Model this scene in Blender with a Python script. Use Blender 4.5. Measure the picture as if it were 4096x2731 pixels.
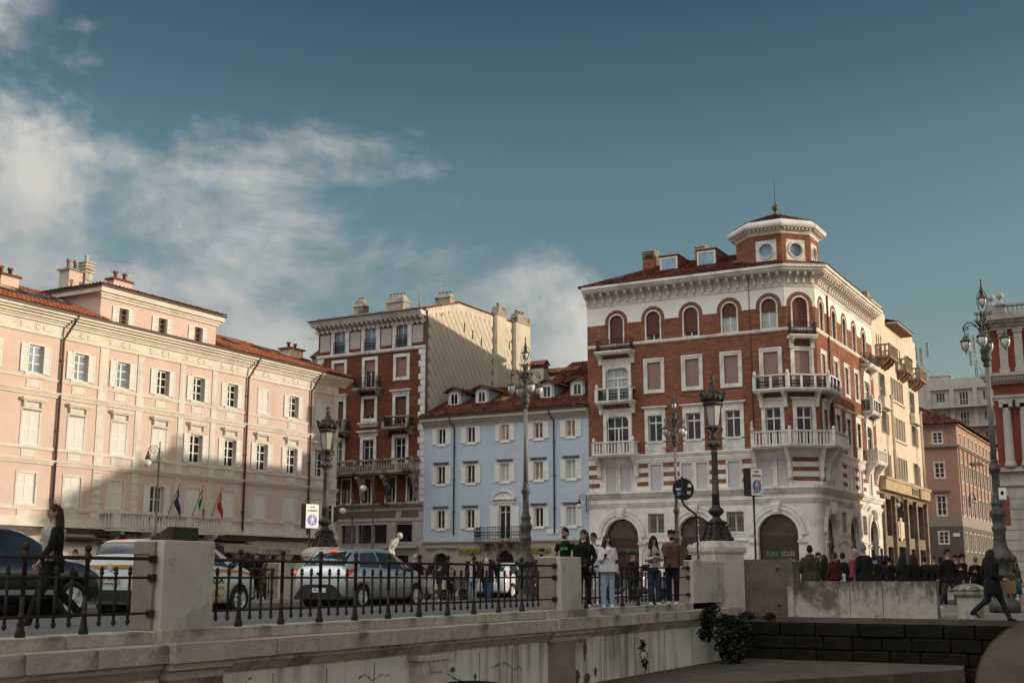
import bpy, bmesh, math, random
from mathutils import Matrix, Vector
random.seed(7)
R_ = math.radians
MT, MR, cos, sin, pi, uni = Matrix.Translation, Matrix.Rotation, math.cos, math.sin, math.pi, random.uniform
SC = bpy.context.scene
COL = SC.collection
for o in list(bpy.data.objects): bpy.data.objects.remove(o)
# ---------------------------------------------------------------- camera
cam = bpy.data.objects.new("camera", bpy.data.cameras.new("camera")); COL.objects.link(cam)
cam.location = (0, 0, 0)
cam.rotation_euler = (R_(90 + 10.865), 0, 0)
cam.data.lens = 43.07; cam.data.sensor_width = 36
cam.data.clip_start = 0.1; cam.data.clip_end = 6000
cam.data.dof.use_dof = True; cam.data.dof.focus_distance = 55; cam.data.dof.aperture_fstop = 6.3
SC.camera = cam
SC.render.engine = 'CYCLES'
SC.cycles.max_bounces = 6
# ---------------------------------------------------------------- light
SUN_AZ, SUN_EL = 98.0, 8.6
world = bpy.data.worlds.new("World"); SC.world = world; world.use_nodes = True
wt = world.node_tree
def nd(t, typ, **kw):
 n = t.nodes.new(typ)
 for k, v in kw.items():
  if k.startswith('i_'):
   key = k[2:]
   key = int(key) if key.isdigit() else key
   n.inputs[key].default_value = v
  else: setattr(n, k, v)
 return n
def mth(t, op, a, b=None, c=None, clamp=False):
 n = t.nodes.new('ShaderNodeMath'); n.operation = op; n.use_clamp = clamp
 for i, v in enumerate((a, b, c)):
  if v is None: continue
  if isinstance(v, (int, float)): n.inputs[i].default_value = v
  else: t.links.new(v, n.inputs[i])
 return n.outputs[0]
def build_sky():
 t = wt; L = t.links; t.nodes.clear()
 out = nd(t, 'ShaderNodeOutputWorld'); bg = nd(t, 'ShaderNodeBackground'); L.new(bg.outputs[0], out.inputs[0])
 sky = nd(t, 'ShaderNodeTexSky'); sky.sky_type = 'NISHITA'; sky.sun_disc = False
 sky.sun_elevation = R_(SUN_EL); sky.sun_rotation = R_(SUN_AZ)
 sky.altitude = 0; sky.air_density = 1.0; sky.dust_density = 1.0; sky.ozone_density = 1.6
 hs = nd(t, 'ShaderNodeHueSaturation'); hs.inputs['Saturation'].default_value = SKY_SAT; hs.inputs['Value'].default_value = 1.0
 L.new(sky.outputs[0], hs.inputs['Color'])
 tint = nd(t, 'ShaderNodeMix', data_type='RGBA', blend_type='MULTIPLY'); tint.inputs[0].default_value = 1
 L.new(hs.outputs[0], tint.inputs[6])
 tc = nd(t, 'ShaderNodeTexCoord'); sp = nd(t, 'ShaderNodeSeparateXYZ'); L.new(tc.outputs['Generated'], sp.inputs[0])
 x, y, z = sp.outputs
 el = mth(t, 'ARCSINE', z)
 gr = nd(t, 'ShaderNodeValToRGB'); L.new(mth(t, 'DIVIDE', el, 1.571, clamp=True), gr.inputs[0]); L.new(gr.outputs[0], tint.inputs[7])
 ce = gr.color_ramp.elements; ce[0].position = 0.07; ce[0].color = (.345, .32, .285, 1); ce[1].position = .65; ce[1].color = (.128, .164, .164, 1)
 for p_, c_ in ((.20, (.28, .31, .272)), (.29, (.15, .187, .18))): k = ce.new(p_); k.color = (*c_, 1)
 az = mth(t, 'ARCTAN2', x, y)
 zz = mth(t, 'ADD', mth(t, 'MAXIMUM', z, 0.0), 0.10)
 cx = mth(t, 'DIVIDE', x, zz); cy = mth(t, 'DIVIDE', y, zz)
 cv = nd(t, 'ShaderNodeCombineXYZ'); L.new(cx, cv.inputs[0]); L.new(cy, cv.inputs[1]); cv.inputs[2].default_value = 3.7
 n1 = nd(t, 'ShaderNodeTexNoise', i_Scale=1.15, i_Detail=9.0, i_Roughness=0.58, i_Distortion=0.35); L.new(cv.outputs[0], n1.inputs['Vector'])
 n2 = nd(t, 'ShaderNodeTexNoise', i_Scale=3.4, i_Detail=8.0, i_Roughness=0.62, i_Distortion=0.5); L.new(tc.outputs['Generated'], n2.inputs['Vector'])
 mp = nd(t, 'ShaderNodeMapping'); mp.inputs['Scale'].default_value = (5.4, 5.4, 8.5); mp.inputs['Location'].default_value = (1.3, 0, .4); mp.inputs['Rotation'].default_value = (0, R_(6), 0); L.new(tc.outputs['Generated'], mp.inputs[0])
 n3 = nd(t, 'ShaderNodeTexNoise', i_Scale=1.0, i_Detail=10.0, i_Roughness=0.57, i_Distortion=0.22); L.new(mp.outputs[0], n3.inputs['Vector'])
 left = mth(t, 'MAXIMUM', mth(t, 'MULTIPLY', mth(t, 'ADD', az, 0.42), -1.1), 0.0)
 top = mth(t, 'SUBTRACT', 0.250, mth(t, 'MULTIPLY', mth(t, 'MAXIMUM', az, -0.42), 0.21))
 top = mth(t, 'MINIMUM', mth(t, 'ADD', top, left), 1.75)
 gone = mth(t, 'MULTIPLY', mth(t, 'SUBTRACT', az, 0.02), 2.4, clamp=True)
 behind = mth(t, 'MULTIPLY', mth(t, 'SUBTRACT', az, 1.75), 1.1, clamp=True)  # unseen cloud bank added behind the camera to light the shaded sides
 gone = mth(t, 'SUBTRACT', gone, behind, clamp=True)
 top = mth(t, 'MAXIMUM', top, mth(t, 'MULTIPLY', behind, 1.2))
 d = mth(t, 'MULTIPLY', mth(t, 'SUBTRACT', top, el), 7.0)
 d = mth(t, 'MINIMUM', d, CLOUD_FILL)
 noi = mth(t, 'ADD', mth(t, 'MULTIPLY', n3.outputs[0], 3.6), mth(t, 'MULTIPLY', n2.outputs[0], 0.9))
 dens = mth(t, 'ADD', d, mth(t, 'SUBTRACT', noi, 2.10))
 wis = mth(t, 'MULTIPLY', mth(t, 'SUBTRACT', n3.outputs[0], 0.44), 5.0, clamp=True)
 wis = mth(t, 'MULTIPLY', wis, mth(t, 'MULTIPLY', mth(t, 'SUBTRACT', -0.345, az), 9.0, clamp=True))
 dens = mth(t, 'MAXIMUM', dens, mth(t, 'SUBTRACT', wis, 0.3))
 dens = mth(t, 'SUBTRACT', dens, mth(t, 'MULTIPLY', gone, 2.2))
 up = nd(t, 'ShaderNodeMapRange', interpolation_type='SMOOTHSTEP'); L.new(el, up.inputs[0]); up.inputs[1].default_value = .36; up.inputs[2].default_value = .7
 dens = mth(t, 'ADD', dens, mth(t, 'MULTIPLY', up.outputs[0], mth(t, 'MULTIPLY', mth(t, 'SUBTRACT', n1.outputs[0], 0.56), 7.0)))
 sm = nd(t, 'ShaderNodeMapRange', interpolation_type='SMOOTHSTEP'); L.new(dens, sm.inputs[0])
 sm.inputs[1].default_value = -0.05; sm.inputs[2].default_value = 0.80; sm.inputs[3].default_value = 0; sm.inputs[4].default_value = 0.93
 cr = nd(t, 'ShaderNodeValToRGB'); L.new(n3.outputs[0], cr.inputs[0])
 cr.color_ramp.elements[0].position = 0.36; cr.color_ramp.elements[0].color = tuple(c * CLOUD for c in (0.50, 0.56, 0.58)) + (1,)
 cr.color_ramp.elements[1].position = 0.66; cr.color_ramp.elements[1].color = tuple(c * CLOUD for c in (1.0, 0.97, 0.90)) + (1,)
 hi = nd(t, 'ShaderNodeMapRange', interpolation_type='SMOOTHSTEP'); L.new(el, hi.inputs[0]); hi.inputs[1].default_value = .28; hi.inputs[2].default_value = 1.0; hi.inputs[3].default_value = 1.0; hi.inputs[4].default_value = CLOUD_BOOST  # clouds brightened with height to fill the shaded facades
 lit = nd(t, 'ShaderNodeVectorMath', operation='SCALE'); L.new(cr.outputs[0], lit.inputs[0]); L.new(hi.outputs[0], lit.inputs['Scale'])
 mx = nd(t, 'ShaderNodeMix', data_type='RGBA'); L.new(sm.outputs[0], mx.inputs[0]); L.new(tint.outputs[2], mx.inputs[6]); L.new(lit.outputs[0], mx.inputs[7])
 L.new(mx.outputs[2], bg.inputs[0]); bg.inputs[1].default_value = SKY_STR
SKY_STR, SKY_SAT, CLOUD, CLOUD_BOOST, CLOUD_FILL = 0.12, 1.0, 1.55, 5.4, 1.0
build_sky()
sun = bpy.data.objects.new("sun", bpy.data.lights.new("sun", 'SUN')); COL.objects.link(sun)
sun.data.energy = 1.0; sun.data.angle = R_(0.6); sun.data.color = (1.0, 0.87, 0.70)
_sd = Vector((sin(R_(SUN_AZ)) * cos(R_(SUN_EL)), cos(R_(SUN_AZ)) * cos(R_(SUN_EL)), sin(R_(SUN_EL))))
sun.rotation_euler = _sd.to_track_quat('Z', 'Y').to_euler()
sun.location = _sd * 60
vs = SC.view_settings
vs.view_transform = 'Standard'; vs.look = 'None'; vs.gamma = 1; vs.use_curve_mapping = False; vs.exposure = 1.78
# ---------------------------------------------------------------- materials
def newmat(name):
 m = bpy.data.materials.new(name); m.use_nodes = True
 t = m.node_tree; b = t.nodes['Principled BSDF']
 return m, t, b
def c4(c): return (c[0], c[1], c[2], 1)
def mat(name, col, rough=.7, var=.12, scale=3.0, bump=.0, bscale=30, metal=0, spec=.4, streak=0, dirt=None, dirt_amt=.5, dirt_scale=1.2, island=0, coat=0):
 """plain surface: base colour with two sizes of mottling, optional run-down streaks, dirt patches, per-piece tint and relief"""
 m, t, b = newmat(name); L = t.links
 tc = nd(t, 'ShaderNodeTexCoord'); co = tc.outputs['Object']
 n = nd(t, 'ShaderNodeTexNoise', i_Scale=scale, i_Detail=7.0, i_Roughness=.6); L.new(co, n.inputs['Vector'])
 lo = tuple(max(0, c * (1 - var)) for c in col); hi = tuple(min(1, c * (1 + var)) for c in col)
 r = nd(t, 'ShaderNodeValToRGB'); L.new(n.outputs[0], r.inputs[0])
 r.color_ramp.elements[0].position = .3; r.color_ramp.elements[0].color = c4(lo)
 r.color_ramp.elements[1].position = .7; r.color_ramp.elements[1].color = c4(hi)
 cur = r.outputs[0]
 if island:
  g = nd(t, 'ShaderNodeNewGeometry')
  mr = nd(t, 'ShaderNodeMapRange'); L.new(g.outputs['Random Per Island'], mr.inputs[0]); mr.inputs[3].default_value = 1 - island; mr.inputs[4].default_value = 1 + island * .8
  oi = nd(t, 'ShaderNodeObjectInfo')
  mr2 = nd(t, 'ShaderNodeMapRange'); L.new(oi.outputs['Random'], mr2.inputs[0]); mr2.inputs[3].default_value = 1 - island * .5; mr2.inputs[4].default_value = 1 + island * .5
  mu = mth(t, 'MULTIPLY', mr.outputs[0], mr2.outputs[0])
  vm = nd(t, 'ShaderNodeVectorMath', operation='SCALE'); L.new(cur, vm.inputs[0]); L.new(mu, vm.inputs['Scale']); cur = vm.outputs[0]
 if streak or dirt:
  mp = nd(t, 'ShaderNodeMapping'); mp.inputs['Scale'].default_value = (4.5, 4.5, .42) if streak else (1, 1, 1); L.new(co, mp.inputs[0])
  n2 = nd(t, 'ShaderNodeTexNoise', i_Scale=dirt_scale, i_Detail=6.0, i_Roughness=.65); L.new(mp.outputs[0], n2.inputs['Vector'])
  n3 = nd(t, 'ShaderNodeTexNoise', i_Scale=dirt_scale * .45, i_Detail=4.0); L.new(co, n3.inputs['Vector'])
  f = mth(t, 'MULTIPLY', n2.outputs[0], n3.outputs[0])
  mr = nd(t, 'ShaderNodeMapRange', interpolation_type='SMOOTHSTEP'); L.new(f, mr.inputs[0]); mr.inputs[1].default_value = .22; mr.inputs[2].default_value = .38; mr.inputs[4].default_value = dirt_amt if dirt else streak
  mx = nd(t, 'ShaderNodeMix', data_type='RGBA'); L.new(mr.outputs[0], mx.inputs[0]); L.new(cur, mx.inputs[6])
  mx.inputs[7].default_value = c4(dirt or tuple(c * .35 for c in col)); cur = mx.outputs[2]
 L.new(cur, b.inputs['Base Color'])
 b.inputs['Roughness'].default_value = rough; b.inputs['Metallic'].default_value = metal
 b.inputs['Specular IOR Level'].default_value = spec
 if coat: b.inputs['Coat Weight'].default_value = coat
 if bump:
  nb = nd(t, 'ShaderNodeTexNoise', i_Scale=bscale, i_Detail=5.0); L.new(co, nb.inputs['Vector'])
  bp = nd(t, 'ShaderNodeBump'); bp.inputs['Strength'].default_value = bump; bp.inputs['Distance'].default_value = .03
  L.new(nb.outputs[0], bp.inputs['Height']); L.new(bp.outputs[0], b.inputs['Normal'])
 return m
def brickmat(name, c1, c2, mortar, bw=.25, bh=.072, bias=0.0):
 m, t, b = newmat(name); L = t.links
 tc = nd(t, 'ShaderNodeTexCoord'); sp = nd(t, 'ShaderNodeSeparateXYZ'); L.new(tc.outputs['Object'], sp.inputs[0])
 cv = nd(t, 'ShaderNodeCombineXYZ'); L.new(mth(t, 'ADD', sp.outputs[0], sp.outputs[1]), cv.inputs[0]); L.new(sp.outputs[2], cv.inputs[1])
 br = nd(t, 'ShaderNodeTexBrick', i_Scale=1.0); br.offset = .5
 br.inputs['Brick Width'].default_value = bw; br.inputs['Row Height'].default_value = bh; br.inputs['Mortar Size'].default_value = .008
 br.inputs['Bias'].default_value = bias
 br.inputs['Color1'].default_value = c4(c1); br.inputs['Color2'].default_value = c4(c2); br.inputs['Mortar'].default_value = c4(mortar)
 L.new(cv.outputs[0], br.inputs['Vector'])
 sc = nd(t, 'ShaderNodeVectorMath', operation='MULTIPLY'); sc.inputs[1].default_value = (1 / (bw * 2.0), 1 / (bh * 1.0), 1); L.new(cv.outputs[0], sc.inputs[0])
 fl = nd(t, 'ShaderNodeVectorMath', operation='FLOOR'); L.new(sc.outputs[0], fl.inputs[0])
 wn = nd(t, 'ShaderNodeTexWhiteNoise', noise_dimensions='2D'); L.new(fl.outputs[0], wn.inputs['Vector'])
 cr = nd(t, 'ShaderNodeValToRGB'); L.new(wn.outputs[0], cr.inputs[0])
 e = cr.color_ramp.elements; e[0].color = (.72, .70, .70, 1); e[1].color = (1.38, 1.35, 1.32, 1); e[0].position = 0; e[1].position = 1
 k = e.new(.25); k.color = (.92, .92, .92, 1); k = e.new(.8); k.color = (1.1, 1.08, 1.05, 1)
 mu = nd(t, 'ShaderNodeMix', data_type='RGBA', blend_type='MULTIPLY'); mu.inputs[0].default_value = .85
 L.new(br.outputs[0], mu.inputs[6]); L.new(cr.outputs[0], mu.inputs[7])
 n = nd(t, 'ShaderNodeTexNoise', i_Scale=.7, i_Detail=6.0, i_Roughness=.65); L.new(tc.outputs['Object'], n.inputs['Vector'])
 mr = nd(t, 'ShaderNodeMapRange'); L.new(n.outputs[0], mr.inputs[0]); mr.inputs[1].default_value = .3; mr.inputs[2].default_value = .7; mr.inputs[3].default_value = .72; mr.inputs[4].default_value = 1.2
 vm = nd(t, 'ShaderNodeVectorMath', operation='SCALE'); L.new(mu.outputs[2], vm.inputs[0]); L.new(mr.outputs[0], vm.inputs['Scale'])
 L.new(vm.outputs[0], b.inputs['Base Color']); b.inputs['Roughness'].default_value = .85; b.inputs['Specular IOR Level'].default_value = .2
 bp = nd(t, 'ShaderNodeBump'); bp.inputs['Strength'].default_value = .6; bp.inputs['Distance'].default_value = .012; bp.invert = True
 L.new(br.outputs['Fac'], bp.inputs['Height']); L.new(bp.outputs[0], b.inputs['Normal'])
 return m
def glassmat(name, col=(.012, .014, .016), rough=.04, spec=.6, var=.5):
 m, t, b = newmat(name); L = t.links
 tc = nd(t, 'ShaderNodeTexCoord'); oi = nd(t, 'ShaderNodeObjectInfo')
 ad = nd(t, 'ShaderNodeVectorMath', operation='ADD'); L.new(tc.outputs['Object'], ad.inputs[0])
 sc = nd(t, 'ShaderNodeVectorMath', operation='SCALE'); sc.inputs[0].default_value = (31, 17, 53); L.new(oi.outputs['Random'], sc.inputs['Scale']); L.new(sc.outputs[0], ad.inputs[1])
 n = nd(t, 'ShaderNodeTexNoise', i_Scale=1.4, i_Detail=4.0); L.new(ad.outputs[0], n.inputs['Vector'])
 mr = nd(t, 'ShaderNodeMapRange'); L.new(n.outputs[0], mr.inputs[0]); mr.inputs[1].default_value = .3; mr.inputs[2].default_value = .7; mr.inputs[3].default_value = 1 - var; mr.inputs[4].default_value = 1 + var * 2
 rm = mth(t, 'MULTIPLY', mr.outputs[0], mth(t, 'ADD', mth(t, 'MULTIPLY', oi.outputs['Random'], 1.2), .4))
 vm = nd(t, 'ShaderNodeVectorMath', operation='SCALE'); vm.inputs[0].default_value = col; L.new(rm, vm.inputs['Scale']); L.new(vm.outputs[0], b.inputs['Base Color'])
 b.inputs['Roughness'].default_value = rough; b.inputs['Specular IOR Level'].default_value = spec; b.inputs['IOR'].default_value = 1.5
 bp = nd(t, 'ShaderNodeBump'); bp.inputs['Strength'].default_value = .05; bp.inputs['Distance'].default_value = .05
 L.new(n.outputs[0], bp.inputs['Height']); L.new(bp.outputs[0], b.inputs['Normal'])
 return m
def emit(name, col, s):
 m, t, b = newmat(name); b.inputs['Base Color'].default_value = c4(col); b.inputs['Emission Color'].default_value = c4(col); b.inputs['Emission Strength'].default_value = s
 return m
def frost(name, col):
 m, t, b = newmat(name); b.inputs['Base Color'].default_value = c4(col); b.inputs['Roughness'].default_value = .25
 n = nd(t, 'ShaderNodeTexNoise', i_Scale=2.5, i_Detail=4.0); tc = nd(t, 'ShaderNodeTexCoord'); t.links.new(tc.outputs['Object'], n.inputs['Vector'])
 mx = nd(t, 'ShaderNodeMix', data_type='RGBA'); t.links.new(n.outputs[0], mx.inputs[0]); mx.inputs[6].default_value = c4(tuple(c * .8 for c in col)); mx.inputs[7].default_value = c4(col); t.links.new(mx.outputs[2], b.inputs['Base Color'])
 return m
M = {}
M['pink'] = mat('pink_plaster', (.62, .475, .41), .85, .07, .9, .15, 40, spec=.2, dirt=(.56, .42, .36), dirt_amt=.7, dirt_scale=.5)
M['cream_trim'] = mat('cream_stucco', (.66, .61, .53), .8, .08, 1.5, .1, 30, spec=.2, dirt=(.42, .36, .30), dirt_amt=.4)
M['sh_white'] = mat('white_shutter_paint', (.74, .71, .66), .5, .06, 4, .0)
M['wtrim'] = mat('white_stone', (.73, .69, .64), .75, .10, 1.8, .12, 30, spec=.25, dirt=(.36, .32, .28), dirt_amt=.55)
M['white_stucco'] = mat('white_stucco', (.80, .765, .73), .8, .05, .8, .1, 40, spec=.2)
M['dirty_stone'] = mat('blackened_stone', (.34, .29, .24), .85, .25, 2.2, .2, 30, spec=.2, dirt=(.05, .042, .034), dirt_amt=.95, dirt_scale=1.6)
M['brick'] = brickmat('red_brick', (.215, .074, .040), (.27, .100, .055), (.22, .14, .10))
M['brick_dark'] = brickmat('dark_red_brick', (.15, .043, .020), (.21, .062, .029), (.10, .06, .042))
M['blue'] = mat('blue_plaster', (.45, .52, .60), .85, .06, .7, .1, 40, spec=.2)
M['cream'] = mat('cream_plaster', (.64, .555, .45), .85, .09, .8, .12, 30, spec=.2, dirt=(.36, .28, .2), dirt_amt=.35)
M['slab'] = mat('cream_wall_slab', (.66, .57, .45), .8, .12, 1.4, .1, 25, spec=.2, island=.10, dirt=(.30, .25, .2), dirt_amt=.35, dirt_scale=.8)
M['slab_gap'] = mat('slab_joint', (.30, .25, .20), .9, .2, 3)
M['tiles'] = mat('terracotta_tiles', (.34, .115, .055), .85, .22, 1.2, .2, 30, spec=.2, island=.32)
M['tiles_dark'] = mat('old_terracotta_tiles', (.165, .058, .035), .88, .30, 1.2, .2, 30, spec=.15, island=.5, dirt=(.035, .024, .02), dirt_amt=.75, dirt_scale=1.5)
M['roof_under'] = mat('roof_boarding', (.14, .06, .035), .9, .2)
M['gutter'] = mat('dark_brown_gutter', (.055, .036, .028), .5, .2, 4)
M['pipe_brown'] = mat('brown_downpipe', (.10, .045, .032), .45, .2, 3)
M['glass'] = glassmat('window_glass')
M['glass_sky'] = glassmat('sky_painted_glass', (.16, .24, .33), .06, .9, .2)  # blue base colour stands in for reflected sky
M['glass_amber'] = glassmat('amber_painted_glass', (.20, .12, .06), .08, .6, .6)  # orange reflections are put into the base colour
M['glass_brown'] = glassmat('brown_shop_glass', (.050, .027, .013), .06, .5, .7)
M['curtain'] = mat('net_curtain', (.42, .44, .46), .7, .2, 5)
M['blind_brown'] = mat('brown_roller_blind', (.115, .040, .028), .7, .08, 6)
M['blind_tan'] = mat('tan_roller_blind', (.30, .19, .155), .7, .08, 6)
M['blind_mauve'] = mat('mauve_roller_blind', (.27, .14, .13), .7, .08, 6)
M['blind_grey'] = mat('pale_grey_roller_blind', (.50, .48, .49), .6, .05, 5)
M['wood_brown'] = mat('brown_window_wood', (.23, .11, .05), .6, .2, 5)
M['iron'] = mat('wrought_iron', (.016, .014, .013), .5, .4, 6, .2, 40, metal=.2)
M['rust_iron'] = mat('rusty_brown_iron', (.030, .020, .012), .72, .5, 9, .5, 45, spec=.3, dirt=(.075, .038, .018), dirt_amt=.6, dirt_scale=6)
M['lamp_iron'] = mat('grey_green_cast_iron', (.075, .070, .058), .55, .35, 7, .5, 30, metal=.25, dirt=(.02, .018, .015), dirt_amt=.6, dirt_scale=4)
M['lamp_dark'] = mat('dark_cast_iron', (.032, .028, .022), .5, .45, 7, .6, 26, metal=.25, dirt=(.09, .06, .035), dirt_amt=.4, dirt_scale=4)
M['opal'] = frost('opal_glass', (.66, .64, .59))
M['opal_dim'] = frost('dusty_opal_glass', (.44, .42, .36))
M['bridge_stone'] = mat('bridge_limestone', (.42, .365, .295), .88, .18, 2.4, .7, 16, spec=.2, island=.10, dirt=(.09, .076, .06), dirt_amt=.7, dirt_scale=1.6)
M['bridge_stone2'] = mat('pale_pillar_stone', (.52, .46, .385), .85, .10, 2.0, .3, 30, spec=.2, streak=.0, dirt=(.16, .135, .105), dirt_amt=.45, dirt_scale=2.4)
M['bridge_dark'] = mat('stained_shade_stone', (.26, .205, .165), .9, .2, 2, .2, 20, spec=.15, dirt=(.06, .048, .038), dirt_amt=.6)  # stained stone, also the painted shade on the pillars' left faces
M['moss_block'] = mat('mossy_black_stone', (.045, .04, .032), .95, .3, 4, .5, 25, spec=.1, dirt=(.05, .062, .016), dirt_amt=.9, dirt_scale=4)
M['asphalt'] = mat('asphalt', (.055, .052, .050), .9, .25, 1.3, .3, 60, spec=.25)
M['paving'] = mat('sandstone_paving', (.22, .20, .175), .9, .2, .8, .2, 20, spec=.2, dirt=(.075, .065, .055), dirt_amt=.5)
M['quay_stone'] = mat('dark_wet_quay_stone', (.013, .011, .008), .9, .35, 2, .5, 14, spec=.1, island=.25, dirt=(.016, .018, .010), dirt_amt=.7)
M['landing'] = mat('landing_concrete', (.10, .085, .07), .9, .25, 1.4, .3, 18, spec=.2, dirt=(.055, .045, .035), dirt_amt=.6)
M['concrete'] = mat('lichen_concrete', (.42, .375, .31), .9, .20, 2.2, .4, 20, spec=.15, dirt=(.075, .062, .045), dirt_amt=.8, dirt_scale=1.9)
M['concrete_dark'] = mat('dark_stained_concrete', (.15, .118, .095), .92, .25, 1.8, .3, 20, spec=.15, dirt=(.055, .045, .036), dirt_amt=.7)
def mossy(m):
 t = m.node_tree; L = t.links; b = t.nodes['Principled BSDF']; tc = nd(t, 'ShaderNodeTexCoord'); sp = nd(t, 'ShaderNodeSeparateXYZ'); L.new(tc.outputs['Object'], sp.inputs[0])
 mp = nd(t, 'ShaderNodeMapping'); mp.inputs['Scale'].default_value = (3.2, 3.2, 1.3); L.new(tc.outputs['Object'], mp.inputs[0])
 n = nd(t, 'ShaderNodeTexNoise', i_Scale=1.6, i_Detail=9.0, i_Roughness=.7, i_Distortion=.4); L.new(mp.outputs[0], n.inputs['Vector'])
 f = mth(t, 'ADD', mth(t, 'MULTIPLY', sp.outputs[2], .75), mth(t, 'MULTIPLY', n.outputs[0], 1.9))
 mr = nd(t, 'ShaderNodeMapRange', interpolation_type='SMOOTHSTEP'); L.new(f, mr.inputs[0]); mr.inputs[1].default_value = 1.28; mr.inputs[2].default_value = 1.85; mr.inputs[4].default_value = .85
 mx = nd(t, 'ShaderNodeMix', data_type='RGBA'); L.new(mr.outputs[0], mx.inputs[0]); old = b.inputs['Base Color'].links[0].from_socket; L.new(old, mx.inputs[6]); mx.inputs[7].default_value = (.075, .060, .040, 1); L.new(mx.outputs[2], b.inputs['Base Color']); return m
mossy(M['concrete'])
M['lead'] = mat('grey_lead_sheet', (.30, .29, .27), .55, .2, 2)
M['leaf'] = mat('dark_ivy_leaf', (.010, .016, .006), .6, .4, 5, island=.6)
M['shadow_in'] = mat('dark_interior', (.012, .010, .008), .9, .3)
def tag(o, label=None, cat=None, group=None, kind=None):
 if label: o['label'] = label
 if cat: o['category'] = cat
 if group: o['group'] = group
 if kind: o['kind'] = kind
 return o
# ---------------------------------------------------------------- mesh building
class MB:
 """collects faces; every face remembers a material slot"""
 def __init__(s, dz=0): s.v = []; s.f = []; s.mi = []; s.m = 0; s.T = None; s.dz = dz; s.smooth = False; s.sm = []
 def add(s, vs, fs):
  k = len(s.v)
  for p in vs:
   p = Vector(p); p.z += s.dz
   if s.T is not None: p = s.T @ p
   s.v.append(p)
  for f in fs: s.f.append([k + i for i in f]); s.mi.append(s.m); s.sm.append(s.smooth)
 def quad(s, a, b, c, d): s.add([a, b, c, d], [(0, 1, 2, 3)])
 def poly(s, pts): s.add(pts, [tuple(range(len(pts)))])
 def box(s, x0, x1, y0, y1, z0, z1):
  if x0 > x1: x0, x1 = x1, x0
  if y0 > y1: y0, y1 = y1, y0
  if z0 > z1: z0, z1 = z1, z0
  s.add([(x0, y0, z0), (x1, y0, z0), (x1, y1, z0), (x0, y1, z0), (x0, y0, z1), (x1, y0, z1), (x1, y1, z1), (x0, y1, z1)],
              [(0, 3, 2, 1), (4, 5, 6, 7), (0, 1, 5, 4), (1, 2, 6, 5), (2, 3, 7, 6), (3, 0, 4, 7)])
 def bevbox(s, x0, x1, y0, y1, z0, z1, b=.02):
  """box with chamfered front (-y) top and vertical edges"""
  pr = [(x0 + b, y0), (x1 - b, y0), (x1, y0 + b), (x1, y1), (x0, y1), (x0, y0 + b)]
  s.prism(pr, z0, z1 - b)
  n = len(pr); cx = (x0 + x1) / 2; cy = (y0 + y1) / 2
  lo = [(x, y, z1 - b) for x, y in pr]
  hi = [(x + (b if x < cx else -b), (y + b if y < y1 - 1e-6 else y), z1) for x, y in pr]
  s.add(lo + hi, [(i, (i + 1) % n, n + (i + 1) % n, n + i) for i in range(n)] + [tuple(range(n, 2 * n))])
 def prism(s, pts, z0, z1):
  n = len(pts)
  s.add([(x, y, z0) for x, y in pts] + [(x, y, z1) for x, y in pts],
              [tuple(reversed(range(n))), tuple(range(n, 2 * n))] + [(i, (i + 1) % n, n + (i + 1) % n, n + i) for i in range(n)])
 def slab(s, pts, y0, y1):
  """polygon in the x-z plane given thickness along y"""
  n = len(pts)
  s.add([(x, y0, z) for x, z in pts] + [(x, y1, z) for x, z in pts],
              [tuple(range(n)), tuple(reversed(range(n, 2 * n)))] + [(i, n + i, n + (i + 1) % n, (i + 1) % n) for i in range(n)])
 def side(s, pts, x0, x1):
  """polygon in the y-z plane given thickness along x"""
  n = len(pts)
  s.add([(x0, y, z) for y, z in pts] + [(x1, y, z) for y, z in pts],
              [tuple(range(n)), tuple(reversed(range(n, 2 * n)))] + [(i, n + i, n + (i + 1) % n, (i + 1) % n) for i in range(n)])
 def lathe(s, prof, n=16, cx=0, cy=0, a0=0, arc=360):
  full = arc >= 360; k = n if full else n + 1
  vs = []
  for r, z in prof:
   for i in range(k):
    a = R_(a0 + arc * i / n); vs.append((cx + r * cos(a), cy + r * sin(a), z))
  fs = []
  for j in range(len(prof) - 1):
   for i in range(n):
    i2 = (i + 1) % k if full else i + 1
    fs.append((j * k + i, j * k + i2, (j + 1) * k + i2, (j + 1) * k + i))
  if full:
   if prof[0][0] > 1e-4: fs.append(tuple(reversed(range(k))))
   if prof[-1][0] > 1e-4: fs.append(tuple(range((len(prof) - 1) * k, len(prof) * k)))
  o = s.smooth; s.smooth = True; s.add(vs, fs); s.smooth = o
 def tube(s, path, r, n=6, cap=True):
  path = [Vector(p) for p in path]; k = len(path)
  if not isinstance(r, (list, tuple)): r = [r] * k
  vs = []; up = None
  for i, p in enumerate(path):
   d = (path[min(i + 1, k - 1)] - path[max(i - 1, 0)])
   d = d.normalized() if d.length > 1e-9 else Vector((0, 0, 1))
   if up is None:
    up = Vector((0, 0, 1)) if abs(d.z) < .9 else Vector((1, 0, 0))
   a = d.cross(up)
   if a.length < 1e-5: a = d.cross(Vector((0, 1, 0)))
   a.normalize(); b = a.cross(d).normalized(); up = b
   rr = r[i]; ra, rb = rr if isinstance(rr, tuple) else (rr, rr)
   for j in range(n):
    t = 2 * pi * j / n; vs.append(p + a * (ra * cos(t)) + b * (rb * sin(t)))
  fs = [(i * n + j, i * n + (j + 1) % n, (i + 1) * n + (j + 1) % n, (i + 1) * n + j) for i in range(k - 1) for j in range(n)]
  if cap: fs += [tuple(reversed(range(n))), tuple(range((k - 1) * n, k * n))]
  o = s.smooth; s.smooth = True; s.add(vs, fs); s.smooth = o
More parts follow.
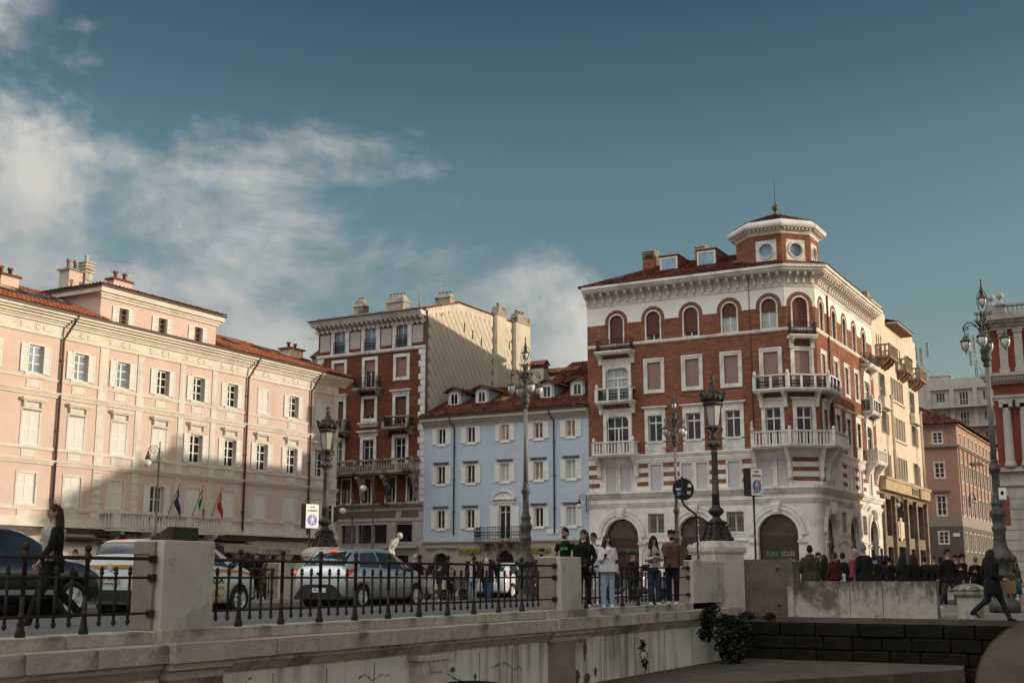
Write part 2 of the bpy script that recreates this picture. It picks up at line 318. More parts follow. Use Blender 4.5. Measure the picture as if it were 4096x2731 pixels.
 def ball(s, c, rx, ry=None, rz=None, n=10, m=7):
  ry = ry or rx; rz = rz or rx; c = Vector(c); vs = [c + Vector((0, 0, -rz))]
  for i in range(1, m):
   t = -pi / 2 + pi * i / m
   for j in range(n):
    a = 2 * pi * j / n; vs.append(c + Vector((rx * cos(t) * cos(a), ry * cos(t) * sin(a), rz * sin(t))))
  vs.append(c + Vector((0, 0, rz))); e = len(vs) - 1
  fs = [(0, 1 + (j + 1) % n, 1 + j) for j in range(n)]
  for i in range(m - 2):
   for j in range(n): fs.append((1 + i * n + j, 1 + i * n + (j + 1) % n, 1 + (i + 1) * n + (j + 1) % n, 1 + (i + 1) * n + j))
  k = 1 + (m - 2) * n
  fs += [(k + j, k + (j + 1) % n, e) for j in range(n)]
  o = s.smooth; s.smooth = True; s.add(vs, fs); s.smooth = o
 def mesh(s, name, mats):
  me = bpy.data.meshes.new(name); me.from_pydata([tuple(p) for p in s.v], [], s.f)
  for m in (mats if isinstance(mats, (list, tuple)) else [mats]): me.materials.append(m)
  me.polygons.foreach_set('material_index', s.mi); me.polygons.foreach_set('use_smooth', s.sm); me.update()
  bm = bmesh.new(); bm.from_mesh(me); bmesh.ops.recalc_face_normals(bm, faces=bm.faces); bm.to_mesh(me); bm.free()
  return me
 def build(s, name, mats, parent=None, mw=None, **kw):
  return put(name, s.mesh(name, mats), parent, mw, **kw)
def put(name, me, parent=None, mw=None, loc=None, rz=0, **kw):
 o = bpy.data.objects.new(name, me); COL.objects.link(o)
 if parent is not None: o.parent = parent
 if mw is not None: o.matrix_basis = mw
 elif loc is not None: o.matrix_basis = MT(loc) @ MR(rz, 4, 'Z')
 tag(o, **kw)
 return o
def empty(name, mw, label=None, cat=None, group=None):
 o = bpy.data.objects.new(name, None); COL.objects.link(o); o.empty_display_size = .3
 o.matrix_basis = mw if isinstance(mw, Matrix) else MT(mw)
 return tag(o, label, cat, group)
def copy_tree(o, parent=None):
 c = o.copy(); COL.objects.link(c)
 if parent is not None: c.parent = parent
 for ch in list(o.children): copy_tree(ch, c)
 return c
def frame(x, y, az, z=-.9):
 a = R_(az); sx, cx_ = sin(a), cos(a)
 return Matrix(((sx, -cx_, 0, x), (cx_, sx, 0, y), (0, 0, 1, z), (0, 0, 0, 1)))
ZG = .9
def FB(): return MB(ZG)
def text_mesh(txt, size, mt, ext=.01, bold=False):
 cu = bpy.data.curves.new('lettering', 'FONT'); cu.body = txt; cu.size = size; cu.extrude = ext; cu.align_x = 'CENTER'; cu.align_y = 'CENTER'; cu.resolution_u = 2
 if bold: cu.offset = size * .025
 o = bpy.data.objects.new('lettering', cu); COL.objects.link(o)
 dg = bpy.context.evaluated_depsgraph_get(); me = bpy.data.meshes.new_from_object(o.evaluated_get(dg)); bpy.data.objects.remove(o); bpy.data.curves.remove(cu)
 me.materials.clear(); me.materials.append(mt); me.name = 'lettering'
 return me
UPRIGHT = MR(R_(90), 4, 'X')
def put_text(txt, size, mt, parent, loc, ext=.01, rz=0, sx=1, bold=False, name='lettering'):
 return put(name, text_mesh(txt, size, mt, ext, bold), parent, MT(loc) @ MR(rz, 4, 'Z') @ UPRIGHT @ Matrix.Diagonal((sx, 1, 1, 1)))
def wall(mb, u0, u1, z0, z1, holes, d=0.0, depth=.3, n=10):
 """facade sheet with real openings and reveals. hole = (u0,u1,z0,z1[,arch?])"""
 us = sorted({u0, u1, *[h[0] for h in holes], *[h[1] for h in holes]}); zs = sorted({z0, z1, *[h[2] for h in holes], *[h[3] for h in holes]})
 us = [u for u in us if u0 - 1e-6 <= u <= u1 + 1e-6]; zs = [z for z in zs if z0 - 1e-6 <= z <= z1 + 1e-6]
 for a, b in zip(us, us[1:]):
  if b - a < 1e-5: continue
  run = None
  for c, e in zip(zs, zs[1:]):
   um, zm = (a + b) / 2, (c + e) / 2
   hole = any(h[0] < um < h[1] and h[2] < zm < h[3] for h in holes)
   if hole:
    if run is not None: mb.quad((a, d, run), (b, d, run), (b, d, c), (a, d, c)); run = None
   elif run is None: run = c
  if run is not None: mb.quad((a, d, run), (b, d, run), (b, d, zs[-1]), (a, d, zs[-1]))
 for h in holes:
  a, b, c, e = h[:4]; D = d + depth
  arch = len(h) > 4 and h[4]
  if arch:
   r = (b - a) / 2; cx = (a + b) / 2; cz = e - r
   pts = [(cx + r * cos(pi * i / n), cz + r * sin(pi * i / n)) for i in range(n + 1)]
   k = n // 2
   mb.poly([(b, d, e)] + [(x, d, z) for x, z in reversed(pts[:k + 1])] if False else [(b, d, e), (cx, d, e)] + [(x, d, z) for x, z in reversed(pts[:k])])
   mb.poly([(a, d, e)] + [(x, d, z) for x, z in reversed(pts[k + 1:])] + [(cx, d, e)])
   prof = [(b, c)] + pts + [(a, c)]
  else: prof = [(b, c), (b, e), (a, e), (a, c)]
  for p, q in zip(prof, prof[1:] + prof[:1]): mb.quad((p[0], d, p[1]), (q[0], d, q[1]), (q[0], D, q[1]), (p[0], D, p[1]))
def archpts(cx, cz, r, n=12): return [(cx + r * cos(pi * i / n), cz + r * sin(pi * i / n)) for i in range(n + 1)]
def archring(mb, cx, cz, r0, r1, y0, y1, leg=0, n=12):
 """moulded arch: ring from radius r0 to r1 with straight legs going down"""
 A = archpts(cx, cz, r0, n); Bp = archpts(cx, cz, r1, n)
 if leg: A = [(cx + r0, cz - leg)] + A + [(cx - r0, cz - leg)]; Bp = [(cx + r1, cz - leg)] + Bp + [(cx - r1, cz - leg)]
 for i in range(len(A) - 1):
  a, b, c, d = A[i], Bp[i], Bp[i + 1], A[i + 1]
  mb.quad((a[0], y0, a[1]), (b[0], y0, b[1]), (c[0], y0, c[1]), (d[0], y0, d[1]))
  mb.quad((b[0], y0, b[1]), (b[0], y1, b[1]), (c[0], y1, c[1]), (c[0], y0, c[1]))
  mb.quad((a[0], y1, a[1]), (a[0], y0, a[1]), (d[0], y0, d[1]), (d[0], y1, d[1]))
_c = {}
def cached(key, fn):
 if key not in _c: _c[key] = fn()
 return _c[key]
def frame_boxes(mb, w, h, t, y0, y1, bottom=True, base=0):
 mb.box(-w / 2 - t, -w / 2, y0, y1, base - (t if bottom else 0), h + t); mb.box(w / 2, w / 2 + t, y0, y1, base - (t if bottom else 0), h + t)
 mb.box(-w / 2, w / 2, y0, y1, h, h + t)
 if bottom: mb.box(-w / 2, w / 2, y0, y1, base - t, base)
def sash(mb, w, h, cols, rows, y, t=.055, th=.05, base=0):
 """glazing bars: rows is a list of heights (fractions) where a cross bar sits"""
 mb.box(-w / 2, -w / 2 + t, y, y + th, base, h); mb.box(w / 2 - t, w / 2, y, y + th, base, h)
 mb.box(-w / 2 + t, w / 2 - t, y, y + th, h - t, h); mb.box(-w / 2 + t, w / 2 - t, y, y + th, base, base + t)
 for i in range(1, cols):
  x = -w / 2 + w * i / cols; tt = t * (1.3 if cols % 2 == 0 and i == cols // 2 else .8)
  mb.box(x - tt / 2, x + tt / 2, y - .004, y + th - .004, base + t, h - t)
 for r in rows:
  z = base + (h - base) * r; mb.box(-w / 2 + t, w / 2 - t, y + .004, y + th - .008, z - t * .32, z + t * .32)
def louvre(w, h, split=None, dark=.0):
 """one shutter leaf, origin bottom centre, front towards -y; frame, mid rail and tilted slats"""
 mb = MB(); t = .06
 mb.box(-w / 2, -w / 2 + t, -.045, 0, 0, h); mb.box(w / 2 - t, w / 2, -.045, 0, 0, h)
 mb.box(-w / 2 + t, w / 2 - t, -.045, 0, 0, t * 1.3); mb.box(-w / 2 + t, w / 2 - t, -.045, 0, h - t * 1.2, h)
 zm = h * (split or .5); mb.box(-w / 2 + t, w / 2 - t, -.043, 0, zm - t * .6, zm + t * .6)
 for (a, b) in ((t * 1.3, zm - t * .6), (zm + t * .6, h - t * 1.2)):
  n = max(2, int((b - a) / .075))
  for i in range(n):
   z = a + (b - a) * (i + .5) / n; s = (b - a) / n
   mb.add([(-w / 2 + t, -.036, z - s * .5), (w / 2 - t, -.036, z - s * .5), (w / 2 - t, -.012, z + s * .42), (-w / 2 + t, -.012, z + s * .42)], [(0, 1, 2, 3)])
 mb.box(-w / 2 + t, w / 2 - t, -.006, -.001, t, h - t)
 return mb
def tile_roof(mb, a, b, c, d, col=.30, row=.42, r=.105, inside=None, jit=.02):
 """barrel tiles laid on the sloping quad a-b (eave) to d-c (ridge). each tile is its own island"""
 a, b, c, d = map(Vector, (a, b, c, d)); W = (b - a).length; Ls = ((d - a).length + (c - b).length) / 2
 nx = max(1, int(W / col)); ns = max(1, int(Ls / row))
 for j in range(ns):
  for i in range(nx):
   fu = (i + .5) / nx; f0 = j / ns; f1 = (j + 1.18) / ns
   if inside and not inside(fu, (f0 + f1) / 2): continue
   e = lambda u, s: a.lerp(b, u).lerp(d.lerp(c, u), s)
   ux = (e(min(1, fu + .01), f0) - e(fu - .01, f0)).normalized(); sl = (e(fu, f1) - e(fu, f0)).normalized(); nn = ux.cross(sl).normalized()
   if nn.z < 0: nn = -nn
   p0 = e(fu, f0) + nn * (.035 + uni(0, jit)) + ux * uni(-jit, jit); p1 = e(fu, min(1, f1)) + nn * .005
   vs = []
   for p, rr in ((p0, r * 1.12), (p1, r * .9)):
    for k in range(4):
     t = pi * k / 3; vs.append(p + ux * (rr * cos(t)) + nn * (rr * .75 * sin(t)))
   mb.add([tuple(v) for v in vs], [(0, 1, 5, 4), (1, 2, 6, 5), (2, 3, 7, 6), (0, 3, 2, 1)])
def bracket_mesh(w, d, h, mt, name='bracket'):
 """scrolled console: origin at top back centre, projecting to -y"""
 mb = MB()
 pr = [(0, 0), (-d, 0), (-d, -h * .16), (-d * .92, -h * .30), (-d * .68, -h * .40), (-d * .45, -h * .52), (-d * .34, -h * .70), (-d * .36, -h * .88), (-d * .22, -h), (0, -h)]
 mb.side(pr, -w / 2, w / 2); return mb.mesh(name, mt)
def baluster_mesh(h, r, mt, square=False):
 mb = MB()
 if square: mb.box(-r * .8, r * .8, -r * .6, r * .6, 0, h)
 else: mb.lathe([(r * .9, 0), (r * .9, h * .08), (r * .45, h * .14), (r, h * .36), (r * .7, h * .55), (r * .38, h * .74), (r * .5, h * .88), (r * .85, h * .93), (r * .85, h)], 7)
 return mb.mesh('baluster', mt)
# ================================================================ setting: ground, road, canal
def sheet(name, pts, m, kind='structure'):
 mb = MB(); mb.poly(pts); return mb.build(name, m, kind=kind)
BX, BY = -5.56, 13.4
BRIDGE = frame(BX, BY, 28.9, 0)
def bw(u, p, z=0): return BRIDGE @ Vector((u, p, z))
b0, b1 = bw(24.0, 60), bw(24.0, -60); c0, c1 = bw(32, 60), bw(32, -60)
mb = MB()
mb.add([tuple(b0.xy) + (-1.05,), tuple(b1.xy) + (-1.05,), tuple(c1.xy) + (-.9,), tuple(c0.xy) + (-.9,)], [(0, 1, 2, 3)])
mb.add([tuple(c0.xy) + (-.9,), tuple(c1.xy) + (-.9,), (900, 1500, -.9), (-1500, 1500, -.9), (-700, 300, -.9)], [(0, 1, 2, 3, 4)])
plaza = mb.build('plaza_ground', M['paving'], kind='structure')
sheet('canal_water', [(-300, -60, -2.9), (300, -60, -2.9), (300, 120, -2.9), (-300, 120, -2.9)], mat('dark_canal_water', (.012, .016, .012), .12, .3, .3, .6, 3, spec=.6), 'structure')
sheet('near_quay', [(-60, -40, -1.2), (60, -40, -1.2), (60, 4.2, -1.2), (-60, 4.2, -1.2)], M['paving'])
st = MB(); p = [(25.6, 76.5), (31.5, 74), (60, 125), (53, 128)]; st.poly([(x, y, -.892) for x, y in p]); st.build('street', M['asphalt'], kind='structure')
rd = MB(); rd.poly([tuple(bw(34, 40).xy) + (-.893,), tuple(bw(34, -9).xy) + (-.893,), tuple(bw(43, -9).xy) + (-.893,), tuple(bw(43, 40).xy) + (-.893,)]); rd.build('road', M['asphalt'], kind='structure')
# ================================================================ pink palace on the left
PK = frame(-13.127, 91.0, 29.0)
pk = empty('pink_building', PK, 'long pink four-storey building with white shutters, terracotta roof and flagged balcony', 'building')
PC = [-37.2, -34.0, -30.75, -27.5, -24.33, -21.12, -17.85, -14.70, -11.5, -8.3, -5.1, -1.95]
U0, U1 = -40.0, .16
holes = []
for i, c in enumerate(PC):
 holes.append((c - .50, c + .50, 11.08, 12.62)); holes.append((c - .56, c + .56, 7.12, 8.92))
 if i == 6: holes.append((c - .58, c + .58, 2.95, 5.45))
 else: holes.append((c - .60, c + .60, 3.93, 5.55))
arches = [(-36.5, -34.4), (-32.0, -29.6), (-24.9, -22.9), (-20.7, -18.9), (-11.9, -10.2), (-9.0, -6.2), (-4.9, -3.2)]
for a, b in arches: holes.append((a, b, -.88, 1.55 if b - a < 2.4 else 1.45, b - a < 2.6))
mb = FB(); wall(mb, U0, U1, 2.77, 14.0, [h for h in holes if h[2] > 2.7])
mb.m = 1; wall(mb, U0, U1, -.9, 2.77, [h for h in holes if h[2] < 2.7], .02)
mb.m = 0
mb.quad((U1, 0, -.9), (U1, 11, -.9), (U1, 11, 14.4), (U1, 0, 14.4)); mb.quad((U0, 0, -.9), (U0, 11, -.9), (U0, 11, 14.4), (U0, 0, 14.4)); mb.quad((U0, 11, -.9), (U1, 11, -.9), (U1, 11, 14.4), (U0, 11, 14.4))
mb.m = 2; mb.box(U0 + .4, U1 - .4, .34, 10.6, -.9, 14.3)
M['pk_ground'] = mat('grey_ground_storey_plaster', (.43, .37, .30), .85, .1, 1, .1, 30)
pkwall = mb.build('wall', [M['pink'], M['pk_ground'], M['shadow_in']], pk)
mb = FB()
for z in (-.3, .25, .8, 1.35, 1.9):
 us = [U0] + [x for a in arches for x in a] + [U1]
 for a, b in zip(us[::2], us[1::2]): mb.box(a + .02, b - .02, -.012, .03, z, z + .42)
mb.build('rustication', M['pk_ground'], pk, kind='stuff')
def band(name, segs, mt, parent, u0, u1):
 mb = FB()
 for z0, z1, pr in segs: mb.box(u0, u1, -pr, .02, z0, z1)
 return mb.build(name, mt, parent)
band('cornice', [(13.27, 13.36, .10), (13.98, 14.10, .16), (14.10, 14.20, .26), (14.20, 14.34, .42), (14.34, 14.46, .62), (14.46, 14.60, .80)], M['cream_trim'], pk, U0, U1 + .75)
band('gutter', [(14.602, 14.72, .90)], M['gutter'], pk, U0, U1 + .85)
band('string_course', [(9.86, 9.98, .10), (9.98, 10.07, .17), (10.07, 10.14, .24)], M['cream_trim'], pk, U0, U1 + .16)
band('string_course', [(6.10, 6.20, .10), (6.20, 6.29, .17), (6.29, 6.36, .24)], M['cream_trim'], pk, U0, U1 + .16)
band('sill_course', [(10.78, 10.90, .07)], M['cream_trim'], pk, U0, U1 + .05)
band('sill_course', [(6.90, 7.06, .07)], M['cream_trim'], pk, U0, U1 + .05)
band('sill_course', [(3.60, 3.80, .07)], M['cream_trim'], pk, U0, U1 + .05)
band('base_course', [(2.70, 2.80, .30), (2.80, 2.92, .22), (2.92, 3.08, .14), (3.08, 3.26, .07)], M['cream_trim'], pk, U0, U1 + .2)
band('shopfront_beam', [(2.42, 2.69, .12)], M['gutter'], pk, U0, U1)
band('frieze', [(13.37, 13.975, .025)], M['cream_trim'], pk, U0, U1)
def pil(u, w):
 mb = FB()
 mb.box(u - w / 2, u + w / 2, -.06, .02, 10.15, 13.26); mb.box(u - w / 2 + .12, u + w / 2 - .12, -.075, -.055, 11.0, 13.0)
 mb.box(u - w / 2 - .03, u + w / 2 + .03, -.08, .02, 10.16, 10.74)
 mb.box(u - w / 2, u + w / 2, -.06, .02, 6.37, 9.85); mb.box(u - w / 2 + .12, u + w / 2 - .12, -.075, -.055, 7.2, 9.4); mb.box(u - w / 2 - .03, u + w / 2 + .03, -.08, .02, 6.38, 6.88)
 z = 3.27
 while z < 6.05: mb.box(u - w / 2 - .02, u + w / 2 + .02, -.07, .02, z, min(z + .41, 6.09)); z += .44
 return mb
for u, w in ((-22.62, .62), (-19.68, .52), (-16.13, .44), (-13.2, .44), (-.12, .50)): pil(u, w).build('pilaster', M['cream_trim'], pk)
pan = MB(); pan.box(-.42, .42, -.03, .02, 0, .40); pan.box(-.34, .34, -.042, -.028, .06, .34); pan.box(-.50, -.42, -.05, .02, -.03, .43); pan.box(.42, .50, -.05, .02, -.03, .43)
panm = pan.mesh('apron_panel', M['cream_trim'])
fr = MB(); fr.box(-1.15, -.38, -.06, .0, .12, .46); fr.box(.38, 1.15, -.06, .0, .12, .46); fr.box(-1.06, -.46, -.075, -.058, .19, .39); fr.box(.46, 1.06, -.075, -.058, .19, .39)
for k in range(8):
 a = R_(45 * k); fr.box(.19 * cos(a) - .045, .19 * cos(a) + .045, -.06, 0, .29 + .19 * sin(a) - .045, .29 + .19 * sin(a) + .045)
fr.slab([(.13 * cos(R_(30 * k)), .29 + .13 * sin(R_(30 * k))) for k in range(12)], -.07, 0)
frm = fr.mesh('frieze_panel', M['cream_trim'])
hood = MB(); hood.box(-.83, .83, -.34, .02, .26, .38); hood.box(-.78, .78, -.26, .02, .18, .26); hood.box(-.62, .62, -.05, .02, -.32, .18)
for s in (-1, 1): hood.box(s * .58 - .07, s * .58 + .07, -.20, .02, -.10, .18)
hoodm = hood.mesh('window_hood', M['cream_trim'])
def pk_window(c, row, state):
 z0, w, h = {3: (11.08, 1.0, 1.54), 2: (7.12, 1.12, 1.80), 1: (3.93, 1.2, 1.62), 0: (2.95, 1.16, 2.5)}[row]
 def trim():
  mb = MB(); frame_boxes(mb, w, h, .13, -.05, .02); mb.box(-w / 2 - .2, w / 2 + .2, -.10, .02, -.20, -.13)
  mb.m = 1
  if state == 'open': sash(mb, w, h, 2, [.36, .68], .16, .085)
  return mb.mesh('window', [M['cream_trim'], M['sh_white']])
 o = put('window', cached(('pkw', row, state), trim), pk, loc=(c, 0, z0 + ZG))
 if state == 'open':
  pale = row == 3 and c < -20.5; g = cached(('pkg', row, pale), lambda: (lambda m: (m.box(-w / 2 + .02, w / 2 - .02, .19, .24, .02, h - .02), m.mesh('pane', M['glass_sky' if pale else 'glass']))[1])(MB())); put('pane', g, o)
  sw = .50
  sm = cached(('pks', row), lambda: louvre(sw, h + .02).mesh('shutter', M['sh_white']))
  for s in (-1, 1): put('shutter', sm, o, loc=(s * (w / 2 + sw / 2 + .01), -.055, -.01), rz=R_(s * uni(2, 6)))
 else:
  sm = cached(('pksc', row), lambda: louvre(w / 2 - .01, h, .62 if row == 1 else .5).mesh('shutter', M['sh_white']))
  for s in (-1, 1): put('shutter', sm, o, loc=(s * w / 4, .09 if row == 1 else .04, 0))
  g = cached(('pkb', row), lambda: (lambda m: (m.box(-w / 2, w / 2, .22, .26, 0, h), m.mesh('pane', M['glass']))[1])(MB())); put('pane', g, o)
 if row == 2: put('window_hood', hoodm, o, loc=(0, 0, h + .36))
for i, c in enumerate(PC):
 pk_window(c, 3, 'closed' if i in (9, 11, 1) else 'open')
 pk_window(c, 2, 'open' if i >= 7 or i == 1 else 'closed')
 pk_window(c, 0 if i == 6 else 1, 'open' if i == 6 else 'closed')
 for z in (10.28, 6.46): put('apron_panel', panm, pk, loc=(c, 0, z + ZG))
 if i not in (6, 5): put('apron_panel', panm, pk, loc=(c, 0, 3.2 + ZG))
 put('frieze_panel', frm, pk, loc=(c, 0, 13.38 + ZG))
for u in (-25.75, -10.05, -3.2):
 mb = FB(); mb.tube([(u + .35, -.85, 14.6), (u + .30, -.6, 14.2), (u, -.15, 13.2), (u, -.14, 2.9)], .075, 7)
 for z in (12, 10.1, 8, 6.25, 4.2): mb.box(u - .10, u + .10, -.23, .0, z, z + .05)
 mb.build('downpipe', M['pipe_brown'], pk)
bal = MB(ZG); bal.box(-22.0, -12.9, -1.15, .02, 2.60, 2.78); bal.box(-22.05, -12.85, -1.20, .02, 2.78, 2.88); bal.box(-22.0, -12.9, -1.16, -.96, 3.62, 3.76)
for u in (-21.85, -19.0, -16.05, -13.05): bal.box(u - .18, u + .18, -1.14, -.94, 2.88, 3.62)
bal.box(-22.0, -21.8, -.94, 0, 3.62, 3.76); bal.box(-13.1, -12.9, -.94, 0, 3.62, 3.76)
for u in (-21.3, -18.9, -16.0, -13.5): bal.side([(0, 2.6), (-1.0, 2.6), (-1.0, 2.45), (-.55, 2.2), (-.3, 1.9), (0, 1.8)], u - .14, u + .14)
bal_o = bal.build('balcony', M['cream_trim'], pk)
blm = baluster_mesh(.74, .085, M['cream_trim'])
for a, b in ((-21.6, -19.2), (-18.75, -16.3), (-15.8, -13.3)):
 n = 11
 for k in range(n): put('baluster', blm, bal_o, loc=(a + (b - a) * k / (n - 1), -1.05, 2.88 + ZG))
for k in range(3): put('baluster', blm, bal_o, loc=(-21.9, -.75 + .28 * k, 2.88 + ZG))
AU0, AU1 = -22.9, -13.0
mb = FB(); ah = [(c - .36, c + .36, 14.9, 15.96) for c in (-21.15, -17.92, -14.74)]
wall(mb, AU0, AU1, 14.4, 16.9, ah, .25)
mb.quad((AU0, .25, 14.4), (AU0, 8, 14.4), (AU0, 8, 16.9), (AU0, .25, 16.9)); mb.quad((AU1, .25, 14.4), (AU1, 8, 14.4), (AU1, 8, 16.9), (AU1, .25, 16.9))
mb.m = 1; mb.box(AU0 + .3, AU1 - .3, .6, 7.6, 14.4, 16.8)
mb.m = 2; mb.box(AU0 - .10, AU1 + .10, .12, .27, 16.32, 16.48); mb.box(AU0 - .35, AU1 + .35, -.15, 8, 16.62, 16.92); mb.box(AU0 - .22, AU1 + .22, .02, .27, 16.48, 16.62)
mb.m = 3; mb.box(AU0 - .45, AU1 + .45, -.28, 8.1, 16.922, 17.02)
att = mb.build('attic_storey', [M['pink'], M['shadow_in'], M['cream_trim'], M['gutter']], pk)
sm = louvre(.42, 1.1).mesh('shutter', M['sh_white'])
def attw():
 mb = MB(); frame_boxes(mb, .72, 1.06, .08, .20, .27); mb.m = 1; sash(mb, .72, 1.06, 2, [.36, .68], .40, .06); return mb.mesh('window', [M['sh_white'], M['wood_brown']])
aw = attw(); gm = MB(); gm.box(-.35, .35, .43, .47, .01, 1.05); gm = gm.mesh('pane', M['glass'])
for c in (-21.15, -17.92, -14.74):
 o = put('window', aw, pk, loc=(c, 0, 14.9 + ZG)); put('pane', gm, o)
 put('shutter', sm, o, loc=(-.62, .17, -.02), rz=R_(-14)); put('shutter', sm, o, loc=(.60, .19, -.02), rz=R_(5))
mb = FB()
for a, b in ((U0, AU0 - .02), (AU1 + .02, U1 + .85)): mb.add([(a, -.92, 14.72), (b, -.92, 14.72), (b, 5.5, 17.2), (a, 5.5, 17.2), (a, 11.9, 14.72), (b, 11.9, 14.72)], [(0, 1, 2, 3), (3, 2, 5, 4), (1, 5, 2), (0, 3, 4)])
mb.box(AU0, AU1, -.9, .3, 14.721, 14.75)
mb.build('roof', M['roof_under'], pk)
mb = FB(); slope = (17.2 - 14.72) / 6.42
def ok(fu, fs):
 u = U0 + (U1 + .85 - U0) * fu
 return not (AU0 - .1 < u < AU1 + .1) and u > -31 and not (u > U1 - 5 and fs > (U1 + .85 - u) / 5.5)
tile_roof(mb, (U0, -.92, 14.74), (U1 + .85, -.92, 14.74), (U1 + .85, 5.5, 17.22), (U0, 5.5, 17.22), inside=ok)
mb.build('roof_tiles', M['tiles'], pk, kind='stuff')
mb = FB(); mb.add([(AU0 - .45, -.28, 17.02), (AU1 + .45, -.28, 17.02), (AU1 - 2.5, 4, 17.75), (AU0 + 2.5, 4, 17.75), (AU0 - .45, 8.2, 17.02), (AU1 + .45, 8.2, 17.02)], [(0, 1, 2, 3), (3, 2, 5, 4), (0, 3, 4), (1, 5, 2)])
mb.build('attic_roof', M['roof_under'], pk)
mb = FB(); tile_roof(mb, (AU0 - .45, -.28, 17.04), (AU1 + .45, -.28, 17.04), (AU1 - 2.5, 4, 17.77), (AU0 + 2.5, 4, 17.77)); tile_roof(mb, (AU0 - .45, 8.2, 17.04), (AU0 - .45, -.28, 17.04), (AU0 + 2.5, 4, 17.77), (AU0 + 2.5, 4.1, 17.77)); mb.build('attic_roof_tiles', M['tiles_dark'], pk, kind='stuff')
for u, s in ((-30.2, .75), (-28.8, .8), (-26.9, .55), (-25.2, .9), (-9.2, .4), (-6.0, .4), (-1.5, .55)):
 y = 1.6 if u < -20 else 2.4
 mb = FB(); z = 14.8 + (y + .92) * slope; mb.T = MT((u, y, z + ZG)) @ MR(math.atan(slope), 4, 'X') @ MT((0, 0, -ZG))
 mb.box(-s, s, -.6, .6, -.05, .14); mb.m = 1; mb.box(-s + .1, s - .1, -.5, .5, .14, .16); mb.build('skylight', [M['gutter'], M['glass']], pk)
def chimney(parent, u, y, z0, w, d, h, pots, mats, potr=.12, poth=.5, cap=.12, name='chimney'):
 mb = FB(); mb.box(u - w / 2, u + w / 2, y - d / 2, y + d / 2, z0, z0 + h); mb.m = 1
 mb.box(u - w / 2 - cap, u + w / 2 + cap, y - d / 2 - cap, y + d / 2 + cap, z0 + h, z0 + h + .12)
 for i in range(pots):
  x = u + (i - (pots - 1) / 2) * (w / max(1, pots)); z = z0 + h + .12
  mb.lathe([(potr, z), (potr * .8, z + poth * .7), (potr * 1.3, z + poth * .72), (potr * 1.3, z + poth)], 8, x, y)
 return mb.build(name, mats, parent)
chimney(pk, -26.75, 4.0, 15.6, 1.25, .9, 1.55, 2, [M['pink'], M['tiles_dark']])
chimney(pk, -20.1, 6.2, 16.2, 1.1, .9, 3.0, 2, [M['pink'], M['dirty_stone']], poth=.7)
mb = FB(); mb.box(-19.4, -18.8, 5.7, 6.35, 16.2, 20.0)
for k in range(4): mb.box(-19.48, -18.72, 5.6, 6.45, 19.3 + .22 * k, 19.38 + .22 * k)
mb.lathe([(.16, 20.05), (.12, 20.3), (.2, 20.4), (0, 20.6)], 8, -19.1, 6.0); mb.build('chimney', M['bridge_stone2'], pk)
chimney(pk, -19.0, 3.0, 17.3, 1.5, .6, 1.1, 2, [M['pink'], M['tiles_dark']])
chimney(pk, -2.4, 2.5, 15.3, 1.5, 1.0, 1.3, 2, [M['pink'], M['tiles_dark']], poth=.45)
def aerial(x, y, z, h, az, n=5, label='', boom=1.5):
 mb = MB(); mb.tube([(0, 0, 0), (0, 0, h)], .02, 5)
 for zz in (h, h * .72):
  mb.tube([(-boom * .7, 0, zz), (boom * .5, 0, zz)], .012, 4)
  for k in range(n): xx = -boom * .6 + boom * k / n; mb.tube([(xx, -.25, zz), (xx, .25, zz)], .006, 4)
 return mb.build('tv_aerial', M['lead'], None, MT((x, y, z)) @ MR(R_(az), 4, 'Z'), label=label, cat='aerial')
def lw(fr_, u, d, z): return fr_ @ Vector((u, d, z + ZG))
q = lw(PK, -18.2, 3.2, 17.4); aerial(q.x, q.y, q.z, 2.5, 20, 6, 'thin roof aerial with two booms above the pink attic storey')
def flag(u, cols, label, lean):
 root = empty('flag', PK @ MT((u, -1.0, 3.3 + ZG)), label, 'flag', 'flags hung from the pink balcony')
 mb = MB(); mb.tube([(0, 0, 0), (.25, -.75, 2.2)], .03, 6); mb.ball((.25, -.75, 2.22), .05); mb.build('flagpole', M['wood_brown'], root)
 mb = MB(); n = 9
 for k, c in enumerate(cols): pass
 W = len(cols)
 P = lambda s, t: Vector((.25 - .05 - s * .10 + .04 * sin(7 * s + 2 * t) + .55 * t * s + .06 * t, -.72 + .25 * s * .6 + .07 * sin(9 * s), 2.1 - 1.55 * s * (.75 + .25 * t) - .55 * t * (1 - .15 * s)))
 for i in range(W * 2):
  for j in range(n):
   s0, s1, t0, t1 = j / n, (j + 1) / n, i / (2 * W), (i + 1) / (2 * W); mb.m = i // 2
   mb.quad(P(s0, t0) , P(s0, t1), P(s1, t1), P(s1, t0))
 mb.build('flag_cloth', [mat('flag_cloth', c, .8, .2, 4) for c in cols], root)
flag(-17.95, [(.02, .03, .14), (.025, .04, .17)], 'dark blue flag with yellow stars, left of three on the pink balcony', 0)
flag(-15.9, [(.02, .16, .04), (.7, .66, .6), (.45, .03, .02)], 'green white and red flag, middle of three on the pink balcony', 0)
flag(-14.2, [(.42, .03, .02), (.5, .035, .025)], 'plain red flag, right of three on the pink balcony', 0)
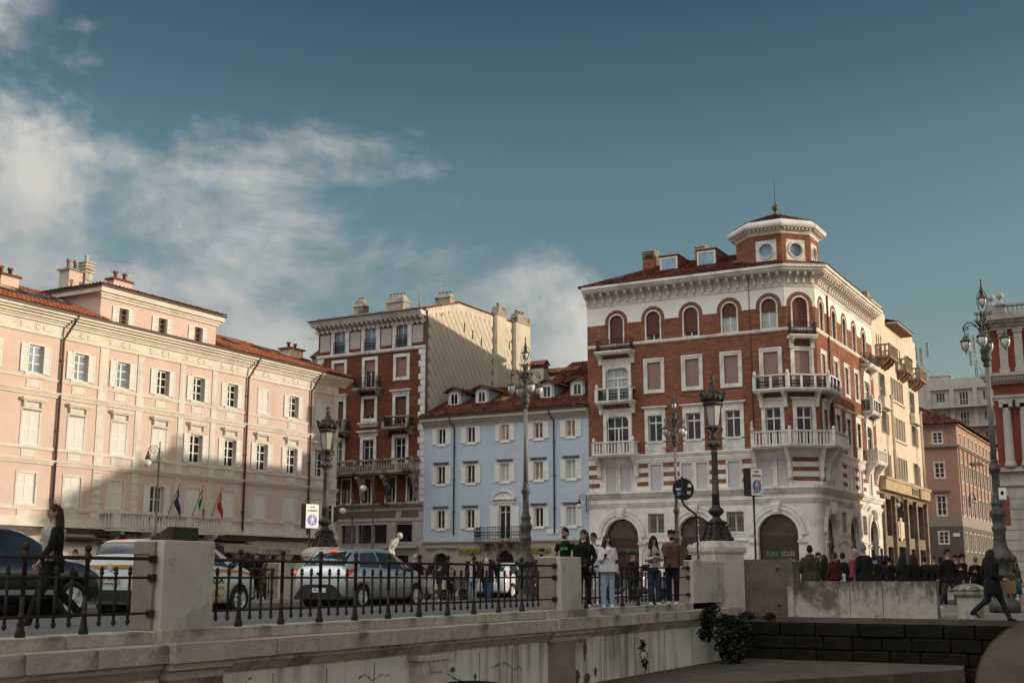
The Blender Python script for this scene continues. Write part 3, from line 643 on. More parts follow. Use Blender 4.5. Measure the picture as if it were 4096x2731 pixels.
def awning(u0, u1, d, zt, zb, txt=None, label=None, col=(.44, .39, .31)):
 root = empty('shop_awning', PK @ MT(((u0 + u1) / 2, 0, zb + ZG)), label, 'awning')
 mb = MB(); w = (u1 - u0) / 2; h = zt - zb; m0 = mat('awning_canvas', col, .85, .1, 2)
 mb.side([(-.02, h), (-d, .42), (-d, .36), (-.02, h - .08)], -w, w); mb.build('canopy', m0, root)
 mb = MB(); mb.box(-w, w, -d - .05, -d + .02, 0, .40); v = mb.build('valance', m0, root)
 if txt: put_text(txt[0], txt[1], mat('valance_lettering', (.10, .07, .05), .8), v, (txt[2], -d - .06, .2), .004)
 mb = MB(); mb.box(-w - .05, w + .05, -d * .7, 0, h, h + .14); mb.build('awning_box', M['gutter'], root)
M['sign_cream'] = mat('cream_signboard', (.50, .45, .36), .6, .06, 2)
awning(-31.0, -27.2, 1.5, 2.2, .95, ('DI NA', .62, .7), 'cream shop awning lettered DI NA behind the walking woman', (.46, .41, .32))
awning(-25.9, -22.6, 1.4, 2.05, .85, ('TRADIZIONI', .30, .1), 'cream shop awning lettered TRADIZIONI right of the walking woman', (.50, .45, .36))
awning(-22.4, -20.2, 1.6, 2.3, 1.2, None, 'plain beige shop awning under the balcony end', (.40, .34, .28))
awning(-12.9, -9.6, 1.2, 2.3, 1.55, None, 'dark edged shop awning left of the bubble tea fascia', (.34, .29, .23))
fs = empty('shop_sign', PK @ MT((-6.6, -.1, 1.55 + ZG)), 'long cream shop fascia lettered BUBBLE TEA on the pink building', 'shop sign')
mb = MB(); mb.box(-3.4, 3.4, -.12, .06, 0, .42); mb.build('board', M['sign_cream'], fs); put_text('KASSAI BUBBLE TEA', .34, mat('fascia_lettering', (.22, .17, .09), .6), fs, (0, -.14, .21), .01)
for a, b in arches:
 mb = FB(); mb.box(a + .02, b - .02, .28, .31, -.88, 1.5); mb.build('door_glazing', M['glass'], pk)
hb = frame(-17.5, 112, 29.0); t = empty('rear_house', hb, 'low dark tiled house seen between the pink and brown brick buildings', 'house')
mb = FB(); mb.box(-9, 3.6, -5, 5, -.9, 15.4); mb.build('wall', M['cream'], t)
mb = FB(); mb.add([(-9.5, -5.6, 15.3), (4.3, -5.6, 15.3), (4.3, 0, 18.6), (-9.5, 0, 18.6), (4.3, 5.6, 15.3), (-9.5, 5.6, 15.3)], [(0, 1, 2, 3), (3, 2, 4, 5), (1, 4, 2)]); mb.build('roof', M['roof_under'], t)
mb = FB(); tile_roof(mb, (-9.5, -5.6, 15.32), (4.3, -5.6, 15.32), (4.3, 0, 18.62), (-9.5, 0, 18.62)); mb.build('roof_tiles', M['tiles_dark'], t, kind='stuff')
chimney(t, -.3, 0, 17.6, 1.5, 1.1, 2.2, 0, [M['dirty_stone'], M['tiles_dark']]); chimney(t, 2.3, 0, 17.8, 1.2, 1.0, 3.2, 0, [M['dirty_stone'], M['tiles_dark']])
for u, z in ((-.3, 19.95), (2.3, 21.15)):
 mb = FB(); mb.add([(u - .85, -.7, z), (u + .85, -.7, z), (u, 0, z + .9), (u - .85, .7, z), (u + .85, .7, z)], [(0, 1, 2), (1, 4, 2), (4, 3, 2), (3, 0, 2), (0, 3, 4, 1)]); mb.build('chimney_cowl', M['tiles_dark'], t)
for i, (u, h) in enumerate(((-.6, 4.4), (.7, 5.0), (1.6, 5.2))):
 q = lw(hb, u, -.3, 18.4); aerial(q.x, q.y, q.z, h, 10 + 8 * i, 4, ['leftmost of the three tall aerials beside the brown brick building', 'middle of the three tall aerials beside the brown brick building', 'rightmost of the three tall aerials beside the brown brick building'][i], 2.0)
# ================================================================ blue house
LX, LY = 18.657, 84.0
def lfr(u): return frame(LX + u * sin(R_(119)), LY + u * cos(R_(119)), 119.0)
bh = empty('blue_house', lfr(-29.4), 'pale blue three-storey house with white shutters and a dark tiled roof', 'house')
BC = [1.65, 4.38, 7.44, 10.39, 13.13]; BW = 14.62
holes = [(c - .37, c + .37, z0, z1) for c in BC for z0, z1 in ((10.36, 11.60), (7.20, 8.60))] + [(c - .37, c + .37, 3.70, 5.15) for c in BC if c != 7.44] + [(6.94, 7.94, 2.82, 5.38)]
gar = [(1.0, 2.44, -.88, 1.85, 1), (6.65, 8.25, -.88, 2.0, 1), (4.0, 5.2, -.88, 1.2, 0), (10.0, 11.5, -.88, 1.25, 0), (12.7, 13.9, -.88, 1.2, 0)]
mb = FB(); wall(mb, 0, BW, 2.6, 11.75, holes, 0, .22); mb.m = 1; wall(mb, 0, BW, -.9, 2.6, gar, .0, .4)
mb.m = 0; mb.quad((0, 0, -.9), (0, 11, -.9), (0, 11, 12.5), (0, 0, 12.5)); mb.quad((BW, 0, -.9), (BW, 11, -.9), (BW, 11, 12.5), (BW, 0, 12.5))
mb.m = 2; mb.box(.3, BW - .3, .5, 10.6, -.9, 12.4)
M['bh_ground'] = mat('grey_stucco_shopfront', (.36, .33, .29), .85, .12, 1.2, .12, 30, dirt=(.18, .15, .12), dirt_amt=.4)
mb.build('wall', [M['blue'], M['bh_ground'], M['shadow_in']], bh)
M['bh_cornice'] = mat('grey_beige_cornice', (.46, .42, .36), .8, .1, 2)
band('cornice', [(11.74, 11.84, .06), (11.84, 11.98, .13), (11.98, 12.12, .28), (12.12, 12.20, .42), (12.20, 12.44, .55)], M['bh_cornice'], bh, -.1, BW)
band('gutter', [(12.445, 12.57, .66)], M['gutter'], bh, -.15, BW)
band('base_course', [(2.58, 2.66, .10), (2.66, 2.74, .17), (2.74, 2.82, .10)], M['bh_cornice'], bh, 0, BW)
def bh_trim(h):
 mb = MB(); frame_boxes(mb, .74, h, .08, -.04, .02); mb.box(-.52, .52, -.07, .02, -.16, -.08); mb.m = 1; sash(mb, .74, h, 2, [], .12, .07)
 return mb.mesh('window', [M['sh_white'], M['sh_white']])
hm = MB(); hm.box(-.70, .70, -.24, .02, 0, .07); hm.box(-.62, .62, -.15, .02, -.07, 0); hoodb = hm.mesh('window_hood', mat('brown_stone_hood', (.22, .17, .14), .8, .1, 3))
shm = louvre(.43, 1.46).mesh('shutter', M['sh_white']); shm2 = louvre(.43, 1.26).mesh('shutter', M['sh_white']); shd = louvre(.66, 2.5, .4).mesh('shutter', M['sh_white'])
def pane(w, h, m, y=.16): mb = MB(); mb.box(-w / 2, w / 2, y, y + .04, .01, h - .01); return mb.mesh('pane', m)
for r, (z0, h) in enumerate(((10.36, 1.24), (7.20, 1.40), (3.70, 1.45))):
 tm = bh_trim(h); pm = [pane(.72, h, M['glass']), pane(.72, h, M['glass_amber']), pane(.72, h, M['curtain'])]
 for i, c in enumerate(BC):
  if r == 2 and i == 2: continue
  o = put('window', tm, bh, loc=(c, 0, z0 + ZG))
  put('pane', pm[1 if (r, i) in ((0, 2), (0, 3), (0, 4), (1, 3)) else 2 if (r, i) in ((1, 4), (1, 2), (2, 4)) else 0], o)
  for s in (-1, 1): put('shutter', shm2 if r == 0 else shm, o, loc=(s * .66, -.04, -.01), rz=R_(s * uni(3, 9)))
  if r: put('window_hood', hoodb, o, loc=(0, 0, h + .25))
  if (r, i) in ((1, 0), (1, 1)):
   mb = MB()
   for k in range(40):
    x = uni(-.33, .33); y = uni(-.12, .02); z = uni(.0, .22); a = uni(0, 3)
    mb.add([(x, y, z), (x + .06 * cos(a), y + .05, z + .05), (x, y + .06 * sin(a), z + .09)], [(0, 1, 2)])
   mb.build('window_plant', M['leaf'], o, kind='stuff')
mb = MB(); frame_boxes(mb, 1.0, 2.56, .12, -.06, .02, False); mb.box(-.85, .85, -.10, .02, 2.72, 3.0)
pts = [(.95 * cos(R_(25 + 130 * k / 12)) / .906, 3.06 + .95 * (sin(R_(25 + 130 * k / 12)) - .42)) for k in range(13)]; mb.slab(pts, -.16, .02)
mb.box(-1.0, 1.0, -.26, .02, 3.0, 3.08)
for i in range(12):
 a, b = pts[i], pts[i + 1]; mb.add([(a[0], -.28, a[1]), (b[0], -.28, b[1]), (b[0], .02, b[1]), (a[0], .02, a[1]), (a[0], -.28, a[1] + .09), (b[0], -.28, b[1] + .09), (b[0], .02, b[1] + .09), (a[0], .02, a[1] + .09)], [(0, 1, 5, 4), (4, 5, 6, 7), (0, 3, 2, 1)])
mb.m = 1; sash(mb, 1.0, 2.56, 2, [.8], .13, .07)
bd = mb.build('balcony_door', [M['wtrim'], M['sh_white']], bh, MT((7.44, 0, 2.82 + ZG)))
put('pane', pane(.98, 2.56, M['glass'], .17), bd)
for s in (-1, 1): put('shutter', shd, bd, loc=(s * .94, -.05, .03), rz=R_(s * 3))
mb = FB(); mb.box(5.25, 9.3, -1.0, .02, 2.62, 2.80); mb.box(5.35, 9.2, -.85, .02, 2.50, 2.62)
for u in (5.9, 7.0, 7.9, 8.8): mb.side([(0, 2.5), (-.8, 2.5), (-.55, 2.2), (-.2, 1.9), (0, 1.75)], u - .12, u + .12)
bo = mb.build('balcony', M['dirty_stone'], bh)
def iron_panel(mb, L, h, n, scroll=True):
 """railing panel along x from 0 to L, height h: bars with scrolls between two rails"""
 mb.box(0, L, -.02, .02, h - .035, h); mb.box(0, L, -.015, .015, .05, .08); mb.box(0, L, -.012, .012, h * .80, h * .82)
 for i in range(n + 1):
  x = L * i / n; mb.box(x - .016, x + .016, -.014, .014, 0, h - .03)
  if scroll and i < n:
   xm = x + L / n / 2; r = min(L / n * .38, .14)
   for cz, sgn in ((h * .30, 1), (h * .58, -1)):
    p = [(xm + r * (1 - k / 14) * cos(sgn * k * .75), 0, cz + r * (1 - k / 14) * 1.2 * sin(sgn * k * .75)) for k in range(12)]
    mb.tube(p, .018, 4, False)
def panel_at(parent, p, q, z, h, n, name='railing_panel', scroll=True, mt=None):
 p, q = Vector(p), Vector(q); L = (q - p).length
 mb = MB(); iron_panel(mb, L, h, n, scroll)
 return mb.build(name, mt or M['iron'], parent, MT((p.x, p.y, z + ZG)) @ MR(math.atan2(q.y - p.y, q.x - p.x), 4, 'Z'))
panel_at(bo, (5.3, -.97), (9.25, -.97), 2.8, .93, 17); panel_at(bo, (5.3, -.97), (5.3, 0), 2.8, .93, 4); panel_at(bo, (9.25, 0), (9.25, -.97), 2.8, .93, 4)
for u in (2.9, 11.75):
 mb = FB(); mb.tube([(u - .2, -.58, 12.5), (u - .2, -.55, 12.1), (u, -.12, 11.6), (u, -.11, 3.2)], .06, 7)
 for z in (10, 7.5, 5): mb.box(u - .09, u + .09, -.19, 0, z, z + .05)
 mb.build('downpipe', M['gutter'], bh)
for i, (a, b, c, d, ar) in enumerate(gar):
 mb = FB(); mb.box(a + .02, b - .02, .36, .39, -.88, d); mb.build('door_glazing', M['glass'], bh)
 mb = FB()
 if ar: archring(mb, (a + b) / 2, d - (b - a) / 2, (b - a) / 2, (b - a) / 2 + .32, -.08, .0, d - (b - a) / 2 + .88); mb.box((a + b) / 2 - .14, (a + b) / 2 + .14, -.16, .0, d - .02, d + .42)
 else: frame_boxes(mb, b - a, d, .16, -.06, 0, False); mb.v = [v + Vector(((a + b) / 2, 0, 0)) for v in mb.v]
 mb.build('door_surround', M['bh_ground'], bh)
mb = FB(); mb.box(.3, 3.3, -.22, .02, 2.22, 2.34); mb.box(.4, 3.2, -.12, .02, 2.1, 2.22); mb.build('shop_cornice', M['bh_ground'], bh)
for u in (8.35, 8.52, 8.69):
 mb = FB(); mb.box(u - .05, u + .05, -.06, 0, -.9, 1.9); mb.build('fluted_pilaster', M['bh_ground'], bh)
M['sign_gold'] = mat('dull_gold_letters', (.30, .21, .035), .5, .15, 5)
for u, l in ((4.35, 'left hand gold shop lettering reading CREDEM on the blue house, between the arched doors'), (10.4, 'right hand gold shop lettering reading CREDEM on the blue house, behind the tall lamp')):
 s = empty('shop_sign', bh.matrix_basis @ MT((u, 0, 1.95 + ZG)), l, 'shop sign', 'gold bank signs on the blue house'); put_text('CREDEM', .52, M['sign_gold'], s, (0, -.10, 0), .05, bold=True)
mb = FB(); mb.box(11.1, 12.05, -.05, .02, 3.15, 3.5); mb.build('stone_plaque', M['wtrim'], bh)
ze, zr, dr = 12.58, 15.65, 6.4
mb = FB(); mb.add([(-.2, -.68, ze), (BW, -.68, ze), (BW, dr, zr), (-.2, dr, zr), (BW, 12, 13.2), (-.2, 12, 13.2)], [(0, 1, 2, 3), (3, 2, 4, 5), (0, 3, 5), (1, 4, 2)]); mb.build('roof', M['roof_under'], bh)
mb = FB(); tile_roof(mb, (-.2, -.68, ze + .02), (BW, -.68, ze + .02), (BW, dr, zr + .02), (-.2, dr, zr + .02), .27, .40, .095); mb.build('roof_tiles', M['tiles_dark'], bh, kind='stuff')
mb = FB(); mb.add([(9.4, 3.6, 15.2), (BW + .3, 3.6, 15.2), (BW + .3, 8.0, 17.5), (9.4, 8.0, 17.5), (9.4, 8.4, 15.2), (BW + .3, 8.4, 15.2)], [(0, 1, 2, 3), (0, 3, 4), (1, 5, 2), (3, 2, 5, 4)]); mb.build('rear_roof', M['roof_under'], bh)
mb = FB(); tile_roof(mb, (9.4, 3.6, 15.22), (BW + .3, 3.6, 15.22), (BW + .3, 8.0, 17.52), (9.4, 8.0, 17.52), .27, .4, .095); mb.build('rear_roof_tiles', M['tiles_dark'], bh, kind='stuff')
def dormer(u):
 y0 = 1.9; zb = ze + (y0 + .68) * (zr - ze) / (dr + .68) - .02
 mb = FB(); mb.box(u - .62, u + .62, y0, y0 + .1, zb, zb + 1.12); mb.side([(y0 + .05, zb), (y0 + 2.6, zb + 1.12), (y0 + .05, zb + 1.12)], u - .62, u - .55); mb.side([(y0 + .05, zb), (y0 + 2.6, zb + 1.12), (y0 + .05, zb + 1.12)], u + .55, u + .62)
 mb.slab([(u - .62, zb + 1.12), (u + .62, zb + 1.12), (u, zb + 1.44)], y0, y0 + .1)
 d = mb.build('dormer', M['blue'], bh)
 mb = FB(); mb.T = MT((u, y0 - .02, zb + .10)); frame_boxes(mb, .66, .86, .13, -.05, .0); sash(mb, .66, .86, 2, [], .0, .05, .03); mb.build('window', M['sh_white'], d)
 mb = FB(); mb.box(u - .33, u + .33, y0 - .012, y0 - .004, zb + .1, zb + .96); mb.build('pane', M['glass'], d)
 mb = FB(); A = zb + 1.50
 mb.add([(u - .95, y0 - .35, A - .42), (u, y0 - .35, A), (u + .95, y0 - .35, A - .42), (u - .95, y0 + 2.4, A - .42), (u, y0 + 3.2, A), (u + .95, y0 + 2.4, A - .42), (u - .95, y0 - .35, A - .48), (u, y0 - .35, A - .07), (u + .95, y0 - .35, A - .48)], [(0, 1, 4, 3), (1, 2, 5, 4), (0, 6, 7, 1), (1, 7, 8, 2)])
 tile_roof(mb, (u - .95, y0 - .35, A - .40), (u - .95, y0 + 2.4, A - .40), (u, y0 + 3.0, A + .02), (u, y0 - .35, A + .02), .26, .36, .09); tile_roof(mb, (u + .95, y0 + 2.4, A - .40), (u + .95, y0 - .35, A - .40), (u, y0 - .35, A + .02), (u, y0 + 3.0, A + .02), .26, .36, .09)
 mb.build('dormer_roof', M['tiles_dark'], d, kind='stuff')
for u in (1.65, 4.25, 10.15, 12.8): dormer(u)
mb = FB(); mb.T = MT((6.0, 2.3, ze + 2.98 * .434 + ZG + .03)) @ MR(.41, 4, 'X') @ MT((0, 0, -ZG)); mb.box(-.45, .45, -.55, .55, 0, .1); mb.m = 1; mb.box(-.38, .38, -.48, .48, .1, .12); mb.build('skylight', [M['gutter'], M['glass_amber']], bh)
def roofed_chimney(u, y, w, d, z0, z1):
 mb = FB(); mb.box(u - w / 2, u + w / 2, y - d / 2, y + d / 2, z0, z1); mb.m = 1
 n = max(3, int(w / .22))
 for i in range(n + 1):
  x = u - w / 2 + .05 + (w - .1) * i / n; mb.box(x - .045, x + .045, y - d / 2 + .02, y - d / 2 + .12, z1, z1 + .34); mb.box(x - .045, x + .045, y + d / 2 - .12, y + d / 2 - .02, z1, z1 + .34)
 for s in (-1, 1): mb.slab([(u + s * w / 2, z1 + .34), (u + s * (w / 2 - .08), z1 + .34)] if 0 else [(u + s * w / 2 - .04, z1), (u + s * w / 2 + .04, z1), (u + s * w / 2 + .04, z1 + .34), (u + s * w / 2 - .04, z1 + .34)], y - d / 2 + .12, y + d / 2 - .12); mb.side([(y - d / 2, z1 + .34), (y + d / 2, z1 + .34), (y, z1 + .66)], u + s * (w / 2 - .04) - .04, u + s * (w / 2 - .04) + .04)
 mb.m = 2; mb.box(u - w / 2 + .12, u + w / 2 - .12, y - d / 2 + .15, y + d / 2 - .15, z1, z1 + .34)
 ch = mb.build('chimney', [M['bridge_stone2'], M['brick'], M['shadow_in']], bh)
 mb = FB(); e = .14; zt = z1 + .36
 tile_roof(mb, (u - w / 2 - e, y - d / 2 - e, zt - .05), (u + w / 2 + e, y - d / 2 - e, zt - .05), (u + w / 2 + e, y, zt + .36), (u - w / 2 - e, y, zt + .36), .2, .3, .08, jit=.005); tile_roof(mb, (u + w / 2 + e, y + d / 2 + e, zt - .05), (u - w / 2 - e, y + d / 2 + e, zt - .05), (u - w / 2 - e, y, zt + .36), (u + w / 2 + e, y, zt + .36), .2, .3, .08, jit=.005)
 mb.build('chimney_roof', M['tiles'], ch, kind='stuff')
roofed_chimney(7.55, 5.6, 1.25, .9, 14.9, 16.75); roofed_chimney(9.4, 6.4, 2.9, .85, 15.0, 16.15)
# ================================================================ dark brick building with the slab-hung blank gable
BRF = lfr(-40.35)
bb = empty('brown_brick_building', BRF, 'dark brown brick building with white window frames and a blank cream side wall', 'building')
NC = [2.3, 5.48, 8.65]; W = 10.94
holes = [(c - .55, c + .55, 18.62, 20.5) for c in NC] + [(c - .54, c + .54, 15.45 if c == 5.48 else 16.1, 17.78) for c in NC] + [(c - .55, c + .55, 12.86 if c == 5.48 else 12.2, 14.5) for c in NC] + [(c - .53, c + .53, 9.0, 11.1) for c in NC] + [(c - .44, c + .44, 5.9, 7.9) for c in (3.35, 5.4, 7.8, 9.85)]
mb = FB(); wall(mb, 0, W, 5.5, 20.7, holes, 0, .28); mb.m = 1; wall(mb, 0, W, -.9, 5.5, [(2.95, 4.45, 2.65, 4.15), (4.6, 6.0, 2.65, 4.15), (6.15, 7.5, 2.65, 4.15), (8.35, 9.95, 2.75, 4.3), (1.0, 2.6, -.88, 1.8), (3.4, 5.4, -.88, 1.8), (7.6, 9.6, -.88, 1.7)], 0, .3)
mb.m = 0; mb.quad((0, 0, -.9), (0, 17.5, -.9), (0, 17.5, 21.5), (0, 0, 21.5)); mb.quad((0, 17.5, -.9), (W, 17.5, -.9), (W, 17.5, 21.5), (0, 17.5, 21.5))
mb.m = 2; mb.box(.3, W - .35, .5, 17.2, -.9, 21.3)
M['bb_ground'] = mat('grey_metal_cladding', (.40, .36, .33), .6, .1, 2, dirt=(.2, .17, .14), dirt_amt=.4)
mb.build('wall', [M['brick_dark'], M['bb_ground'], M['shadow_in']], bb)
GP = [(0, -.9), (17.5, -.9), (17.5, 23.1), (5.0, 23.05), (0, 21.6)]
mb = FB(); mb.side(GP, W - .02, W); mb.build('gable_wall', M['slab_gap'], bb)
dw, dh = .80, .98
sl = MB(); sl.add([(0, -dw / 2 + .012, 0), (0, 0, -dh / 2 + .016), (0, dw / 2 - .012, 0), (0, 0, dh / 2 - .016), (.035, -dw / 2 + .03, 0), (.05, 0, -dh / 2 + .03), (.035, dw / 2 - .03, 0), (.018, 0, dh / 2 - .03)], [(4, 5, 6, 7), (0, 1, 5, 4), (1, 2, 6, 5), (2, 3, 7, 6), (3, 0, 4, 7)])
slm = sl.mesh('wall_slab', M['slab']); cand = []
for j in range(-2, 40):
 for i in range(0, 24):
  y = i * dw + (j % 2) * dw / 2 + .3; z = 9.5 + j * dh / 2
  ztop = 21.6 + min(y, 5) / 5 * 1.45
  if y < dw / 2 or y > 17.5 - dw / 2 or z > ztop - dh / 2 - .1 or 11.0 < y < 12.9 or y > 14.4: continue
  zlow = 12.6 + min(6.2, max(0, y)) * .434
  if z < zlow - .2: continue
  cand.append((y, z))
cand.sort()
rest = MB(ZG)
for k, (y, z) in enumerate(cand):
 if k < 295: put('wall_slab', slm, bb, loc=(W, y, z + ZG))
 else: rest.T = MT((W, y, z)); rest.dz = ZG; rest.add([tuple(v) for v in sl.v], sl.f)
if rest.v: rest.build('wall_slabs', M['slab'], bb, kind='stuff')
mb = FB()
for y in range(0, 36):
 yy = .25 + y * .48; zt = 21.6 + min(yy, 5) / 5 * 1.45
 if yy > 17.2: break
 mb.add([(W + .03, yy - .23, zt - .62), (W + .03, yy + .23, zt - .62), (W + .03, yy + .23, zt - .02), (W + .03, yy - .23, zt - .02), (W, yy - .23, zt - .62), (W, yy + .23, zt - .62), (W, yy + .23, zt - .02), (W, yy - .23, zt - .02)], [(0, 1, 2, 3), (0, 4, 5, 1), (1, 5, 6, 2), (2, 6, 7, 3), (3, 7, 4, 0)])
mb.build('verge_slabs', M['slab'], bb, kind='stuff')
M['plaster_breast'] = mat('cream_render', (.58, .50, .39), .85, .1, 1, .1, 20, streak=.35)
for y0, y1, zt in ((11.1, 12.8, 24.0), (14.6, 17.4, 24.0)):
 mb = FB(); mb.box(W, W + .42, y0, y1, 8, zt - .9); mb.m = 1; mb.side([(y0, zt - .9), (y1, zt - .9), (y1 - .35, zt), (y0 + .35, zt)], W - .3, W + .46)
 for k in range(1 if y1 - y0 < 2 else 3): yy = (y0 + y1) / 2 + (k - (0 if y1 - y0 < 2 else 1)) * .6; mb.lathe([(.12, zt), (.10, zt + .3), (.17, zt + .32), (.17, zt + .42)], 8, W, yy)
 mb.build('chimney_breast', [M['plaster_breast'], M['dirty_stone']], bb)
mb = FB(); mb.tube([(W + .10, .07, 21.5), (W + .10, .07, 8)], .05, 6); mb.build('downpipe', M['gutter'], bb)
mb = FB()
for y, z in ((6.0, 21.1), (7.4, 20.7), (8.9, 20.3), (13.3, 20.9), (14.0, 20.9)): mb.side([(y - .04, z - .4), (y + .05, z - .4), (y + .03, z + .4), (y - .02, z + .4)], W + .03, W + .09)
mb.build('vent_slots', M['shadow_in'], bb, kind='stuff')
band('cornice', [(20.55, 20.72, .05), (21.02, 21.12, .62), (21.12, 21.28, .72), (21.28, 21.40, .86)], M['wtrim'], bb, -.45, W)
band('eaves', [(21.40, 21.50, .98)], M['gutter'], bb, -.55, W + .05)
band('soffit_wall', [(20.72, 21.02, .02)], M['dirty_stone'], bb, 0, W)
bm_ = bracket_mesh(.15, .58, .62, M['wtrim'])
for k in range(23): put('bracket', bm_, bb, loc=(.05 + k * (W - .3) / 22, -.02, 21.02 + ZG))
mb = FB(); mb.add([(-.5, -.95, 21.51), (W + .1, -.95, 21.51), (W + .1, 5, 23.12), (-.5, 5, 23.12), (W + .1, 17.6, 23.18), (-.5, 17.6, 23.18)], [(0, 1, 2, 3), (3, 2, 4, 5)]); mb.box(W - .3, W + .08, 5, 17.5, 23.08, 23.2); mb.side([(-.9, 21.4), (5, 23.0), (5, 23.14), (-.9, 21.56)], W - .1, W + .09); mb.build('roof', M['tiles_dark'], bb)
mb = FB()
for x in range(0, 7): mb.box(.3 + x * 1.5, 1.6 + x * 1.5, -.7, -.1, 21.55 + .02 * (x % 2), 21.68)
mb.build('roof_flashing', M['lead'], bb)
def hipped_chimney(u, y, z0, w, d, h, pots):
 mb = FB(); mb.box(u - w / 2, u + w / 2, y - d / 2, y + d / 2, z0, z0 + h * .6); e = .1
 a = [(u - w / 2 - e, y - d / 2 - e, z0 + h * .6), (u + w / 2 + e, y - d / 2 - e, z0 + h * .6), (u + w / 2 + e, y + d / 2 + e, z0 + h * .6), (u - w / 2 - e, y + d / 2 + e, z0 + h * .6)]
 b = [(u - w / 2 + .2, y - d / 2 + .2, z0 + h), (u + w / 2 - .2, y - d / 2 + .2, z0 + h), (u + w / 2 - .2, y + d / 2 - .2, z0 + h), (u - w / 2 + .2, y + d / 2 - .2, z0 + h)]
 mb.add(a + b, [(0, 1, 5, 4), (1, 2, 6, 5), (2, 3, 7, 6), (3, 0, 4, 7), (4, 5, 6, 7), (3, 2, 1, 0)])
 for i in range(pots): x = u + (i - (pots - 1) / 2) * .36; mb.lathe([(.07, z0 + h), (.07, z0 + h + .16), (.16, z0 + h + .18), (.16, z0 + h + .22)], 7, x, y)
 mb.build('chimney', M['dirty_stone'] if pots > 8 else M['bridge_stone'], bb)
hipped_chimney(2.95, 2.0, 21.9, .95, .9, 1.7, 2); hipped_chimney(6.5, 2.4, 22.0, 1.75, .9, 1.65, 5); hipped_chimney(9.9, 4.6, 22.9, 1.5, .8, .95, 4)
mb = FB(); mb.tube([(9.3, 1.5, 22), (9.3, 1.5, 24.1)], .06, 6); mb.build('vent_pipe', M['lead'], bb)
q = lw(BRF, 9.4, 4.6, 23.5); aerial(q.x, q.y, q.z, 2.2, -30, 6, 'roof aerial over the gable of the brown brick building', 1.1)
band('string_course', [(18.30, 18.40, .10), (18.40, 18.55, .16)], M['wtrim'], bb, -.1, W + .05)
def bbw(w, h, t, bottom=True, sash_=True, cols=2, rows=(), proj=.08):
 mb = MB(); frame_boxes(mb, w, h, t, -proj, .02, bottom); mb.m = 1
 if sash_: sash(mb, w, h, cols, rows, .16, .06)
 return mb.mesh('window', [M['wtrim'], M['sh_white']])
m1 = bbw(1.1, 1.88, .28, False); pg = pane(1.08, 1.88, M['glass_sky'], .2)
for c in NC:
 o = put('window', m1, bb, loc=(c, 0, 18.62 + ZG)); put('pane', pg, o)
 panel_at(bb, (c - .58, -.16), (c + .58, -.16), 18.62, .98, 7, 'window_railing')
for c in (.72, 3.9, 7.07, 10.2):
 mb = FB(); mb.box(c - .52, c + .52, -.03, .02, 18.86, 20.32); mb.build('wall_panel', mat('grey_panel', (.42, .38, .34), .85, .06, 2), bb)
mb = FB()
for c in NC: mb.box(c - .95, c - .83, -.05, .02, 18.55, 20.55); mb.box(c + .83, c + .95, -.05, .02, 18.55, 20.55)
mb.build('attic_pilasters', M['wtrim'], bb)
mb = FB()
for k in range(24):
 z = 5.9 + .52 * k; w = .62 if k % 2 else .42
 if z < 18.2: mb.box(W - w, W + .03, -.04, .02, z, z + .48); mb.box(-.03, w, -.04, .02, z, z + .48)
mb.build('quoins', M['wtrim'], bb, kind='stuff')
m4 = bbw(1.08, 1.68, .26); m4d = bbw(1.08, 2.33, .26, False)
for i, c in enumerate(NC):
 d = i == 1; z0 = 15.45 if d else 16.1; h = 17.78 - z0
 o = put('window', m4d if d else m4, bb, loc=(c, 0, z0 + ZG)); put('pane', pane(1.06, h, M['glass'], .2), o)
 bl = h if i == 2 else .95; mb = MB(); mb.box(-.53, .53, .10, .13, h - bl, h); mb.build('roller_blind', M['blind_mauve'], o)
def stone_balcony(parent, c, hw, d, z0, zt, iron=True, mts=None, npan=8, post=True):
 mb = FB(); mb.box(c - hw, c + hw, -d, .02, z0 - .14, z0); mb.box(c - hw + .08, c + hw - .08, -d + .08, .02, z0 - .22, z0 - .14)
 for s in (-1, 1): mb.side([(0, z0 - .22), (-d * .85, z0 - .22), (-d * .8, z0 - .34), (-d * .35, z0 - .55), (-.1, z0 - .72), (0, z0 - .72)], c + s * (hw - .22) - .09, c + s * (hw - .22) + .09)
 if post:
  for s in (-1, 1): mb.box(c + s * (hw - .12) - .1, c + s * (hw - .12) + .1, -d + .02, -d + .22, z0, zt); 
  mb.box(c - hw, c + hw, -d, -d + .24, zt, zt + .09); mb.box(c - hw, c - hw + .2, -d + .24, 0, zt, zt + .09); mb.box(c + hw - .2, c + hw, -d + .24, 0, zt, zt + .09)
 b = mb.build('balcony', mts or M['dirty_stone'], parent)
 k = .22 if post else .02
 panel_at(b, (c - hw + k, -d + .12), (c + hw - k, -d + .12), z0, zt - z0, npan); panel_at(b, (c - hw + .1, -d + .12), (c - hw + .1, 0), z0, zt - z0, 3); panel_at(b, (c + hw - .1, 0), (c + hw - .1, -d + .12), z0, zt - z0, 3)
 return b
stone_balcony(bb, 5.48, 1.22, .85, 15.36, 16.25, post=False)
m3 = bbw(1.1, 1.64, .26); m3d = bbw(1.1, 2.3, .26, False)
hd = MB(); hd.box(-1.0, 1.0, -.32, .02, .12, .22); hd.box(-.95, .95, -.24, .02, .04, .12); hd.box(-.86, .86, -.14, .02, -.14, .04); hdm = hd.mesh('window_hood', M['wtrim'])
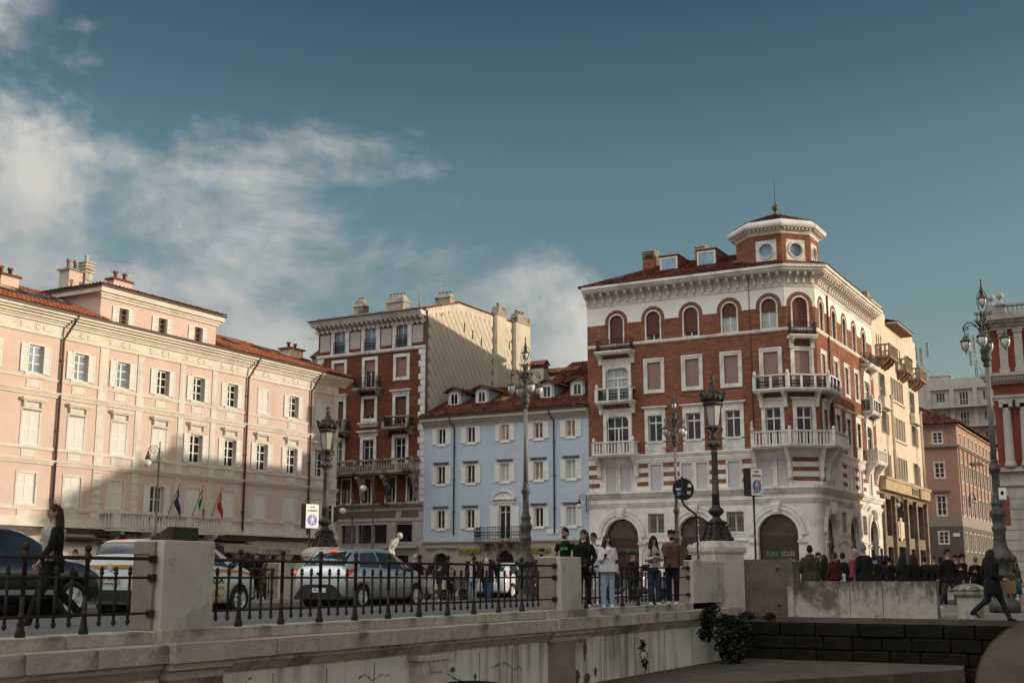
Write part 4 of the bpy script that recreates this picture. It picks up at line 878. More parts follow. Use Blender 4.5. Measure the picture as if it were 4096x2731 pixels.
for i, c in enumerate(NC):
 w_ = i == 1; z0 = 12.86 if w_ else 12.2; h = 14.5 - z0
 o = put('window', m3 if w_ else m3d, bb, loc=(c, 0, z0 + ZG)); put('pane', pane(1.08, h, M['glass'], .2), o)
 mb = MB(); mb.box(-.54, .54, .10, .13, .22 if w_ else .4, h); mb.build('roller_blind', M['blind_brown'], o)
 if not w_: put('window_hood', hdm, o, loc=(0, 0, h + .34)); stone_balcony(bb, c, 1.28, .95, 11.95, 12.72)
 else: put('window_hood', hdm, o, loc=(0, 0, -.55))
m2 = bbw(1.06, 2.1, .28, False, True, 2, (.72,))
dn = MB(); dn.box(-1.02, 1.02, -.34, .02, .10, .20); dn.box(-.94, .94, -.10, .02, -.25, .0)
for k in range(11): dn.box(-.92 + .18 * k - .05, -.92 + .18 * k + .05, -.26, .02, 0, .10)
dnm = dn.mesh('window_hood', M['wtrim'])
for i, c in enumerate(NC):
 o = put('window', m2, bb, loc=(c, 0, 9.0 + ZG)); put('pane', pane(1.04, 2.1, M['glass'], .2), o)
 if i == 1: put('window_hood', dnm, o, loc=(0, 0, 2.65))
mb = FB(); mb.box(.1, 10.62, -1.25, .02, 8.22, 8.40); mb.box(.2, 10.5, -1.1, .02, 8.1, 8.22); mb.box(.1, 10.62, -1.24, -1.0, 9.22, 9.36); mb.box(10.4, 10.62, -1.0, 0, 9.22, 9.36)
for u in (.25, 2.6, 5.0, 6.9, 9.1, 10.48): mb.box(u - .14, u + .14, -1.23, -1.01, 8.4, 9.22)
for u in (2.4, 5.1, 7.6, 10.35): mb.side([(0, 8.1), (-1.1, 8.1), (-1.12, 7.85), (-.75, 7.6), (-.45, 7.1), (-.4, 6.6), (-.25, 6.2), (0, 6.1)], u - .17, u + .17)
lb = mb.build('balcony', M['dirty_stone'], bb); bm2 = baluster_mesh(.82, .085, M['dirty_stone'])
for a, b in ((.5, 2.4), (2.8, 4.8), (5.2, 6.7), (7.1, 8.9), (9.3, 10.3)):
 n = int((b - a) / .24)
 for k in range(n + 1): put('baluster', bm2, lb, loc=(a + (b - a) * k / n, -1.12, 8.4 + ZG))
for k in range(4): put('baluster', bm2, lb, loc=(10.5, -.9 + k * .24, 8.4 + ZG))
mz = bbw(.88, 2.0, .12)
for c in (3.35, 5.4, 7.8, 9.85):
 o = put('window', mz, bb, loc=(c, 0, 5.9 + ZG)); put('pane', pane(.86, 2.0, M['glass'], .2), o); mb = MB(); mb.box(-.43, .43, .1, .13, 1.2, 2.0); mb.build('roller_blind', M['blind_brown'], o)
mb = FB(); mb.box(0, W, -.03, .01, 5.52, 8.1); 
band('mezzanine_course', [(5.52, 5.62, .12), (5.62, 5.74, .24), (5.74, 5.86, .34)], M['dirty_stone'], bb, 0, W)
band('fascia_frame', [(5.25, 5.50, .06), (4.42, 4.66, .06)], M['bb_ground'], bb, 0, W)
for a, b in ((2.3, 8.3), (8.85, 10.5)):
 mb = FB(); mb.box(a, b, -.03, .02, 4.67, 5.24); mb.build('fascia_panel', mat('brown_fascia_panel', (.14, .10, .07), .6, .15, 2), bb)
for a, b in ((2.95, 4.45), (4.6, 6.0), (6.15, 7.5), (8.35, 9.95)):
 mb = FB(); mb.T = MT(((a + b) / 2, 0, 0)); frame_boxes(mb, b - a - .02, 4.14, .07, -.05, .05, True, 2.66); f = mb.build('window', M['bb_ground'], bb)
 mb = FB(); mb.box(a + .02, b - .02, .2, .24, 2.66, 4.28); mb.build('pane', M['glass'], f)
for a, b in ((1.0, 2.6), (3.4, 5.4), (7.6, 9.6)):
 mb = FB(); mb.box(a + .02, b - .02, .24, .28, -.88, 1.78); mb.build('shop_glazing', M['glass'], bb)
mb = FB(); mb.box(7.4, 10.6, -.5, .02, 2.25, 2.4); mb.build('shop_canopy', M['bb_ground'], bb)
# ================================================================ brick corner building with the octagonal turret
LFm = frame(LX, LY, 119.0)
kb = empty('brick_corner_building', LFm, 'red brick and white stone corner building with an octagonal roof turret', 'building')
UA = .45; UL = -14.8
Bl = Vector((2.27, 1.23))
CH = MT((UA, 0, 0)) @ MR(math.atan2(1.23, 1.82), 4, 'Z'); CHL = math.hypot(1.23, 1.82)
RT = MT((Bl.x, Bl.y, 0)) @ MR(R_(90), 4, 'Z'); RL = 17.1
ID = Matrix.Identity(4)
CL = [-12.38, -9.43, -6.48, -3.55, -.66]
CR = [1.5, 4.95, 8.0, 11.05, 14.2]
def fb(T): mb = MB(ZG); mb.T = T; return mb
WH, BR, TR = M['wtrim'], M['brick'], M['white_stucco']
# --- walls per face: (transform, u0, u1, opening columns)
def openings(cols, kind):
 out = []
 for i, c in enumerate(cols):
  balc = (kind == 'L' and i == 0) or (kind == 'R' and i == 4)
  door2 = (kind == 'L' and i == 4) or kind == 'C' or (kind == 'R' and i == 0)
  out.append((c - .54, c + .54, 16.55 if balc or kind == 'C' else 17.12, 19.27, 1))
  if balc: out += [(c - .92, c + .92, 12.80, 15.22), (c - .88, c + .88, 8.85, 11.6)]
  else: out += [(c - .52, c + .52, 12.76 if door2 else 13.43, 15.45), (c - .53, c + .53, 8.9 if door2 else 9.62, 11.52)]
 return out
opL, opC, opR = openings(CL, 'L'), openings([CHL / 2], 'C'), openings(CR, 'R')
mzL = [(-13.38, -12.57), (-12.25, -11.37), (-9.87, -9.02), (-7.49, -6.70), (-6.36, -5.56), (-4.03, -3.16), (-1.66, -.83), (-.52, .34)]
mzR = [(1.2, 2.0), (2.4, 3.2), (6.95, 7.75), (8.05, 8.95), (10.6, 11.45), (13.7, 14.5)]
mzo = lambda a: [(x, y, 6.12, 7.96) for x, y in a]
def face(T, u0, u1, ops, mz, nm):
 mb = fb(T); wall(mb, u0, u1, 8.1, 18.6, [h for h in ops if h[2] < 12.79 or True], 0, .26); mb.build('wall', [BR], kb)
 mb = fb(T); wall(mb, u0, u1, 18.6, 21.0, [(h[0] - .30, h[1] + .30, 18.0, 19.62) for h in ops if len(h) > 4], -.03, .035); mb.build('stucco_field', TR, kb)
 mb = fb(T); wall(mb, u0, u1, 5.95, 8.1, mz, 0, .26); mb.build('mezzanine_wall', WH, kb)
def face2(T, u0, u1, ops, mz):
 mb = fb(T); wall(mb, u0, u1, 8.1, 19.75, ops, 0, .26); mb.build('wall', [BR], kb)
 ar = [h for h in ops if len(h) > 4]
 mb = fb(T); wall(mb, u0, u1, 18.6, 21.0, [((h[0] + h[1]) / 2 - .93, (h[0] + h[1]) / 2 + .93, 17.7, 18.73 + .93, 1) for h in ar], -.03, .034); mb.build('stucco_field', TR, kb)
 mb = fb(T); wall(mb, u0, u1, 5.95, 8.1, mz, 0, .26); mb.build('mezzanine_wall', WH, kb)
face2(ID, UL, UA, opL, mzo(mzL)); face2(CH, 0, CHL, opC, []); face2(RT, 0, RL, opR, mzo(mzR))
mb = FB(); mb.prism([(UL + .3, .45), (.2, .45), (1.6, 1.4), (1.75, RL - .3), (UL + .3, RL - .3)], -.9, 21.2); mb.build('interior', M['shadow_in'], kb)
mb = FB(); mb.quad((UL, 0, -.9), (UL, RL, -.9), (UL, RL, 21.2), (UL, 0, 21.2)); mb.quad((UL, Bl.y + RL, -.9), (Bl.x, Bl.y + RL, -.9), (Bl.x, Bl.y + RL, 21.2), (UL, Bl.y + RL, 21.2)); mb.build('rear_wall', BR, kb)
GL, GC0, GRs = 1.30, (1.30, 0), 0.0
gaL = [(-13.52, -10.88, -.88, 4.12, 1), (-7.82, -5.30, -.88, 4.22, 1), (-2.02, .78, -.88, 4.22, 1), (-10.09, -8.86, 3.05, 4.45), (-4.22, -2.98, 3.05, 4.45)]
gaR = [(.26, 2.95, -.88, 4.3, 1), (6.5, 9.3, -.88, 4.3, 1), (12.6, 15.3, -.88, 4.3, 1), (4.25, 5.6, 3.1, 4.52), (10.4, 11.7, 3.1, 4.52)]
mb = FB(); wall(mb, UL, GL, -.9, 6.0, gaL, -.06, .45, 14); mb.T = RT; wall(mb, -.35, RL, -.9, 6.0, gaR, -.06, .45, 14); mb.T = None
a = Vector((GL, -.06)); b = (RT @ Vector((-.35, -.06, 0))).xy; q1 = Vector((b.x - .25, -.02)); cor = []
for k in range(7):
 t = k / 6; p = a.lerp(Vector((b.x, a.y)), t).lerp(Vector((b.x, a.y)).lerp(b, t), t); cor.append(p)
for p, q in zip(cor, cor[1:]): mb.quad((p.x, p.y, -.9), (q.x, q.y, -.9), (q.x, q.y, 6.0), (p.x, p.y, 6.0))
M['istrian'] = mat('white_istrian_stone', (.72, .68, .64), .75, .09, 1.3, .15, 25, spec=.25, dirt=(.40, .36, .33), dirt_amt=.4)
mb.build('ground_storey_wall', M['istrian'], kb)
mb = FB(); mb.poly([(UA - .05, .0, 6.0), (GL, -.06, 6.0)] + [(p.x, p.y, 6.0) for p in cor] + [(b.x, b.y + 1.8, 6.0), (1.5, 1.5, 6.0)]); mb.build('corner_ledge', M['istrian'], kb)
mb = FB(); rng = random.Random(3)
def ashlar(T, u0, u1, hs):
 mb.T = T
 for zi, z in enumerate((2.62, 3.22, 3.82, 4.42)):
  u = u0 - rng.uniform(0, .5)
  while u < u1:
   w = rng.uniform(.8, 1.5); a_, b_ = max(u, u0), min(u + w, u1)
   if b_ - a_ > .12 and not any(h[0] - (.85 if len(h) > 4 else .35) < b_ and h[1] + (.85 if len(h) > 4 else .35) > a_ and h[3] + .8 > z for h in hs): mb.box(a_ + .008, b_ - .008, -.074, -.05, z + .008, z + .592)
   u += w
ashlar(None, UL, GL, gaL); ashlar(RT, -.3, RL, gaR); mb.build('ashlar_facing', M['istrian'], kb, kind='stuff')
def ring(name, segs, mt, ground=False):
 """moulding that runs round the three faces"""
 for z0, z1, pr in segs:
  mb = FB(); P = [(UL, 0), (UA, 0), tuple(Bl), (Bl.x, Bl.y + RL)] if not ground else [(UL, -.06)] + [tuple(p) for p in cor] + [(b.x, Bl.y + RL)]
  op = opath(P, pr)
  pts = op + list(reversed(opath(P, -.05))); n = len(op)
  for i in range(n - 1):
   p, q, r, s = op[i], op[i + 1], opath(P, -.05)[i + 1], opath(P, -.05)[i]
   mb.add([(*p, z0), (*q, z0), (*r, z0), (*s, z0), (*p, z1), (*q, z1), (*r, z1), (*s, z1)], [(0, 1, 5, 4), (4, 5, 6, 7), (0, 3, 2, 1)] + ([(3, 0, 4, 7)] if i == 0 else []) + ([(1, 2, 6, 5)] if i == n - 2 else []))
  yield mb
def opath(P, d):
 P = [Vector(p) for p in P]; out = []
 for i, p in enumerate(P):
  ns = []
  for a_, b_ in ((i - 1, i), (i, i + 1)):
   if a_ >= 0 and b_ < len(P):
    t = (P[b_] - P[a_]).normalized(); ns.append(Vector((t.y, -t.x)))
  if len(ns) == 2:
   m_ = (ns[0] + ns[1]).normalized(); out.append(tuple(p + m_ * (d / max(.3, m_.dot(ns[0])))))
  else: out.append(tuple(p + ns[0] * d))
 return out
def moulding(name, segs, mt, ground=False):
 big = MB()
 for mb in ring(name, segs, mt, ground): big.add([tuple(v) for v in mb.v], mb.f)
 return big.build(name, mt, kb)
moulding('string_course', [(16.86, 16.94, .06), (16.94, 17.08, .12)], WH)
moulding('frieze_moulding', [(19.97, 20.05, .05), (20.05, 20.22, .10)], WH)
moulding('main_cornice', [(20.98, 21.06, .82), (21.06, 21.22, .94), (21.22, 21.42, 1.08)], WH)
moulding('piano_course', [(8.1, 8.26, .07), (8.26, 8.5, .10), (8.5, 8.62, .16), (8.62, 8.74, .22)], WH)
moulding('lower_course', [(5.66, 5.78, .16), (5.78, 5.92, .24), (5.92, 6.10, .34)], WH, True)
moulding('lower_course', [(4.95, 5.08, .05), (5.08, 5.22, .12), (5.22, 5.34, .18)], WH, True)
brm = bracket_mesh(.17, .72, .80, WH)
def row(T, us, z): 
 for u in us: put('bracket', brm, kb, T @ MT((u, -.03, z + ZG)))
row(ID, [UL + .12 + .66 * k for k in range(20)] + [-1.55, -.95, -.35, .25], 20.98); row(CH, [.3, .85, 1.4, 1.95], 20.98); row(RT, [.3, .8, 1.35, 1.9, 2.45] + [3.4 + .62 * k for k in range(22)], 20.98)
mb = FB()
def stripes(T, segs):
 mb.T = T
 for a_, b_ in segs:
  for z in (6.44, 7.10, 7.75): mb.box(a_, b_, -.018, .01, z, z + .30)
stripes(None, [(UL, -13.92), (-10.94, -10.05), (-8.88, -7.65), (-5.40, -4.2), (-3.0, -2.3)]); stripes(CH, [(.12, CHL - .12)]); stripes(RT, [(.12, .7), (5.6, 6.75), (9.15, 10.4), (11.65, 12.6), (16.0, RL)]); mb.T = None
mb.build('brick_stripes', BR, kb, kind='stuff')
mzb = MB(); mzb.box(-.42, .42, .06, .1, 0, 1.84)
for k in range(22): mzb.box(-.42, .42, .052, .062, .04 + k * .083, .10 + k * .083)
mzb = mzb.mesh('roller_shutter', M['blind_grey'])
def mzw(w): mb = MB(); frame_boxes(mb, w, 1.84, .09, -.05, .02, False); mb.box(-w / 2 - .12, w / 2 + .12, -.08, .02, -.12, 0); return mb.mesh('window', WH)
for T, lst in ((ID, mzL), (RT, mzR)):
 for a_, b_ in lst: o = put('window', mzw(b_ - a_), kb, T @ MT(((a_ + b_) / 2, 0, 6.12 + ZG))); put('roller_shutter', mzb, o)
# --- arched top-floor windows
def arch_win():
 mb = MB(); r = .54; zc = 19.27 - r - 17.12
 archring(mb, 0, zc, r - .005, r + .10, -.05, .04, zc); mb.box(-.60, .60, -.06, .02, -.06, 0)
 mb.m = 1; sash(mb, 1.06, zc, 2, [], .16, .06); archring(mb, 0, zc, r - .07, r, .16, .2)
 return mb.mesh('window', [WH, M['sh_white']])
awm = arch_win()
def archfill(r, z0, zc, y, m, nm):
 mb = MB(); mb.slab([(-r, z0), (r, z0)] + archpts(0, zc, r), y, y + .03); return mb.mesh(nm, m)
ap = archfill(.53, .02, 1.61, .2, M['glass'], 'pane'); apc = archfill(.53, .02, 1.61, .2, M['curtain'], 'pane')
def archbrick(): mb = MB(); archring(mb, 0, 1.61, .65, .925, -.045, .01, .2); return mb.mesh('brick_arch', BR)
abm = archbrick()
def top_window(T, u, blind):
 o = put('window', awm, kb, T @ MT((u, 0, 17.12 + ZG)))
 put('pane', apc if 0 < blind < .6 else ap, o); put('brick_arch', abm, o)
 if blind: z0 = 2.1 * (1 - blind); put('roller_blind', archfill(.535, max(.0, z0) if blind < 1 else -.5, 1.61, .10, M['blind_brown'], 'roller_blind'), o)
for u, bl in zip(CL, (1, .82, .85, .45, .42)): top_window(ID, u, bl)
top_window(CH, CHL / 2, 1)
for u, bl in zip(CR, (.5, 0, .3, .4, 0)): top_window(RT, u, bl)
# --- second-floor windows, all with tan blinds
def w2(): mb = MB(); frame_boxes(mb, 1.04, 2.02, .17, -.05, .02); frame_boxes(mb, 1.38, 2.02 + .17, .12, -.10, .02, True, -.17); return mb.mesh('window', WH)
def w2d(): mb = MB(); frame_boxes(mb, 1.04, 2.69, .17, -.05, .02, False); frame_boxes(mb, 1.38, 2.86, .12, -.10, .02, False); return mb.mesh('window', WH)
w2m, w2dm = w2(), w2d(); bl2 = MB(); bl2.box(-.52, .52, .09, .12, 0, 2.02)
for k in range(26): bl2.box(-.52, .52, .082, .092, .02 + k * .077, .08 + k * .077)
bl2m = bl2.mesh('roller_blind', M['blind_tan'])
bl2 = MB(); bl2.box(-.52, .52, .09, .12, 0, 2.69)
for k in range(34): bl2.box(-.52, .52, .082, .092, .02 + k * .077, .08 + k * .077)
bl2dm = bl2.mesh('roller_blind', M['blind_tan'])
def second(T, u, door): o = put('window', w2dm if door else w2m, kb, T @ MT((u, 0, (12.76 if door else 13.43) + ZG))); put('roller_blind', bl2dm if door else bl2m, o)
for u in CL[1:4]: second(ID, u, False)
second(ID, CL[4], True); second(CH, CHL / 2, True); second(RT, CR[0], True)
for u in CR[1:4]: second(RT, u, False)
# --- first-floor windows with hoods and aprons
def w1(door):
 mb = MB(); h = 2.62 if door else 1.9; frame_boxes(mb, 1.06, h, .28, -.06, .02, False); mb.box(-.81, .81, -.05, .02, h + .28, h + .50); mb.box(-.92, .92, -.16, .02, h + .50, h + .57); mb.box(-1.0, 1.0, -.24, .02, h + .57, h + .65)
 if not door: mb.box(-.62, .62, -.12, .02, -.12, 0); mb.box(-.81, .81, -.05, .02, -.88, -.12); mb.box(-.45, .45, -.075, -.04, -.75, -.25)
 mb.m = 1; sash(mb, 1.06, h, 2, (), .15, .065); 
 zt = h * .72; mb.box(-.53, .53, .14, .20, zt - .05, zt + .05); mb.box(-.05, .05, .135, .145, zt, h)
 return mb.mesh('window', [WH, M['sh_white']])
w1m, w1dm = w1(False), w1(True); p1, p1d = pane(1.04, 1.9, M['glass'], .19), pane(1.04, 2.62, M['glass'], .19)
def first(T, u, door): o = put('window', w1dm if door else w1m, kb, T @ MT((u, 0, (8.9 if door else 9.62) + ZG))); put('pane', p1d if door else p1, o)
for u in CL[1:4]: first(ID, u, False)
first(ID, CL[4], True); first(CH, CHL / 2, True); first(RT, CR[0], True)
for u in CR[1:4]: first(RT, u, False)
# --- stacked loggia bays with three balconies
def loggia(T, c):
 for z0, zt, hw, zg in ((12.80, 15.95, .92, 15.22), (8.85, 12.2, .88, 11.6)):
  mb = fb(T); X = 1.14
  mb.box(c - X, c - hw, -.14, .02, z0, zt); mb.box(c + hw, c + X, -.14, .02, z0, zt); mb.box(c - hw, c + hw, -.12, .02, zg, zt)
  for s in (-1, 1): mb.slab([(c + s * hw, zg), (c + s * (hw - .28), zg), (c + s * (hw - .14), zg - .10), (c + s * (hw - .04), zg - .30), (c + s * hw, zg - .34)][::s], -.10, .1)
  f = mb.build('loggia_frame', WH, kb)
  mb = fb(T); mb.T = T @ MT((c, 0, 0)); w = hw * 2; h = zg
  sash(mb, w, h, 3, (), .10, .075, .05, z0); zt_ = z0 + (h - z0) * .70; mb.box(-hw, hw, .09, .16, zt_ - .05, zt_ + .05); mb.box(-.05, .05, .095, .15, z0, zt_)
  mb.build('loggia_window', M['sh_white'], f)
  mb = fb(T); mb.box(c - hw + .02, c + hw - .02, .17, .2, z0 + .02, h - .02); mb.build('pane', M['curtain'] if z0 > 12 else M['glass'], f)
 for (z0, zt, hw, d, kind) in ((16.48, 17.33, 1.48, .85, 'iron'), (12.75, 13.68, 1.48, .85, 'post'), (8.82, 9.70, 1.68, 1.05, 'bal')):
  balcony(T, [(c - hw, 0), (c + hw, 0)], d, z0, zt, kind, (c - hw + .2, c + hw - .2), 1.5 if kind == 'bal' else .75)
def balcony(T, P, d, z0, zt, kind, br_us=(), brh=.75, brT=None, posts_at=None):
 """stone balcony along the wall path P (in face coordinates), projecting d"""
 O = opath(P, d); n = len(P)
 ins = lambda e: [tuple(Vector(x)) for x in opath(P, d - e)]
 mb = fb(T)
 for e, a_, b_ in ((0, z0 - .12, z0), (.07, z0 - .22, z0 - .12)):
  Q = ins(e)
  if e: Q = [Q[0]] + Q[1:-1] + [Q[-1]]
  mb.prism([tuple(p) for p in Q] + [tuple(p) for p in reversed(opath(P, -.02))], a_, b_)
 for u in br_us:
  TT, uu = (T, u) if not isinstance(u, tuple) else u
  mb.T = TT; h = brh
  mb.side([(0, z0 - .22), (-d * .86, z0 - .22), (-d * .86, z0 - .30), (-d * .62, z0 - .22 - h * .22), (-d * .36, z0 - .22 - h * .45), (-.26, z0 - .22 - h * .75), (-.24, z0 - .22 - h * .95), (-.12, z0 - .22 - h), (0, z0 - .22 - h)], uu - .13, uu + .13)
 mb.T = T
 path = [tuple(P[0])] + ins(.12) + [tuple(P[-1])]
 path[0] = tuple(Vector(P[0]) + (Vector(ins(.12)[0]) - Vector(O[0])).normalized() * 0); 
 pts = [Vector(p) for p in [P[0]] + ins(.12) + [P[-1]]]
 t0 = (Vector(P[1]) - Vector(P[0])).normalized() * .12; t1 = (Vector(P[-2]) - Vector(P[-1])).normalized() * .12
 pts[0] += t0; pts[1] += t0; pts[-1] += t1; pts[-2] += t1
 segs = list(zip(pts, pts[1:]))
 if kind != 'iron':
  for i, (p, q) in enumerate(segs):
   t = (q - p).normalized(); nrm = Vector((t.y, -t.x)) * .11; e = t * .11
   P0, Q0 = p - (e if i else e * 0), q + (e if i < len(segs) - 1 else e * 0)
   dz = .003 * (i % 2)
   mb.prism([tuple(P0 + nrm), tuple(Q0 + nrm), tuple(Q0 - nrm), tuple(P0 - nrm)], zt - .10 + dz, zt + dz)
  for i, p in enumerate(pts[1:-1]):
   mb.box(p.x - .12, p.x + .12, p.y - .12, p.y + .12, z0, zt - .10)
   mb.lathe([(.09, zt), (.12, zt + .06), (.10, zt + .22), (.04, zt + .30), (0, zt + .34)], 7, p.x, p.y)
 o = mb.build('balcony', WH, kb)
 iron = M['iron']
 for i, (p, q) in enumerate(segs):
  L = (q - p).length; t = (q - p).normalized()
  if L < .3: continue
  if kind == 'bal':
   k = max(1, int(L / .23)); bmesh_ = cached(('sqb', round(zt - z0, 2)), lambda: baluster_mesh(zt - z0 - .10, .06, WH, True))
   for j in range(1, k): w_ = p + t * (L * j / k); put('baluster', bmesh_, o, T @ MT((w_.x, w_.y, z0 + ZG)) @ MR(math.atan2(t.y, t.x), 4, 'Z'))
  elif kind == 'post':
   k = max(1, round(L / .95))
   for j in range(k):
    a_ = p + t * (L * j / k + .11); b_ = p + t * (L * (j + 1) / k - .11)
    mbp = MB(); iron_panel(mbp, (b_ - a_).length, zt - z0 - .10, 8); mbp.build('railing_panel', iron, o, T @ MT((a_.x, a_.y, z0 + ZG)) @ MR(math.atan2(t.y, t.x), 4, 'Z'))
    if j: w_ = p + t * (L * j / k); put('post', cached(('bp', round(zt - z0, 2)), lambda: (lambda m: (m.box(-.08, .08, -.08, .08, 0, zt - z0 - .1), m.mesh('post', WH))[1])(MB())), o, T @ MT((w_.x, w_.y, z0 + ZG)) @ MR(math.atan2(t.y, t.x), 4, 'Z'))
  else:
   mbp = MB(); iron_panel(mbp, L, zt - z0, max(3, int(L / .2))); mbp.build('railing_panel', iron, o, T @ MT((p.x, p.y, z0 + ZG)) @ MR(math.atan2(t.y, t.x), 4, 'Z'))
 return o
loggia(ID, CL[0]); loggia(RT, CR[4])
balcony(CH, [(.1, 0), (CHL - .1, 0)], .8, 16.48, 17.33, 'iron', (.35, CHL - .35), .7)
balcony(ID, [(-1.75, 0), (UA, 0), tuple(Bl), (Bl.x, Bl.y + 2.6)], .95, 12.75, 13.68, 'post', (-1.4, .3, (CH, CHL - .2), (RT, 1.7)), 1.05)
balcony(ID, [(-1.95, 0), (UA, 0), tuple(Bl), (Bl.x, Bl.y + 3.2)], 1.15, 8.85, 9.80, 'bal', (-1.98, .42, (CH, CHL - .1), (RT, 1.1), (RT, 2.3)), 2.1)
for x, y in ((-1.88, -1.02),):
 mb = FB(); mb.lathe([(.10, 9.80), (.13, 9.95), (.10, 10.15), (.07, 10.3), (.09, 10.4), (.06, 10.5), (0, 10.54)], 8, x, y); mb.build('finial', WH, kb)
# --- ground storey arches
def shop_arch(T, a_, b_, top, txt=None):
 c, r = (a_ + b_) / 2, (b_ - a_) / 2; zc = top - r
 mb = fb(T); archring(mb, c, zc, r + .01, r + .30, -.14, -.05, zc - 2.45, 20); archring(mb, c, zc, r + .30, r + .52, -.20, -.05, 0, 20); archring(mb, c, zc, r + .58, r + .68, -.12, -.05, 0, 20)
 mb.slab([(c - .2, top - .02), (c + .2, top - .02), (c + .34, top + .78), (c - .34, top + .78)], -.42, -.05); mb.slab([(c - .14, top + .1), (c + .14, top + .1), (c + .22, top + .62), (c - .22, top + .62)], -.50, -.4)
 for s in (-1, 1):
  x = c + s * (r + .28); mb.box(x - .32, x + .32, -.24, -.05, 2.30, 2.40); mb.box(x - .28, x + .28, -.17, -.05, 2.20, 2.30); mb.box(x - .24, x + .24, -.12, -.05, -.9, 2.2)
 s_ = mb.build('arch_surround', M['istrian'], kb)
 mb = fb(T); mb.slab([(c - r + .02, 2.75), (c + r - .02, 2.75)] + archpts(c, zc, r - .02, 16), .32, .36); mb.build('fanlight_pane', M['glass_brown'], s_)
 mb = fb(T); mb.box(c - r + .02, c + r - .02, .22, .36, 2.15, 2.75); mb.box(c - r + .02, c + r - .02, .18, .36, 2.05, 2.15); archring(mb, c, zc, r - .10, r - .02, .28, .33, zc - 2.75, 16); mb.box(c - r + .02, c - r + .14, .26, .36, -.9, 2.1); mb.box(c + r - .14, c + r - .02, .26, .36, -.9, 2.1); mb.box(c - .05, c + .05, .27, .36, -.9, .9); mb.build('shop_frame', mat('dark_brown_shopfront', (.05, .022, .014), .5, .2, 3), s_)
 mb = fb(T); mb.box(c - r + .14, c + r - .14, .32, .35, -.9, 2.05); mb.build('shop_glass', M['glass'], s_)
 if txt:
  mb = fb(T); mb.box(c - r + .2, c + r - .2, .26, .315, 1.05, 1.95); mb.build('sign_board', mat('dark_olive_signboard', (.035, .036, .022), .5, .2, 2), s_)
  put_text('POKE', .44, mat('green_lettering', (.14, .26, .10), .6), s_, (c - .54, .25, 1.52 + ZG), .01, sx=.76); put_text('SCUSE', .44, mat('rose_lettering', (.42, .30, .26), .6), s_, (c + .55, .25, 1.52 + ZG), .01, sx=.76)
for a_, b_, c_, d_, *r_ in gaL:
 if r_: shop_arch(ID, a_, b_, d_, a_ > -3)
for a_, b_, c_, d_, *r_ in gaR:
 if r_: shop_arch(RT, a_, b_, d_)
def barred(T, a_, b_, z0, zt):
 c = (a_ + b_) / 2; w = b_ - a_; h = zt - z0
 mb = fb(T); mb.T = T @ MT((c, -.06, z0)); frame_boxes(mb, w, h, .14, -.06, .02); frame_boxes(mb, w + .28, h + .14, .16, -.03, .02, True, -.14); mb.box(-w / 2 - .22, w / 2 + .22, -.12, .02, -.62, -.5)
 mb.m = 1; sash(mb, w, h, 2, (), .16, .06); mb.m = 2
 for k in range(9): x = -w / 2 + w * (k + .5) / 9; mb.box(x - .012, x + .012, -.02, .01, 0, h)
 for z in (.28, h - .28): mb.box(-w / 2, w / 2, -.025, .015, z - .015, z + .015)
 o = mb.build('window', [M['istrian'], M['sh_white'], M['lead']], kb)
 mb = fb(T); mb.box(a_ + .02, b_ - .02, .16, .2, z0, zt); mb.build('pane', M['glass_brown'], o)
for h in gaL + gaR:
 if len(h) == 4: barred(RT if h in gaR else ID, *h)
mb = FB(); mb.tube([(-2.05, -.06, 21), (-2.05, -.05, 8.9)], .03, 5); mb.T = RT; mb.tube([(3.1, -.1, 20), (3.1, -.1, 9.2)], .07, 6); mb.build('downpipe', M['pipe_brown'], kb)
mb = FB(); mb.box(-8.62, -8.52, -.35, 0, 9.02, 9.12); mb.box(-8.72, -8.42, -.52, -.3, 9.0, 9.14); mb.build('security_camera', M['lead'], kb)
mb = FB(); mb.box(1.38 - .1, 1.38 + .12, -.09, -.05, 1.75, 1.97); mb.build('house_number_plate', mat('dark_blue_enamel', (.03, .04, .07), .3), kb)
# --- roof
e0 = 21.44
mb = FB(); R0 = [(UL - .3, -1.0), (.9, -1.0), (3.3, .8), (3.3, RL + 1.2), (UL - .3, RL + 1.2)]; Rt = [(UL + 5.0, 5.2), (-3, 5.2), (-3, 5.2), (-3, 8.2), (UL + 5, 8.2)]
mb.add([(*p, e0) for p in R0] + [(*p, 24.1) for p in Rt], [(i, (i + 1) % 5, 5 + (i + 1) % 5, 5 + i) for i in range(5)] + [(5, 6, 7, 8, 9)]); mb.build('roof', M['roof_under'], kb)
mb = FB(); tile_roof(mb, (UL - .3, -1.0, e0 + .02), (.9, -1.0, e0 + .02), (-3, 5.2, 24.12), (UL + 5.0, 5.2, 24.12), .28, .42); tile_roof(mb, (3.3, .8, e0 + .02), (3.3, RL + 1.2, e0 + .02), (-3, 8.2, 24.12), (-3, 5.2, 24.12), .28, .42); tile_roof(mb, (UL - .3, RL + 1.2, e0 + .02), (UL - .3, -1.0, e0 + .02), (UL + 5, 5.2, 24.12), (UL + 5, 8.2, 24.12), .28, .42)
mb.build('roof_tiles', M['tiles_dark'], kb, kind='stuff')
M['red_sheet'] = mat('oxide_red_sheet_metal', (.20, .055, .035), .5, .12, 3)
